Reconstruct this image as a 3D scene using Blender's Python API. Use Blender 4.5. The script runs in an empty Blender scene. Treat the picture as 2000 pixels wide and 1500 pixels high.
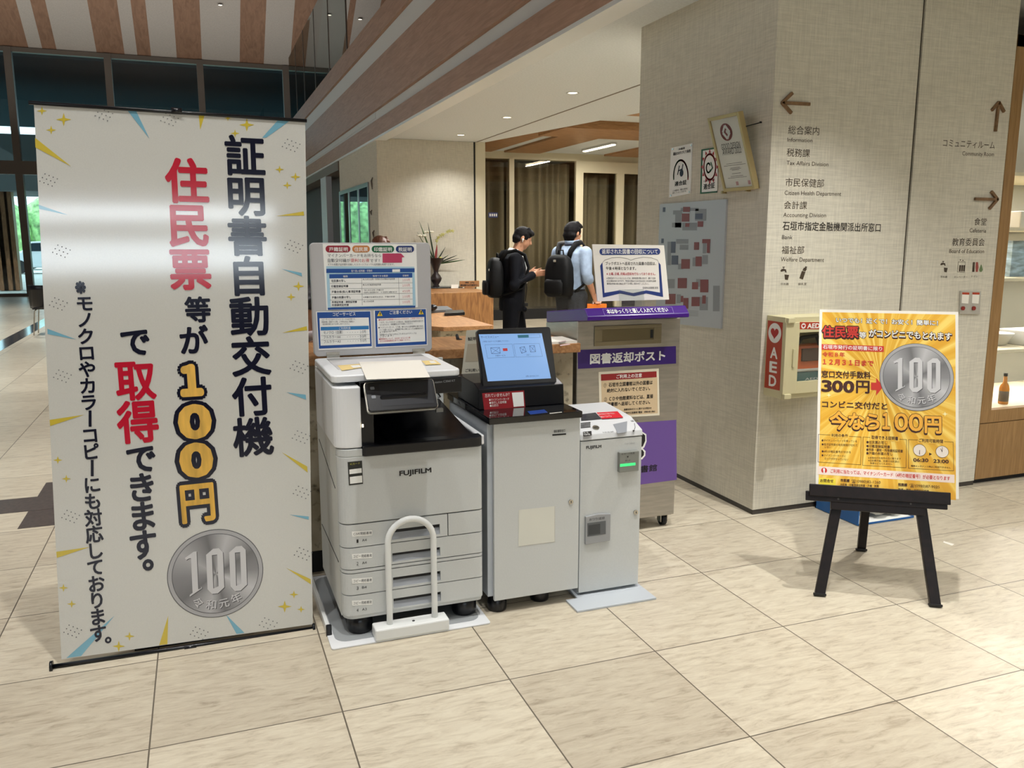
import bpy, bmesh, math, random
from mathutils import Vector, Matrix, Quaternion
random.seed(7)
S = bpy.context.scene
COL = S.collection
# ------------------------------------------------------------------ camera
FPX, CAMZ, PITCH, YAW = 1626.4, 1.567, 0.171098, 0.356949
cam = bpy.data.cameras.new('camera'); cam.sensor_fit = 'HORIZONTAL'; cam.sensor_width = 36.0
cam.lens = 36.0 * FPX / 2000.0; cam.clip_start = 0.05; cam.clip_end = 300
co = bpy.data.objects.new('camera', cam); COL.objects.link(co); S.camera = co
co.location = (0, 0, CAMZ); co.rotation_euler = (math.pi/2 - PITCH, 0, -YAW)
CAM = Vector((0, 0, CAMZ))
FW = Vector((math.sin(YAW)*math.cos(PITCH), math.cos(YAW)*math.cos(PITCH), -math.sin(PITCH)))
RT = Vector((math.cos(YAW), -math.sin(YAW), 0)); UP = RT.cross(FW)
# ------------------------------------------------------------------ world and exposure
W = bpy.data.worlds.new('World'); S.world = W; W.use_nodes = True
wn = W.node_tree.nodes; wl = W.node_tree.links
bg = wn['Background']; bg.inputs['Strength'].default_value = 4.0
bg.inputs['Color'].default_value = (0.80, 0.92, 1.0, 1)
S.view_settings.view_transform = 'Standard'; S.view_settings.look = 'None'
S.view_settings.gamma = 1.0; S.view_settings.use_curve_mapping = False
S.view_settings.exposure = 0.0
# ------------------------------------------------------------------ large lights: assumed glare strips behind the camera, plus added left and ceiling fill
def area(name, loc, target, sx, sy, power, color):
    l = bpy.data.lights.new(name, 'AREA'); l.shape = 'RECTANGLE'; l.size = sx; l.size_y = sy
    l.energy = power; l.color = color
    o = bpy.data.objects.new(name, l); COL.objects.link(o); o.location = loc
    d = Vector(target) - Vector(loc); o.rotation_euler = d.to_track_quat('-Z', 'Y').to_euler()
    return o
area('window_daylight_back_low', (-1.0, -7.3, 2.50), (-1.0, 0, 2.50), 4.4, 0.46, 66, (0.80, 0.91, 1.0))  # assumed unseen strip before the solid back wall, gives the banner its glare
area('window_daylight_back_high', (-1.0, -7.3, 3.16), (-1.0, 0, 3.16), 4.4, 0.14, 40, (0.84, 0.93, 1.0))  # thinner assumed strip for the upper banner glare; no window is built here
area('window_daylight_left', (-11.5, 6.0, 4.2), (0, 6.0, 2.0), 14.0, 5.0, 170, (0.92, 0.96, 1.0))  # added unseen side fill; the left wall has no window
area('hall_cove_uplight', (-2.0, 23.5, 4.9), (-2.0, 24.5, 12), 14.0, 1.2, 170, (1.0, 0.97, 0.92))  # added upward panel without a fixture, brightens the sloping roof
area('hall_cove_uplight_near', (-3.0, 8.0, 6.0), (-3.0, 8.0, 12), 8.0, 8.0, 160, (1.0, 0.97, 0.93))  # second added panel facing up, brightens the flat hall ceiling
WARM = (1.0, 0.985, 0.945)
sun = bpy.data.lights.new('sun', 'SUN'); sun.energy = 5.0; sun.angle = 0.01; sun.color = (1.0, 0.96, 0.9)
so = bpy.data.objects.new('sun', sun); COL.objects.link(so); so.location = (-30, 30, 30)
so.rotation_euler = Vector((0.85, 0.17, -0.5)).to_track_quat('-Z', 'Y').to_euler()
def spot(name, loc, power, color=WARM, size=118, blend=0.7, radius=0.03, target=None, parent=None):
    l = bpy.data.lights.new(name, 'SPOT'); l.energy = power; l.color = color
    l.spot_size = math.radians(size); l.spot_blend = blend; l.shadow_soft_size = radius
    o = bpy.data.objects.new(name, l); COL.objects.link(o); o.location = loc
    t = Vector(target) if target else Vector(loc) - Vector((0, 0, 1))
    o.rotation_euler = (t - Vector(loc)).to_track_quat('-Z', 'Y').to_euler()
    return o
# ------------------------------------------------------------------ pixel -> point on a known plane (2000x1500 frame)
def ray(px, py): return FW + RT*((px-1000)/FPX) - UP*((py-750)/FPX)
def onX(px, py, X): d = ray(px, py); return CAM + d*(X/d.x)
def onY(px, py, Y): d = ray(px, py); return CAM + d*(Y/d.y)
def onZ(px, py, Z=0.0): d = ray(px, py); return CAM + d*((Z-CAMZ)/d.z)
class Fr:
    """a plane: origin, unit axes u (right), v (up), n (towards the viewer)"""
    def __init__(s, O, u, v):
        s.O = Vector(O); s.u = Vector(u).normalized(); v = Vector(v)
        s.v = (v - s.u*v.dot(s.u)).normalized(); s.n = s.u.cross(s.v)
    def P(s, a, b, c=0.0): return s.O + s.u*a + s.v*b + s.n*c
    def uv(s, px, py):
        d = ray(px, py); t = (s.O - CAM).dot(s.n)/d.dot(s.n); p = CAM + d*t - s.O
        return p.dot(s.u), p.dot(s.v)
def FY(Y): return Fr((0, Y, 0), (1, 0, 0), (0, 0, 1))
def FX(X): return Fr((X, 0, 0), (0, -1, 0), (0, 0, 1))
# ------------------------------------------------------------------ materials
def lin(c):
    return tuple(((x/255)/12.92 if x/255 <= 0.04045 else ((x/255+0.055)/1.055)**2.4) for x in c) + (1.0,)
MATS = {}
def newmat(name):
    m = bpy.data.materials.new(name); m.use_nodes = True
    return m, m.node_tree.nodes, m.node_tree.links, m.node_tree.nodes['Principled BSDF']
def mat(name, c=(128, 128, 128), rough=0.5, metal=0.0, spec=0.5, noise=0.0, nscale=30.0, stretch=(1, 1, 1), bump=0.0, coat=0.0, emit=None, es=1.0):
    if name in MATS: return MATS[name]
    m, N, L, b = newmat(name)
    b.inputs['Roughness'].default_value = rough; b.inputs['Metallic'].default_value = metal
    b.inputs['Specular IOR Level'].default_value = spec; b.inputs['Coat Weight'].default_value = coat
    b.inputs['Base Color'].default_value = lin(c)
    if emit is not None:
        b.inputs['Emission Color'].default_value = lin(emit); b.inputs['Emission Strength'].default_value = es
    tc = N.new('ShaderNodeTexCoord'); mp = N.new('ShaderNodeMapping'); mp.inputs['Scale'].default_value = stretch
    nt = N.new('ShaderNodeTexNoise'); nt.inputs['Scale'].default_value = nscale; nt.inputs['Detail'].default_value = 4
    L.new(tc.outputs['Object'], mp.inputs['Vector']); L.new(mp.outputs['Vector'], nt.inputs['Vector'])
    if noise > 0:
        r = N.new('ShaderNodeValToRGB'); e = r.color_ramp.elements
        e[0].position = 0.3; e[1].position = 0.7
        e[0].color = lin([max(0, x*(1-noise)) for x in c]); e[1].color = lin([min(255, x*(1+noise)) for x in c])
        L.new(nt.outputs['Fac'], r.inputs['Fac']); L.new(r.outputs['Color'], b.inputs['Base Color'])
    if bump > 0:
        bp = N.new('ShaderNodeBump'); bp.inputs['Strength'].default_value = bump; bp.inputs['Distance'].default_value = 0.002
        L.new(nt.outputs['Fac'], bp.inputs['Height']); L.new(bp.outputs['Normal'], b.inputs['Normal'])
    MATS[name] = m
    return m
def weave(name, c, amt=0.10, sc=120.0):
    """woven wall cloth: two crossed stretched noises"""
    m, N, L, b = newmat(name); b.inputs['Roughness'].default_value = 0.85; b.inputs['Specular IOR Level'].default_value = 0.2
    tc = N.new('ShaderNodeTexCoord'); mix = N.new('ShaderNodeMath'); mix.operation = 'ADD'
    for k, s in enumerate(((1.0, 1.0, 0.06), (0.06, 0.06, 1.0))):
        mp = N.new('ShaderNodeMapping'); mp.inputs['Scale'].default_value = s
        nt = N.new('ShaderNodeTexNoise'); nt.inputs['Scale'].default_value = sc; nt.inputs['Detail'].default_value = 3
        L.new(tc.outputs['Object'], mp.inputs['Vector']); L.new(mp.outputs['Vector'], nt.inputs['Vector'])
        L.new(nt.outputs['Fac'], mix.inputs[k])
    r = N.new('ShaderNodeValToRGB'); e = r.color_ramp.elements
    mr = N.new('ShaderNodeMath'); mr.operation = 'MULTIPLY'; mr.inputs[1].default_value = 0.5
    L.new(mix.outputs[0], mr.inputs[0])
    e[0].position = 0.36; e[1].position = 0.64
    e[0].color = lin([x*(1-amt) for x in c]); e[1].color = lin([min(255, x*(1+amt)) for x in c])
    L.new(mr.outputs[0], r.inputs['Fac']); L.new(r.outputs['Color'], b.inputs['Base Color'])
    bp = N.new('ShaderNodeBump'); bp.inputs['Strength'].default_value = 0.25; bp.inputs['Distance'].default_value = 0.001
    L.new(mr.outputs[0], bp.inputs['Height']); L.new(bp.outputs['Normal'], b.inputs['Normal'])
    return m
def wood(name, c1, c2, scale=(1.5, 1.5, 14), rough=0.45, sc=3.0):
    m, N, L, b = newmat(name); b.inputs['Roughness'].default_value = rough; b.inputs['Specular IOR Level'].default_value = 0.35
    tc = N.new('ShaderNodeTexCoord'); mp = N.new('ShaderNodeMapping'); mp.inputs['Scale'].default_value = scale
    nt = N.new('ShaderNodeTexNoise'); nt.inputs['Scale'].default_value = sc; nt.inputs['Detail'].default_value = 8; nt.inputs['Distortion'].default_value = 1.2
    r = N.new('ShaderNodeValToRGB'); e = r.color_ramp.elements
    e[0].position = 0.32; e[1].position = 0.70; e[0].color = lin(c1); e[1].color = lin(c2)
    L.new(tc.outputs['Object'], mp.inputs['Vector']); L.new(mp.outputs['Vector'], nt.inputs['Vector'])
    L.new(nt.outputs['Fac'], r.inputs['Fac']); L.new(r.outputs['Color'], b.inputs['Base Color'])
    return m
def stone(name):
    m, N, L, b = newmat(name); b.inputs['Roughness'].default_value = 0.6
    tc = N.new('ShaderNodeTexCoord')
    n1 = N.new('ShaderNodeTexNoise'); n1.inputs['Scale'].default_value = 22; n1.inputs['Detail'].default_value = 8
    n2 = N.new('ShaderNodeTexNoise'); n2.inputs['Scale'].default_value = 5; n2.inputs['Detail'].default_value = 6
    r1 = N.new('ShaderNodeValToRGB'); r1.color_ramp.elements[0].position = 0.30; r1.color_ramp.elements[1].position = 0.44
    r1.color_ramp.elements[0].color = lin((92, 86, 76)); r1.color_ramp.elements[1].color = lin((200, 192, 174))
    r2 = N.new('ShaderNodeValToRGB'); r2.color_ramp.elements[0].position = 0.35; r2.color_ramp.elements[1].position = 0.7
    r2.color_ramp.elements[0].color = lin((205, 196, 178)); r2.color_ramp.elements[1].color = lin((255, 252, 244))
    mx = N.new('ShaderNodeMix'); mx.data_type = 'RGBA'; mx.blend_type = 'MULTIPLY'; mx.inputs['Factor'].default_value = 1.0
    for n, r in ((n1, r1), (n2, r2)):
        L.new(tc.outputs['Object'], n.inputs['Vector']); L.new(n.outputs['Fac'], r.inputs['Fac'])
    L.new(r1.outputs['Color'], mx.inputs['A']); L.new(r2.outputs['Color'], mx.inputs['B'])
    L.new(mx.outputs['Result'], b.inputs['Base Color'])
    return m
def glass(name, tint=(255, 255, 255), refl=0.08, rough=0.0):
    m = bpy.data.materials.new(name); m.use_nodes = True; N = m.node_tree.nodes; L = m.node_tree.links
    N.remove(N['Principled BSDF']); out = N['Material Output']
    tr = N.new('ShaderNodeBsdfTransparent'); tr.inputs['Color'].default_value = lin(tint)
    gl = N.new('ShaderNodeBsdfGlossy'); gl.inputs['Roughness'].default_value = rough
    fr = N.new('ShaderNodeFresnel'); fr.inputs['IOR'].default_value = 1.5
    mx = N.new('ShaderNodeMixShader'); mxx = N.new('ShaderNodeMath'); mxx.operation = 'MAXIMUM'; mxx.inputs[1].default_value = refl
    ge = N.new('ShaderNodeNewGeometry'); ior = N.new('ShaderNodeMath'); ior.operation = 'MULTIPLY_ADD'; ior.inputs[1].default_value = 1/1.5-1.5; ior.inputs[2].default_value = 1.5
    L.new(ge.outputs['Backfacing'], ior.inputs[0]); L.new(ior.outputs[0], fr.inputs['IOR'])
    L.new(fr.outputs[0], mxx.inputs[0]); L.new(mxx.outputs[0], mx.inputs['Fac'])
    L.new(tr.outputs[0], mx.inputs[1]); L.new(gl.outputs[0], mx.inputs[2]); L.new(mx.outputs[0], out.inputs['Surface'])
    return m
def floor_mat():
    m, N, L, b = newmat('travertine floor tiles'); b.inputs['Roughness'].default_value = 0.33; b.inputs['Specular IOR Level'].default_value = 0.45
    tc = N.new('ShaderNodeTexCoord'); sx = N.new('ShaderNodeSeparateXYZ'); L.new(tc.outputs['Object'], sx.inputs[0])
    def M(op, a, bb=None, c=None):
        n = N.new('ShaderNodeMath'); n.operation = op
        for i, v in enumerate((a, bb, c)):
            if v is None: continue
            if isinstance(v, (int, float)): n.inputs[i].default_value = v
            else: L.new(v, n.inputs[i])
        return n.outputs[0]
    T = 0.6
    ax = M('DIVIDE', M('ADD', sx.outputs['X'], 0.234), T); ay = M('DIVIDE', M('ADD', sx.outputs['Y'], -2.016), T)
    fx = M('FRACT', ax); fy = M('FRACT', ay)
    dx = M('MINIMUM', fx, M('SUBTRACT', 1.0, fx)); dy = M('MINIMUM', fy, M('SUBTRACT', 1.0, fy))
    g = M('LESS_THAN', M('MINIMUM', dx, dy), 0.0042)
    cmb = N.new('ShaderNodeCombineXYZ'); L.new(M('FLOOR', ax), cmb.inputs[0]); L.new(M('FLOOR', ay), cmb.inputs[1])
    wh = N.new('ShaderNodeTexWhiteNoise'); wh.noise_dimensions = '2D'; L.new(cmb.outputs[0], wh.inputs['Vector'])
    off = N.new('ShaderNodeVectorMath'); off.operation = 'SCALE'; off.inputs['Scale'].default_value = 13.7; L.new(wh.outputs['Color'], off.inputs[0])
    add = N.new('ShaderNodeVectorMath'); L.new(tc.outputs['Object'], add.inputs[0]); L.new(off.outputs[0], add.inputs[1])
    mp = N.new('ShaderNodeMapping'); mp.inputs['Scale'].default_value = (1.0, 4.2, 1); mp.inputs['Rotation'].default_value = (0, 0, 0.12); L.new(add.outputs[0], mp.inputs['Vector'])
    n1 = N.new('ShaderNodeTexNoise'); n1.inputs['Scale'].default_value = 9; n1.inputs['Detail'].default_value = 9; n1.inputs['Roughness'].default_value = 0.68; n1.inputs['Distortion'].default_value = 0.6
    L.new(mp.outputs['Vector'], n1.inputs['Vector'])
    r = N.new('ShaderNodeValToRGB'); e = r.color_ramp.elements
    e[0].position = 0.30; e[1].position = 0.62; e[0].color = lin((166, 156, 139)); e[1].color = lin((208, 201, 184))
    k = e.new(0.46); k.color = lin((196, 187, 170))
    L.new(n1.outputs['Fac'], r.inputs['Fac'])
    tint = N.new('ShaderNodeMix'); tint.data_type = 'RGBA'; tint.blend_type = 'MULTIPLY'; tint.inputs['Factor'].default_value = 1.0
    tr = N.new('ShaderNodeValToRGB'); tr.color_ramp.elements[0].color = lin((232, 228, 222)); tr.color_ramp.elements[1].color = lin((255, 253, 248))
    L.new(wh.outputs['Value'], tr.inputs['Fac']); L.new(r.outputs['Color'], tint.inputs['A']); L.new(tr.outputs['Color'], tint.inputs['B'])
    mx = N.new('ShaderNodeMix'); mx.data_type = 'RGBA'; mx.inputs['B'].default_value = lin((98, 90, 78))
    L.new(g, mx.inputs['Factor']); L.new(tint.outputs['Result'], mx.inputs['A']); L.new(mx.outputs['Result'], b.inputs['Base Color'])
    bp = N.new('ShaderNodeBump'); bp.inputs['Strength'].default_value = 0.12; bp.inputs['Distance'].default_value = 0.003
    L.new(n1.outputs['Fac'], bp.inputs['Height']); L.new(bp.outputs['Normal'], b.inputs['Normal'])
    return m
# ------------------------------------------------------------------ mesh building
class B:
    def __init__(s): s.bm = bmesh.new(); s.mi = 0
    def face(s, pts):
        try:
            f = s.bm.faces.new([s.bm.verts.new(Vector(p)) for p in pts]); f.material_index = s.mi; return f
        except ValueError: return None
    def hexa(s, p):   # p: 8 points, bottom 4 then top 4 (same order)
        v = [s.bm.verts.new(Vector(q)) for q in p]
        for q in ((3, 2, 1, 0), (4, 5, 6, 7), (0, 1, 5, 4), (1, 2, 6, 5), (2, 3, 7, 6), (3, 0, 4, 7)):
            f = s.bm.faces.new([v[i] for i in q]); f.material_index = s.mi
        return s
    def box(s, x0, x1, y0, y1, z0, z1):
        return s.hexa([(x0, y0, z0), (x1, y0, z0), (x1, y1, z0), (x0, y1, z0), (x0, y0, z1), (x1, y0, z1), (x1, y1, z1), (x0, y1, z1)])
    def fbox(s, fr, a0, a1, b0, b1, c0, c1):
        return s.hexa([fr.P(a0, b0, c1), fr.P(a1, b0, c1), fr.P(a1, b0, c0), fr.P(a0, b0, c0), fr.P(a0, b1, c1), fr.P(a1, b1, c1), fr.P(a1, b1, c0), fr.P(a0, b1, c0)])
    def prism(s, loop, vec):
        """closed planar loop of points swept by vec"""
        vec = Vector(vec); a = [s.bm.verts.new(Vector(p)) for p in loop]; b = [s.bm.verts.new(Vector(p)+vec) for p in loop]
        n = len(a)
        for f in [a[::-1], b] + [[a[i], a[(i+1) % n], b[(i+1) % n], b[i]] for i in range(n)]:
            g = s.bm.faces.new(f); g.material_index = s.mi
        return s
    def flat(s, fr, poly, c=0.0): s.face([fr.P(a, b, c) for a, b in poly]); return s
    def ring(s, c, t, r, seg, up=None):
        t = Vector(t).normalized(); x = t.orthogonal().normalized() if up is None else Vector(up).cross(t).normalized()
        y = t.cross(x)
        if isinstance(r, (int, float)): r = (r, r)
        return [s.bm.verts.new(Vector(c) + x*math.cos(2*math.pi*i/seg)*r[0] + y*math.sin(2*math.pi*i/seg)*r[1]) for i in range(seg)]
    def skin(s, rings, closed=False, caps=True):
        n = len(rings[0]); m = len(rings)
        for k in range(m if closed else m-1):
            a, b = rings[k], rings[(k+1) % m]
            for i in range(n):
                f = s.bm.faces.new([a[i], a[(i+1) % n], b[(i+1) % n], b[i]]); f.material_index = s.mi; f.smooth = True
        if caps and not closed:
            for q in (rings[0][::-1], rings[-1]):
                f = s.bm.faces.new(q); f.material_index = s.mi
        return s
    def tube(s, pts, r, seg=10, up=None, closed=False):
        P = [Vector(p) for p in pts]; R = []; x = None
        for i, p in enumerate(P):
            if closed: t = P[(i+1) % len(P)] - P[i-1]
            else: t = (P[min(i+1, len(P)-1)] - P[max(i-1, 0)])
            t.normalize()
            if x is None: x = (Vector(up).cross(t) if up is not None else t.orthogonal()).normalized()
            x = (x - t*x.dot(t)).normalized(); y = t.cross(x)
            rr = r[i] if isinstance(r, list) else r
            if isinstance(rr, (int, float)): rr = (rr, rr)
            R.append([s.bm.verts.new(p + x*math.cos(2*math.pi*k/seg)*rr[0] + y*math.sin(2*math.pi*k/seg)*rr[1]) for k in range(seg)])
        return s.skin(R, closed)
    def cyl(s, a, b, r, seg=20, r2=None): return s.tube([a, b], [r, r if r2 is None else r2], seg)
    def lathe(s, c, prof, seg=24):
        c = Vector(c); R = [[s.bm.verts.new(c + Vector((r*math.cos(2*math.pi*i/seg), r*math.sin(2*math.pi*i/seg), z))) for i in range(seg)] for r, z in prof]
        return s.skin(R)
    def ball(s, c, r, rot=None, nu=14, nv=9):
        if isinstance(r, (int, float)): r = (r, r, r)
        q = rot if rot is not None else Matrix.Identity(3)
        R = []
        for j in range(nv):
            th = math.pi*(j+0.5)/nv
            R.append([s.bm.verts.new(Vector(c) + q @ Vector((r[0]*math.sin(th)*math.cos(2*math.pi*i/nu), r[1]*math.sin(th)*math.sin(2*math.pi*i/nu), -r[2]*math.cos(th)))) for i in range(nu)])
        return s.skin(R)
    def caps(s, pts, radii, seg=12):
        """tapered round-ended limb"""
        P = [Vector(p) for p in pts]; s.tube(P, list(radii), seg)
        for p, r in zip(P, radii): s.ball(p, r if isinstance(r, (int, float)) else (min(r),)*3, nu=seg, nv=7)
        return s
def rrect(a0, a1, b0, b1, r, seg=5):
    o = []
    for cx, cy, s0 in ((a1-r, b1-r, 0), (a0+r, b1-r, 90), (a0+r, b0+r, 180), (a1-r, b0+r, 270)):
        for k in range(seg+1):
            t = math.radians(s0 + 90*k/seg); o.append((cx + r*math.cos(t), cy + r*math.sin(t)))
    return o
def disc(cu, cv, ra, rb=None, seg=40):
    rb = ra if rb is None else rb
    return [(cu + ra*math.cos(2*math.pi*i/seg), cv + rb*math.sin(2*math.pi*i/seg)) for i in range(seg)]
def obj(name, b, m, parent=None, bevel=0.0, seg=2, smooth=False, recalc=True, origin=None):
    bm = b.bm
    if recalc: bmesh.ops.recalc_face_normals(bm, faces=bm.faces[:])
    off = Vector((0, 0, 0))
    if parent is not None: off = OFF[parent.name]
    elif origin is not None: off = Vector(origin)
    elif len(bm.verts):
        lo = [min(v.co[i] for v in bm.verts) for i in range(3)]; hi = [max(v.co[i] for v in bm.verts) for i in range(3)]
        off = Vector(((lo[0]+hi[0])/2, (lo[1]+hi[1])/2, lo[2]))
    bmesh.ops.translate(bm, verts=bm.verts[:], vec=-off)
    me = bpy.data.meshes.new(name); bm.to_mesh(me); bm.free()
    for k in (m if isinstance(m, (list, tuple)) else [m]): me.materials.append(k)
    if smooth:
        for p in me.polygons: p.use_smooth = True
    o = bpy.data.objects.new(name, me); COL.objects.link(o)
    OFF[o.name] = off
    if parent is not None: o.parent = parent
    else: o.location = off
    if bevel > 0:
        md = o.modifiers.new('bevel', 'BEVEL'); md.width = bevel; md.segments = seg; md.limit_method = 'ANGLE'; md.angle_limit = math.radians(40)
    return o
OFF = {}
def tag(o, label, cat, group=None, kind=None):
    o['label'] = label; o['category'] = cat
    if group: o['group'] = group
    if kind: o['kind'] = kind
    return o
def struct(name, b, m, parent=None, **k):
    o = obj(name, b, m, parent, **k)
    if parent is None: o['kind'] = 'structure'
    return o
def thing(name, label, cat, loc, group=None):
    o = bpy.data.objects.new(name, None); COL.objects.link(o); o.location = loc; o.empty_display_size = 0.1
    OFF[o.name] = Vector(loc)
    return tag(o, label, cat, group)
# ------------------------------------------------------------------ lettering
TS = bpy.data.scenes.new('lettering_scratch')
TCU = bpy.data.curves.new('lettering_scratch', 'FONT'); TOB = bpy.data.objects.new('lettering_scratch', TCU); TS.collection.objects.link(TOB)
TS.view_layers[0].update(); TDG = TS.view_layers[0].depsgraph
TCACHE = {}
def glyphs(t):
    if t not in TCACHE:
        TCU.body = t; TCU.size = 1.0; TCU.resolution_u = 3; TCU.fill_mode = 'FRONT'
        TS.view_layers[0].update(); me = bpy.data.meshes.new_from_object(TOB.evaluated_get(TS.view_layers[0].depsgraph))
        vs = [(v.co.x, v.co.y) for v in me.vertices]; fs = [tuple(p.vertices) for p in me.polygons]
        bpy.data.meshes.remove(me); TCACHE[t] = (vs, fs)
    return TCACHE[t]
def put_text(b, fr, t, p0, p1, h, bold=0.0, c=0.0):
    """text between frame points p0 and p1 (its bottom left and bottom right), h tall; bold thickens the strokes"""
    vs, fs = glyphs(t)
    if not vs: return
    x0 = min(v[0] for v in vs); x1 = max(v[0] for v in vs)
    cjk = any(ord(ch) > 0x2E00 for ch in t)
    y0, y1 = (-0.08, 0.845) if cjk else (0.0, 0.73)
    e = Vector((p1[0]-p0[0], p1[1]-p0[1])); w = e.length
    if x1 - x0 < 1e-4: return
    e /= w; f = Vector((-e.y, e.x)); sx = w/(x1-x0); sy = h/(y1-y0)
    n = 0 if bold <= 0 else (4 if bold < .016 else 8 if bold < .05 else 14)
    shifts = [(0, 0)] + [(bold*math.cos(2*math.pi*k/n+.4), bold*math.sin(2*math.pi*k/n+.4)) for k in range(n)]
    if bold >= .05: shifts += [(bold*.55*math.cos(2*math.pi*k/8), bold*.55*math.sin(2*math.pi*k/8)) for k in range(8)]
    for j, (ox, oy) in enumerate(shifts):
        V = []
        for x, y in vs:
            q = Vector(p0) + e*((x-x0+ox)*sx) + f*((y-y0+oy)*sy); V.append(b.bm.verts.new(fr.P(q.x, q.y, c+j*2e-6)))
        for q in fs:
            try:
                g = b.bm.faces.new([V[i] for i in q]); g.material_index = b.mi
                g.normal_update()
                if g.normal.dot(fr.n) < 0: g.normal_flip()
            except ValueError: pass
def text_px(b, fr, t, xl, yl, xr, yr, hpx, bold=0.0, c=0.0):
    p0 = fr.uv(xl, yl); p1 = fr.uv(xr, yr); mx, my = (xl+xr)/2, (yl+yr)/2
    q0 = fr.uv(mx, my); q1 = fr.uv(mx, my-hpx)
    put_text(b, fr, t, p0, p1, math.hypot(q1[0]-q0[0], q1[1]-q0[1]), bold, c)
def letters(name, parent, fr, m, items, c=0.0015, bold=0.0, split=False):
    """items: (text, xl, yl, xr, yr, height) in photograph pixels; split: each phrase a part of its own"""
    if split: return [letters(name, parent, fr, m, [it], c, bold) for it in items][-1]
    b = B()
    for it in items: text_px(b, fr, *it[:6], bold=(it[6] if len(it) > 6 else bold), c=c)
    return obj(name, b, m, parent, recalc=False)
def pxpoly(b, fr, pts, c): b.flat(fr, [fr.uv(x, y) for x, y in pts], c)
def decal(name, parent, fr, m, polys, c=0.001):
    b = B()
    for p in polys: pxpoly(b, fr, p, c)
    for f in b.bm.faces:
        f.normal_update()
        if f.normal.dot(fr.n) < 0: f.normal_flip()
    return obj(name, b, m, parent, recalc=False)
def line_px(b, fr, pts, w, c, closed=False):
    """thin printed line through pixel points"""
    P = [Vector(fr.uv(x, y)) for x, y in pts]
    n = len(P)
    for i in range(n if closed else n-1):
        a, d = P[i], P[(i+1) % n]; t = (d-a)
        if t.length < 1e-6: continue
        t.normalize(); q = Vector((-t.y, t.x))*w/2; a2 = a - t*w/2; d2 = d + t*w/2
        b.flat(fr, [a2-q, d2-q, d2+q, a2+q], c)
# ================================================================== materials in use
M_floor = floor_mat()
M_cloth = weave('woven wall cloth', (204, 199, 184), .05, 150.0)
M_ceil = mat('matt ceiling paint', (212, 216, 216), 0.9, spec=0.1, noise=0.03, nscale=60)
M_white = mat('white enamel', (222, 224, 222), 0.35)
M_mach = mat('warm grey machine shell', (196, 199, 198), 0.42, noise=0.012, nscale=200)
M_mach2 = mat('cool grey machine shell', (182, 188, 194), 0.42)
M_scan = mat('scanner white', (232, 234, 236), 0.35)
M_lid = mat('cover grey', (184, 183, 184), 0.5)
M_black = mat('black plastic', (14, 15, 20), 0.28)
M_blackm = mat('matt black', (18, 18, 20), 0.6)
M_rod = mat('black painted rod', (10, 12, 18), 0.3)
M_gloss = mat('gloss black top', (8, 9, 14), 0.06, coat=0.3)
M_dark = mat('dark gap', (22, 22, 24), 0.7)
M_chrome = mat('brushed steel', (190, 186, 176), 0.25, 1.0)
M_steel = mat('stainless sheet', (176, 172, 164), 0.34, 0.85, noise=0.05, nscale=8, stretch=(1, 1, 8))
M_alu = mat('pale aluminium', (186, 182, 172), 0.5, 0.2)
M_oak = wood('oak counter', (146, 102, 64), (184, 138, 92), (14, 1.6, 14))
M_oakv = wood('oak front', (116, 78, 44), (160, 114, 68), (7, 7, 1.2))
M_case = wood('light oak case', (138, 106, 66), (160, 126, 84), (16, 16, 1.2))
M_beam = wood('cedar beam', (146, 106, 70), (180, 136, 92), (1.5, 12, 12))
M_fascia = wood('fascia board', (156, 122, 100), (178, 142, 118), (10, 0.7, 10), 0.5)
M_roofw = wood('roof board', (128, 98, 78), (150, 116, 94), (3, 1, 1), 0.6)
M_roofp = mat('roof plaster', (176, 168, 160), 0.9, spec=0.1, noise=0.03, nscale=40)
M_pale = mat('pale fascia strip', (214, 213, 210), 0.6)
M_stone = stone('coral stone')
M_inlay = mat('dark stone inlay', (74, 64, 60), 0.35, noise=0.18, nscale=40)
M_base = mat('dark skirting', (62, 57, 52), 0.45)
M_mull = mat('bronze mullion', (98, 90, 82), 0.5, 0.2)
M_frame = mat('cream door frame', (214, 206, 180), 0.5)
M_glass = glass('window glass', (214, 232, 236), 0.07)
M_lglass = glass('lounge glass', (236, 234, 226), 0.08)
M_bal = glass('balustrade glass', (176, 196, 196), 0.10)
M_clear = glass('clear acrylic', (250, 252, 252), 0.08)
M_grey = mat('dark room wall', (96, 94, 92), 0.9)
M_paper = mat('paper', (236, 232, 222), 0.7, spec=0.2)
M_print_w = mat('printed white', (238, 238, 234), 0.6, spec=0.3)
M_navy = mat('printed navy', (16, 20, 42), 0.5)
M_red = mat('printed red', (186, 24, 48), 0.5)
M_blk = mat('printed black', (18, 14, 14), 0.6)
M_brown = mat('wall lettering brown', (66, 54, 40), 0.6)
M_arrow = wood('walnut arrow', (110, 84, 58), (140, 108, 76), (9, 9, 9))
def bright(name, c, e): return mat(name, (255, 255, 255), 0.5, emit=c, es=e)
M_led = bright('lamp diffuser', (255, 236, 200), 6.0)

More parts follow.
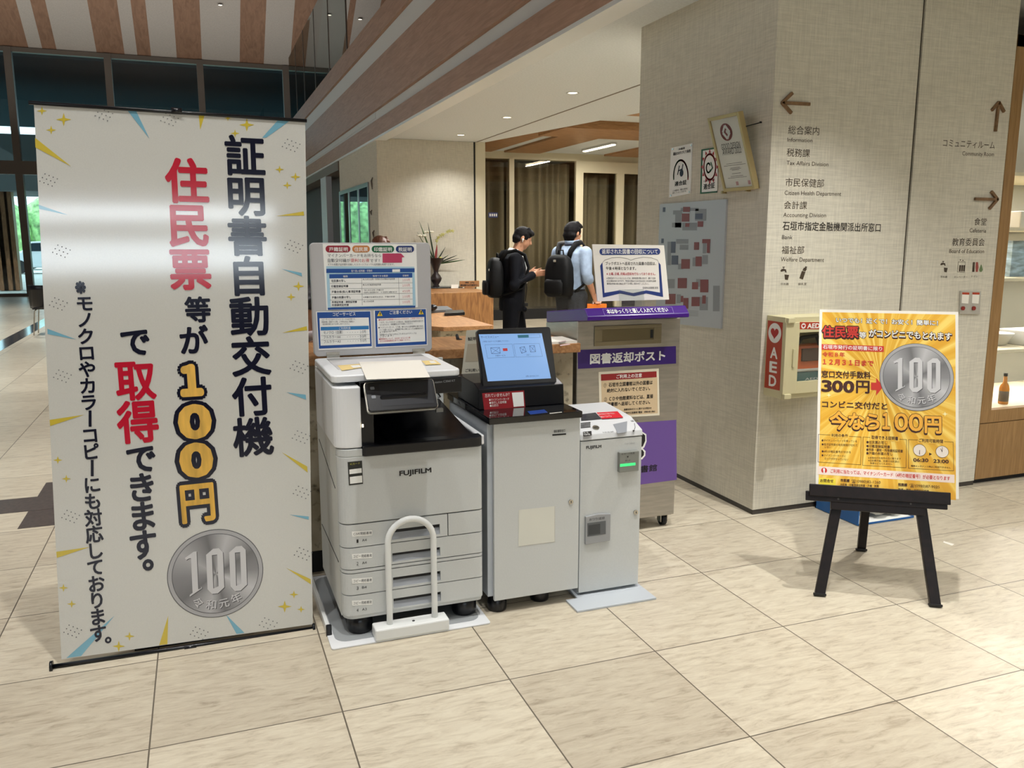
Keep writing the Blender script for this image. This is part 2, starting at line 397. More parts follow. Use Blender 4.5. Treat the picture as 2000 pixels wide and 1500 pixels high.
# ================================================================== the setting
YP, XP = 3.842, 2.916          # face of the sign wall, left face of the column
ZC = 2.99                      # low ceiling
b = B(); b.box(-12, 13, -8, 27.2, -0.2, 0)
struct('floor', b, M_floor, origin=(0, 0, 0))
b = B(); b.box(-40, 60, 27.5, 140, -0.22, -0.02); struct('ground_outside', b, mat('pale forecourt concrete', (206, 204, 196), 0.9, noise=0.05, nscale=2))
b = B(); b.box(-9, -1.02, 5.38, 5.68, 0, 0.0015); struct('trim_1', b, M_inlay)
b = B(); b.box(-1.02, -0.2, 5.055, 5.375, 0, 0.0015); b.box(-1.02, -0.2, 5.38, 6.0, 0, 0.0015); struct('trim_2', b, M_inlay)
b = B(); b.box(-3.0, -2.735, 9.0, 27, 0, 0.0015); struct('trim_3', b, mat('polished guide strip', (70, 72, 78), 0.12))
# sign wall and column
b = B(); b.box(XP, 3.893, YP, 5.30, 0.03, ZC+0.05); struct('wall_column', b, M_cloth)
b = B(); b.box(3.893, 3.913, YP+0.012, 5.2, 0.03, ZC+0.05); struct('trim_4', b, mat('wall groove metal', (66, 58, 46), 0.5))
b = B(); b.box(3.913, 4.632, YP, 5.30, 0.03, ZC+0.05); struct('wall_right', b, M_cloth)
b = B(); b.box(XP+0.004, 4.632, YP+0.004, 5.295, 0.0, 0.032); struct('baseboard_column', b, M_base)
b = B(); b.box(4.632, 12.9, 4.75, 5.3, 0, ZC+0.05); struct('wall_behind_case', b, mat('case wall', (150, 142, 126), 0.8))
# low ceiling (with the cut towards the lounge)
b = B(); b.prism([(2.46, -7.9, ZC), (12.8, -7.9, ZC), (12.8, 3.4, ZC), (5.95, 3.4, ZC), (4.07, 12.09, ZC), (2.46, 12.09, ZC)], (0, 0, 0.14)); struct('ceiling', b, M_ceil)
b = B(); b.prism([(3.93, -7, ZC-0.001), (3.955, -7, ZC-0.001), (3.955, 12.05, ZC-0.001), (3.93, 12.05, ZC-0.001)], (0, 0, -0.002)); struct('trim_5', b, mat('ceiling slot', (120, 112, 100), 0.7))
b = B(); b.box(2.62, 14.0, -7.9, 27, 4.35, 4.5); struct('ceiling_upper_slab', b, M_ceil)
# lounge ceiling with cedar boards
b = B(); b.prism([(5.95, 3.4, 3.26), (12.8, 3.4, 3.26), (12.8, 24, 3.26), (2.46, 24, 3.26), (2.46, 12.1, 3.26), (4.07, 12.1, 3.26)], (0, 0, 0.12)); struct('ceiling_lounge', b, M_ceil)
k = 5
for x0, x1 in ((4.60, 5.35), (5.62, 6.35), (7.75, 8.5), (8.9, 9.6)):
    k += 1; b = B(); b.box(x0, x1, 12.3, 15.5, 3.225, 3.259); struct('trim_%d' % k, b, M_beam)
b = B(); b.box(5.0, 12.7, 11.2, 12.25, 3.14, 3.259); struct('trim_%d' % (k+1), b, M_beam)
b = B(); b.box(5.2, 12.7, 9.2, 9.9, 3.14, 3.259); struct('trim_%d' % (k+2), b, M_beam)
# fascia of the gallery: boards and pale strips stepping back
def fas(name, z0, z1, x, m): b = B(); b.box(x, 2.60, -7.9, 26.9, z0, z1); struct(name, b, m)
fas('trim_14', 2.955, 2.985, 2.425, M_white)
fas('trim_15', 2.985, 3.20, 2.42, M_fascia); fas('trim_16', 3.20, 3.345, 2.465, M_pale)
fas('trim_17', 3.345, 3.97, 2.42, M_fascia); fas('trim_18', 3.97, 4.255, 2.465, M_pale); fas('trim_19', 4.255, 4.56, 2.42, M_fascia)
# reception wall beyond the counters and the recess to its left
b = B(); b.box(2.46, 3.90, 12.08, 12.3, 0, ZC-.002); b.box(2.46, 2.62, 12.3, 15.43, 0, ZC-.002); struct('wall_reception', b, M_cloth)
b = B(); b.box(3.90, 3.925, 12.09, 12.28, 0, ZC+0.3); struct('trim_20', b, M_dark)
b = B(); b.box(3.925, 4.075, 12.06, 12.3, 0, ZC); struct('trim_21', b, M_frame)
b = B(); b.box(2.44, 2.75, 15.43, 26.9, 2.80, 2.955); struct('trim_22', b, mat('door head', (112, 98, 84), 0.6))
b = B(); b.box(2.44, 2.55, 17.0, 17.75, 0, 2.80); struct('door_1', b, mat('pale door leaf', (188, 194, 202), 0.5))
b = B(); b.box(2.9, 3.0, 15.43, 26.9, 0, 3.0); b.box(2.62, 3.0, 15.3, 15.5, 0, 3.0); struct('wall_recess', b, M_grey)
# gallery side enclosure, hall roof and outer walls
xs = [-4.75, -4.35, -3.95, -3.53, -2.36, -1.67, -1.36, -1.03, -0.38, 0.44, 1.18, 1.71, 2.35, 2.97, 3.75]
X0 = [-12.0, -11.2, -10.4, -9.4, -8.9, -8.1, -7.0, -6.6, -5.9, -5.2] + [onY(x, y, 27.0).x for x, y in ((55, 87), (82, 88), (110, 91), (188, 95), (243, 100), (268, 103), (295, 106), (345, 108), (394, 112), (468, 118), (515, 123), (566, 125), (616, 132), (664, 136))] + [4.6, 5.3, 6.1, 7.0, 8.0, 9.0, 10.0, 11.0, 12.9]
b = B()
for i in range(len(X0)-1):
    b.mi = 1 if i % 2 == 0 else 0
    b.hexa([(X0[i], 27.1, 6.66), (X0[i+1], 27.1, 6.66), (X0[i+1], 21.9, 10.27), (X0[i], 21.9, 10.27), (X0[i], 27.1, 6.86), (X0[i+1], 27.1, 6.86), (X0[i+1], 21.9, 10.47), (X0[i], 21.9, 10.47)])
b.mi = 0; b.box(-12, 12.9, -8, 21.95, 10.27, 10.45)
struct('ceiling_hall', b, [M_roofw, M_roofp])
M_hall = mat('hall wall paint', (196, 190, 178), 0.9)
b = B(); b.box(-12.2, -12, -8, 27, 0, 10.4); struct('wall_left', b, M_hall)
b = B(); b.box(-12, 12.9, -8.2, -8, 0, 10.4); struct('wall_back', b, M_hall)
b = B(); b.box(12.9, 13.1, -8.2, 27, 0, 10.4); struct('wall_far_right', b, M_hall)
# glazed front of the hall
b = B()
for x in (-11.8, -9.36, -6.93, -4.5, -2.05, 0.38, 2.80, 5.2): b.box(x-0.09, x+0.09, 26.92, 27.16, 0, 6.72)
b.box(-12, 5.4, 26.9, 27.2, 3.36, 3.72); b.box(-12, 5.4, 26.9, 27.2, 0, 0.08); b.box(-12, 5.4, 26.95, 27.15, 6.60, 6.72)
struct('window_1', b, M_mull)
b = B(); b.box(-12, 5.4, 27.03, 27.05, 0.08, 6.6); struct('window_2', b, M_glass)
b = B(); b.box(5.4, 12.9, 26.9, 27.2, 0, 10.4); b.box(-12, 12.9, 27.2, 27.4, 6.74, 10.4); struct('wall_front', b, M_hall)
# panes on the gallery edge
for i, (a, c) in enumerate(((568, 579), (581, 595), (597, 617), (619, 645), (648, 680))):
    y0 = onX(c, 150, 2.45).y; y1 = onX(a, 200, 2.45).y
    b = B(); b.box(2.44, 2.452, y0, y1, 4.56, 6.1); p = struct('window_%d' % (i+3), b, M_bal)
    b = B(); b.box(2.435, 2.457, y0-0.02, y0+0.02, 4.56, 6.1); struct('mullion', b, M_mull, p)
# three glazed panels on the flank of the reception wall
M_mirror = mat('dark reflective glass', (150, 160, 170), 0.02, 1.0)
for i, (ya, yb) in enumerate(((12.76, 13.50), (13.60, 14.38), (14.48, 15.38))):
    b = B(); b.box(2.445, 2.458, ya, yb, 0.6, 2.38); p = struct('window_%d' % (i+8), b, M_mirror)
    b = B(); b.box(2.438, 2.459, ya-0.05, ya, 0.55, 2.42); b.box(2.438, 2.459, yb, yb+0.05, 0.55, 2.42); b.box(2.438, 2.459, ya, yb, 2.36, 2.42)
    struct('frame', b, mat('panel frame steel', (150, 156, 164), 0.3, 0.6), p)
# lounge glazing with curtains
YG = 15.6
def gx(px, py=450): return onY(px, py, YG).x
n = 11
for x0, x1, z1 in ((4.3, 5.75, 3.12), (5.85, 7.17, 3.10), (7.33, 8.09, 2.90), (8.25, 10.5, 2.90)):
    b = B(); b.box(x0, x1, YG, YG+0.012, 0.2, z1); w = struct('window_%d' % n, b, M_lglass); n += 1
for nm, xs_ in (('a', ((5.75, 5.85, 0.2, 3.12), (7.17, 7.33, 0.2, 3.12), (8.09, 8.25, 0.2, 3.12), (7.33, 8.09, 2.90, 3.12), (8.25, 10.5, 2.9, 3.12))),):
    b = B()
    for x0, x1, z0, z1 in xs_: b.box(x0, x1, YG-0.04, YG+0.05, z0, z1)
    struct('trim_23', b, M_frame)
b = B(); b.box(4.0, 12.8, YG-0.03, YG+0.05, 0, 0.2); struct('baseboard_lounge', b, M_dark)
b = B(); b.box(4.0, 12.8, 17.4, 17.6, 0, 3.3); b.box(4.0, 4.1, 12.3, 17.4, 0, 3.3); struct('wall_lounge', b, mat('lounge back wall', (120, 114, 100), 0.9))
b = B(); b.box(4.0, 12.8, YG, YG+0.2, 3.12, 3.26); struct('trim_24', b, M_frame)
M_curt = mat('sheer grey brown curtain', (164, 158, 146), 0.9, noise=0.05, nscale=60)
def curtain(x0, x1, label):
    b = B(); n = int((x1-x0)*60); rows = []
    for z in (0.22, 3.08):
        rows.append([b.bm.verts.new((x0+(x1-x0)*i/n, YG+0.32+0.05*math.sin(i*0.62+2.1*math.sin(i*0.11))+(0.02 if z < 1 else 0)*math.sin(i*0.31), z)) for i in range(n+1)])
    for i in range(n): b.bm.faces.new([rows[0][i], rows[0][i+1], rows[1][i+1], rows[1][i]])
    o = obj('curtain', b, M_curt, smooth=True); md = o.modifiers.new('thickness', 'SOLIDIFY'); md.thickness = 0.004
    return tag(o, label, 'curtain', 'curtains behind the lounge glass')
curtain(4.15, 5.78, 'grey brown pleated curtain behind the leftmost glass pane of the lounge')
curtain(5.82, 7.2, 'grey brown pleated curtain behind the glass where the two men walk')
curtain(7.3, 8.1, 'grey brown pleated curtain behind the single cream framed glass door')
curtain(8.2, 10.4, 'grey brown pleated curtain behind the glass beside the grey column')
fr = FY(YG)
b = B(); pxpoly(b, fr, [(954, 415), (972, 415), (972, 425), (954, 425)], 0.004)
s_ = obj('door_sticker', b, mat('sticker blue', (40, 52, 110), 0.5), recalc=False); tag(s_, 'small blue sticker on the lounge glass left of the men', 'sticker')
b = B()
for i in range(4): pxpoly(b, fr, [(956+4*i, 417.5), (958.5+4*i, 417.5), (958.5+4*i, 422.5), (956+4*i, 422.5)], 0.006)
obj('lettering', b, M_print_w, s_, recalc=False)

# ------------------------------------------------------------------ lamps
def downlight(loc, label, power, group='round downlights in the low ceiling', color=WARM, size=130, name='downlight', target=None):
    t = thing(name, label, 'downlight', loc, group); x, y, z = loc
    b = B(); b.lathe((x, y, z-0.004), [(0.062, 0.004), (0.066, 0), (0.052, 0), (0.048, 0.004)], 24); obj('ring', b, M_white, t)
    b = B(); b.lathe((x, y, z-0.001), [(0.046, 0.0), (0.001, -0.0005)], 20); obj('diffuser', b, M_led, t)
    if power:
        l = spot('downlight_beam', (x, y, z-0.02), power, color, size, 0.6, 0.035, target)
    return t
downlight((3.482, 11.35, ZC), 'small lit downlight in the low ceiling nearest the reception wall', 60)
downlight((3.507, 9.57, ZC), 'small lit downlight in the low ceiling, middle of the three in view', 230)
downlight((3.541, 7.79, ZC), 'small lit downlight in the low ceiling nearest the grey column', 150)
spot('downlight_easel', (3.064, 2.885, 2.95), 175, size=106, blend=.9, radius=.018)
for x, y, p in ((4.6, 2.2, 25), (3.1, 0.2, 30), (5.0, 0.4, 80), (3.2, -1.8, 110), (6.6, 2.2, 170), (6.8, -0.6, 220), (4.6, -2.6, 200), (3.3, 6.1, 240), (4.6, 9.6, 200), (4.4, 7.4, 120), (5.6, 12.9, 130), (7.6, 13.6, 130)):
    spot('downlight_unseen', (x, y, 2.95), p, size=150)  # unseen spots, added so that floor bounce lifts ceiling and walls
for x, y, p, t_ in ((1.2, 0.6, 1500, (1.3, 2.6, 0)), (-1.5, 1.2, 900, (-0.3, 2.2, 0)), (-3.5, 3.0, 900, (-3.5, 3.4, 0)), (-0.5, -2.0, 900, (0.2, -0.5, 0)), (-2.8, 8.5, 2400, (-2.8, 8.5, 0)), (-3.2, 13.5, 2800, (-3.2, 13.5, 0)), (-3.4, 19.0, 2600, (-3.4, 19.0, 0))):
    spot('hall_spot', (x, y, 9.8), p, (1.0, 0.985, 0.95), 62, 0.8, 0.12, t_)  # unseen high spots; the left row is added to brighten the far floor
def roofz(y): return 6.66 + (27.1-y)*(10.27-6.66)/5.2
for px, py, lb in ((430, 8, 'small lit spotlight on the striped sloping roof above the banner'), (703, 36, 'small lit spotlight on the roof seen through the gallery glass')):
    d = ray(px, py); t_ = (6.66 + 27.1*(3.61/5.2) - CAMZ)/(d.z + d.y*(3.61/5.2)); p = CAM + d*t_
    downlight((p.x, p.y-0.02, p.z-0.03), lb, 0, 'spotlights on the hall roof', name='spotlight')
def linear(x, y0, y1, label):
    t = thing('linear_light', label, 'light', (x, (y0+y1)/2, 3.2), 'strip lights in the lounge')
    b = B(); b.box(x-0.05, x+0.05, y0, y1, 3.22, 3.26); obj('housing', b, M_white, t)
    b = B(); b.box(x-0.035, x+0.035, y0+0.02, y1-0.02, 3.205, 3.22); obj('diffuser', b, bright('strip lamp', (255, 238, 206), 9.0), t, bevel=0.006)
    a_ = area('strip_light', (x, (y0+y1)/2, 3.18), (x, (y0+y1)/2, 0), 0.08, y1-y0, 60, (1.0, 0.93, 0.80))
linear(6.95, 13.5, 14.75, 'long lit strip light under the lounge ceiling above the men')
linear(6.9, 10.2, 11.1, 'lit strip light under the lounge ceiling, nearer one behind the column')

# ------------------------------------------------------------------ outside
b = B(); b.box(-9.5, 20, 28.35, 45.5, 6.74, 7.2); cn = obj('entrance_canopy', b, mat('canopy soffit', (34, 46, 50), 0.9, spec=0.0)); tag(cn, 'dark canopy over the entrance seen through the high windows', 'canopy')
b = B(); b.box(-9.5, 8, 29.6, 33.5, 3.05, 4.72); o = obj('porch_roof', b, mat('porch grey', (96, 104, 106), 0.7)); tag(o, 'grey porch roof outside the glass doors', 'roof')
M_post = wood('timber post', (128, 84, 56), (176, 122, 86), (5, 5, 1.2))
for px, lb in ((6, 'broad timber post of the porch at the far left picture edge'), (20, 'broad timber post of the porch, second from the picture edge'), (33, 'slim timber post of the porch nearest the banner')):
    p = onY(px, 540, 30.5); w = 0.1 if px > 30 else 0.16
    b = B(); b.box(p.x-w, p.x+w, 30.3, 30.7, 0, 3.05); o = obj('timber_post', b, M_post); tag(o, lb, 'post', 'timber posts of the porch')
M_leaf = mat('hedge leaves', (140, 172, 112), 0.8, noise=0.35, nscale=3)
b = B()
for i in range(46):
    x = -30 + i*1.5 + random.uniform(-.5, .5)
    b.ball((x, 64+random.uniform(-2, 2), 1.4+random.uniform(0, .7)), (1.6, 1.5, 2.4+random.uniform(-.4, .5)), nu=10, nv=7)
o = obj('hedge', b, M_leaf, smooth=True); tag(o, 'sunlit green trees beyond the parked cars', 'hedge', kind='stuff')
def car(x, y, label, col):
    t = thing('car', label, 'car', (x, y, 0), 'parked cars outside'); M = mat('car paint %d' % col[2], col, 0.25)
    b = B(); prof = [(-1.9, .28), (-1.95, .75), (-1.75, .95), (-1.1, 1.02), (-.65, 1.5), (.9, 1.55), (1.6, 1.05), (1.85, .9), (1.9, .28)]
    b.prism([(x+a, y-.8, z) for a, z in prof], (0, 1.6, 0)); obj('body', b, M, t, bevel=0.06)
    b = B(); b.prism([(x+a, y-.815, z) for a, z in ((-.95, 1.05), (-.6, 1.42), (.85, 1.47), (1.35, 1.05))], (0, 1.63, 0)); obj('side_window', b, mat('car glass', (40, 52, 60), 0.1), t)
    for sx in (-1.2, 1.2):
        for sy in (-.82, .62): b = B(); b.cyl((x+sx, y+sy, .32), (x+sx, y+sy+.2, .32), .32); obj('wheel', b, M_blackm, t)
p = onY(70, 500, 46); car(p.x+0.6, 46, 'white car parked outside left of the banner, nearer one', (226, 228, 230))
p = onY(62, 470, 52); car(p.x+1.0, 52, 'pale car parked outside behind the nearer white car', (206, 214, 222))
# ================================================================== banner
def quadframe(BL, BR, TL): return Fr(BL, Vector(BR)-Vector(BL), Vector(TL)-Vector(BL))
BF = quadframe((-0.564, 3.28, 0.035), (0.352, 3.28, 0.018), (-0.502, 3.39, 2.028))
tB = thing('banner_stand', 'tall white printed banner with navy and red vertical lettering on black rods', 'banner', (-0.1, 3.3, 0))
M_sheet = mat('satin banner sheet', (206, 206, 200), 0.09, spec=0.75, noise=0.012, nscale=300)
P = [BF.uv(*q) for q in ((120, 1288), (611, 1219), (596, 236), (66, 202))]
b = B(); n = 24
g = [[b.bm.verts.new(BF.P(P[0][0]+(P[1][0]-P[0][0])*i/n*(1-j/n)+(P[2][0]-P[3][0])*i/n*(j/n)+(P[3][0]-P[0][0])*(j/n), (P[0][1]+(P[1][1]-P[0][1])*i/n)*(1-j/n)+(P[3][1]+(P[2][1]-P[3][1])*i/n)*(j/n), 0)) for i in range(n+1)] for j in range(n+1)]
for j in range(n):
    for i in range(n): b.bm.faces.new([g[j][i], g[j][i+1], g[j+1][i+1], g[j+1][i]])
o = obj('sheet', b, M_sheet, tB); md = o.modifiers.new('thickness', 'SOLIDIFY'); md.thickness = 0.0006; md.offset = 0
sheet = o
def rod(name, a, c, r, par, m=M_rod): b = B(); b.cyl(a, c, r, 14); return obj(name, b, m, par, smooth=True)
tl = BF.P(*BF.uv(56, 200.5)); tr_ = BF.P(*BF.uv(599, 236)); bl = BF.P(*BF.uv(100, 1302)); br_ = BF.P(*BF.uv(613, 1227))
rod('top_rod', tl, tr_, 0.0065, tB); rod('bottom_rod', bl, br_, 0.0075, tB)
for e, q in ((bl, br_), (br_, bl)):
    d = (q-e).normalized(); b = B(); b.cyl(e-d*0.004, e+d*0.006, 0.021, 18); obj('end_cap', b, M_rod, tB)
mt = BF.P(*BF.uv(345, 217)); b = B(); d = (tr_-tl).normalized(); b.cyl(mt-d*0.018, mt+d*0.018, 0.0115, 16); obj('clamp', b, M_rod, tB)
mb = BF.P(*BF.uv(372, 1265)); b = B(); b.cyl(mb-d*0.022, mb+d*0.022, 0.012, 16); obj('clamp', b, M_rod, tB)
b = B(); b.tube([mt+Vector((0, .012, -.005)), mt+Vector((-.01, .03, -.3)), (-0.09, 3.37, 0.5), (-0.1, 3.33, 0.02)], 0.008, 8); obj('pole', b, M_rod, tB, smooth=True)
b = B(); b.box(-0.32, 0.12, 3.32, 3.345, 0.0, 0.02); b.box(-0.12, -0.08, 3.32, 3.72, 0, 0.02); obj('foot', b, M_rod, tB)
# printing on the banner
INK_N = mat('banner ink navy', (16, 19, 40), .10, spec=.5); INK_R = mat('banner ink red', (190, 24, 50), .10, spec=.5)
YEL = mat('banner yellow', (206, 184, 66), 0.1, spec=.7); BLU = mat('banner blue', (120, 176, 198), 0.1, spec=.7); DOT = mat('banner dot', (120, 122, 122), 0.6)
tri_b = [[(247.5, 214), (266, 217), (292, 271)], [(543, 234.5), (566, 236), (520, 269), (512, 269)], [(75.5, 400), (76.5, 408), (133, 420)], [(549, 525), (589, 533), (590, 540)], [(92.5, 642), (93, 652.5), (149, 663)], [(559, 766), (597, 771), (598, 780.6)], [(565.6, 1005), (603, 1008.7), (603, 1015)], [(129.6, 1285), (158.6, 1281), (224, 1202)], [(441, 1200), (462, 1238), (477.5, 1236)]]
tri_y = [[(388, 223.7), (399.5, 225.6), (391, 253.5)], [(68.5, 269), (69.3, 288), (139, 325)], [(593, 413), (594, 421), (539, 422)], [(551, 650), (599, 637), (600, 645)], [(97, 820), (98, 832), (164, 810)], [(550, 883), (600, 911), (601, 923)], [(110, 1077.5), (111, 1089.5), (176, 1068)], [(558.6, 1109), (606.6, 1131), (607, 1141)], [(311, 1260), (327, 1258), (328.6, 1202)]]
def sparkle(x, y, r): return [(x, y-r), (x+r*.22, y-r*.22), (x+r*1.15, y), (x+r*.22, y+r*.22), (x, y+r), (x-r*.22, y+r*.22), (x-r*1.15, y), (x-r*.22, y-r*.22)]
stars = [(82, 216.7, 9), (124.5, 233.5, 13), (100, 254, 9), (482, 244, 13), (459, 260.5, 8), (445, 231, 6), (546, 331, 8), (561, 362, 8), (577, 345.5, 9), (568.5, 580, 8), (583, 559, 10), (113, 898.5, 8), (129.6, 935, 8), (124, 1148, 8), (140, 1179.5, 8), (232, 1262, 11), (253, 1242.5, 9), (556, 1184.5, 12), (574, 1161, 8), (588, 1190, 7)]
for q in tri_b: decal('blue_shard', sheet, BF, BLU, [q], 0.0010)
for q in tri_y: decal('yellow_shard', sheet, BF, YEL, [q], 0.0010)
for q in stars: decal('yellow_star', sheet, BF, YEL, [sparkle(*q)], 0.0010)
for cx, cy in ((199, 222.5), (327, 232), (91, 350), (564.6, 282.5), (570, 480), (116, 489), (110, 592), (118, 733), (580, 715.6), (584, 852), (586, 960), (134, 1007), (588, 1080), (520, 1217), (385, 1235), (138, 1231)):
    dots = []
    for i in range(-1, 3):
        for j in range(-1, 2):
            x, y = cx+i*8-j*5, cy+j*7+i*3.2; dots.append([(x+1.5*math.cos(a*1.05), y+1.2*math.sin(a*1.05)) for a in range(6)])
    decal('dot_pattern', sheet, BF, DOT, dots, 0.0010)
def vtext(b, fr, t, c0, c1, w0, w1, h0, h1, bold, c):
    n = len(t)
    for i, ch in enumerate(t):
        k = i/(n-1) if n > 1 else 0
        x = c0[0]+(c1[0]-c0[0])*k; y = c0[1]+(c1[1]-c0[1])*k; w = w0+(w1-w0)*k; h = h0+(h1-h0)*k
        sl = (0.07*(1-(y-200)/268.0)) * 0.9      # horizontals of the sheet fan out with height
        if ch == 'ー':
            pxpoly(b, fr, [(x-w*.08, y-h*.5), (x+w*.08, y-h*.5), (x+w*.08, y+h*.5), (x-w*.08, y+h*.5)], c); continue
        if ch == '。': x += w*.42; y -= h*.05
        base = glyphs(ch)[0]
        if not base: continue
        bx0 = min(v[0] for v in base); bx1 = max(v[0] for v in base)
        xa = x + (bx0-.5)*w; xb = x + (bx1-.5)*w
        text_px(b, fr, ch, xa, y+h*.5+sl*(xa-x), xb, y+h*.5+sl*(xb-x), h, bold, c)
b = B(); vtext(b, BF, '証明書自動交付機', (480, 304), (497, 852), 80, 80, 75, 73, .027, .0016); obj('navy_lettering', b, INK_N, sheet, recalc=False)
b = B(); vtext(b, BF, '等', (388, 604.5), (388, 604.5), 52, 52, 48, 48, .032, .0016); obj('navy_lettering', b, INK_N, sheet, recalc=False)
b = B(); vtext(b, BF, 'が', (380, 664), (380, 664), 58, 58, 55, 55, .032, .0016); obj('navy_lettering', b, INK_N, sheet, recalc=False)
b = B(); vtext(b, BF, 'で', (266, 667), (266, 667), 62, 62, 56, 56, .032, .0016); obj('navy_lettering', b, INK_N, sheet, recalc=False)
b = B(); vtext(b, BF, 'できます', (278, 895), (282.5, 1063), 62, 58, 56, 58, .032, .0016); obj('navy_lettering', b, INK_N, sheet, recalc=False)
b = B(); vtext(b, BF, '。', (283.5, 1085), (283.5, 1085), 60, 60, 58, 58, .032, .0016); obj('navy_lettering', b, INK_N, sheet, recalc=False)
b = B(); vtext(b, BF, '。', (208, 1239), (208, 1239), 36, 36, 33, 33, .028, .0016); obj('navy_lettering', b, INK_N, sheet, recalc=False)
b = B(); vtext(b, BF, '※モノクロやカラーコピーにも対応しております', (165, 560), (194, 1236), 36, 35, 31, 33, .028, .0016); obj('navy_lettering', b, INK_N, sheet, recalc=False)
b = B(); vtext(b, BF, '住民票', (367, 353), (374, 525), 86, 84, 84, 78, .032, .0016); obj('red_lettering', b, INK_R, sheet, recalc=False)
b = B(); vtext(b, BF, '取得', (267.5, 742), (273, 823), 80, 82, 76, 80, .030, .0016); obj('red_lettering', b, INK_R, sheet, recalc=False)
gold = [('１', 376, 741.5, 50, 78), ('０', 383, 822, 72, 82), ('０', 386, 897, 72, 82), ('円', 389, 979, 86, 90)]
b1 = B(); b2 = B()
for ch, x, y, w, h in gold:
    sl = 0.07*(1-(y-200)/268.0)*0.9
    hh = h*.86
    for bb, off, c in ((b1, .17 if ch != '円' else .115, .0016), (b2, .075 if ch != '円' else .028, .0024)):
        text_px(bb, BF, ch, x-w*.36, y+hh*.5-sl*w*.36, x+w*.36, y+hh*.5+sl*w*.36, hh, off, c)
obj('price_outline', b1, INK_N, sheet, recalc=False)
obj('price_lettering', b2, mat('banner gold', (218, 172, 74), 0.45, noise=0.12, nscale=9, stretch=(4, 4, .6)), sheet, recalc=False)
def coin_mat(name):
    m, N, L, bs = newmat(name); bs.inputs['Roughness'].default_value = 0.45; bs.inputs['Specular IOR Level'].default_value = 0.4
    uvn = N.new('ShaderNodeUVMap'); mp = N.new('ShaderNodeMapping'); mp.inputs['Location'].default_value = (-.5, -.5, 0)
    gr = N.new('ShaderNodeTexGradient'); gr.gradient_type = 'RADIAL'
    L.new(uvn.outputs[0], mp.inputs['Vector']); L.new(mp.outputs['Vector'], gr.inputs['Vector'])
    r = N.new('ShaderNodeValToRGB'); e = r.color_ramp.elements; e[0].color = lin((140, 140, 143)); e[1].color = lin((140, 140, 143))
    for pos, c in ((.10, 120), (.22, 186), (.28, 120), (.42, 200), (.5, 142), (.58, 118), (.70, 192), (.78, 116), (.90, 176)):
        k = e.new(pos); k.color = lin((c, c, c+2))
    L.new(gr.outputs['Fac'], r.inputs['Fac']); L.new(r.outputs['Color'], bs.inputs['Base Color'])
    return m
M_coin = coin_mat('printed coin metal'); M_coinr = mat('printed coin rim', (172, 172, 174), 0.45); M_coind = mat('printed coin dark', (88, 88, 92), 0.5); M_coinl = mat('printed coin light', (206, 206, 208), 0.45)
def coin(parent, fr, cx, cy, rx, ry, c0, tilt=0.0):
    """printed hundred coin: rim, brushed field, figures and year"""
    cu, cv = fr.uv(cx, cy); ru = fr.uv(cx+rx, cy)[0]-cu; rv = fr.uv(cx, cy-ry)[1]-cv; R = (ru+rv)/2
    ru = rv = R
    def dk(name, r, m, c, uv=False):
        b = B(); b.flat(fr, disc(cu, cv, r*ru, r*rv, 64), c); f = b.bm.faces[:][0]; f.normal_update()
        if f.normal.dot(fr.n) < 0: f.normal_flip()
        if uv:
            l = b.bm.loops.layers.uv.new('UVMap')
            for lp in f.loops:
                d = lp.vert.co - fr.P(cu, cv, c); lp[l].uv = (.5+.5*d.dot(fr.u)/(r*ru), .5+.5*d.dot(fr.v)/(r*rv))
        return obj(name, b, m, parent, recalc=False)
    dk('coin_edge', 1.0, M_coind, c0); dk('coin_rim', .985, M_coinr, c0+.0006); dk('coin_line', .905, M_coind, c0+.0010); dk('coin_field', .893, M_coin, c0+.0014, True)
    U = lambda a, d: (cu+a*R, cv+d*R)
    one = [(-.62, .38), (-.44, .50), (-.38, .50), (-.38, -.36), (-.32, -.34), (-.32, -.30), (-.30, -.34), (-.56, -.50), (-.56, -.46), (-.50, -.42), (-.50, .36), (-.54, .36), (-.60, .33)]
    def zero(x): return [(x-.17, .40), (x-.02, .52), (x+.10, .52), (x+.18, .42), (x+.18, -.38), (x+.04, -.50), (x-.08, -.50), (x-.17, -.38)], [(x-.05, .38), (x+.06, .38), (x+.06, -.34), (x-.05, -.38)]
    for nm, m, dx, dy, c in (('coin_shade', M_coind, .014, -.014, c0+.0018), ('coin_figures', M_coinr, 0, 0, c0+.0022)):
        b = B()
        b.flat(fr, [U(a+dx, d+dy+.05) for a, d in one], c)
        for x in (-.02, .46):
            o_, i_ = zero(x); o_ = [U(a+dx, d+dy+.05) for a, d in o_]; i_ = [U(a+dx, d+dy+.05) for a, d in i_]
            ii = [i_[0], i_[1], i_[1], i_[1], i_[2], i_[2], i_[3], i_[3]]; ii[0] = i_[0]
            ii = [i_[0], i_[0], i_[1], i_[1], i_[2], i_[2], i_[3], i_[3]]
            for q in range(8):
                pts = [o_[q], o_[(q+1) % 8], ii[(q+1) % 8], ii[q]]
                if ii[q] == ii[(q+1) % 8]: pts = pts[:3]
                b.flat(fr, pts, c)
        for ch, a in zip('令和元年', (-.40, -.13, .14, .40)):
            ang = a*1.0; ct = (a, -.70+a*a*.55); e = (math.cos(ang*.9), math.sin(ang*.9)); w = .105
            p0 = U(ct[0]-e[0]*w+dx+e[1]*.1, ct[1]-e[1]*w-.1*e[0]+dy); p1 = U(ct[0]+e[0]*w+dx+e[1]*.1, ct[1]+e[1]*w-.1*e[0]+dy)
            put_text(b, fr, ch, p0, p1, .21*R, .012, c)
        for f in b.bm.faces:
            f.normal_update()
            if f.normal.dot(fr.n) < 0: f.normal_flip()
        obj(nm, b, m if nm != 'coin_figures' else M_coinl, parent, recalc=False)
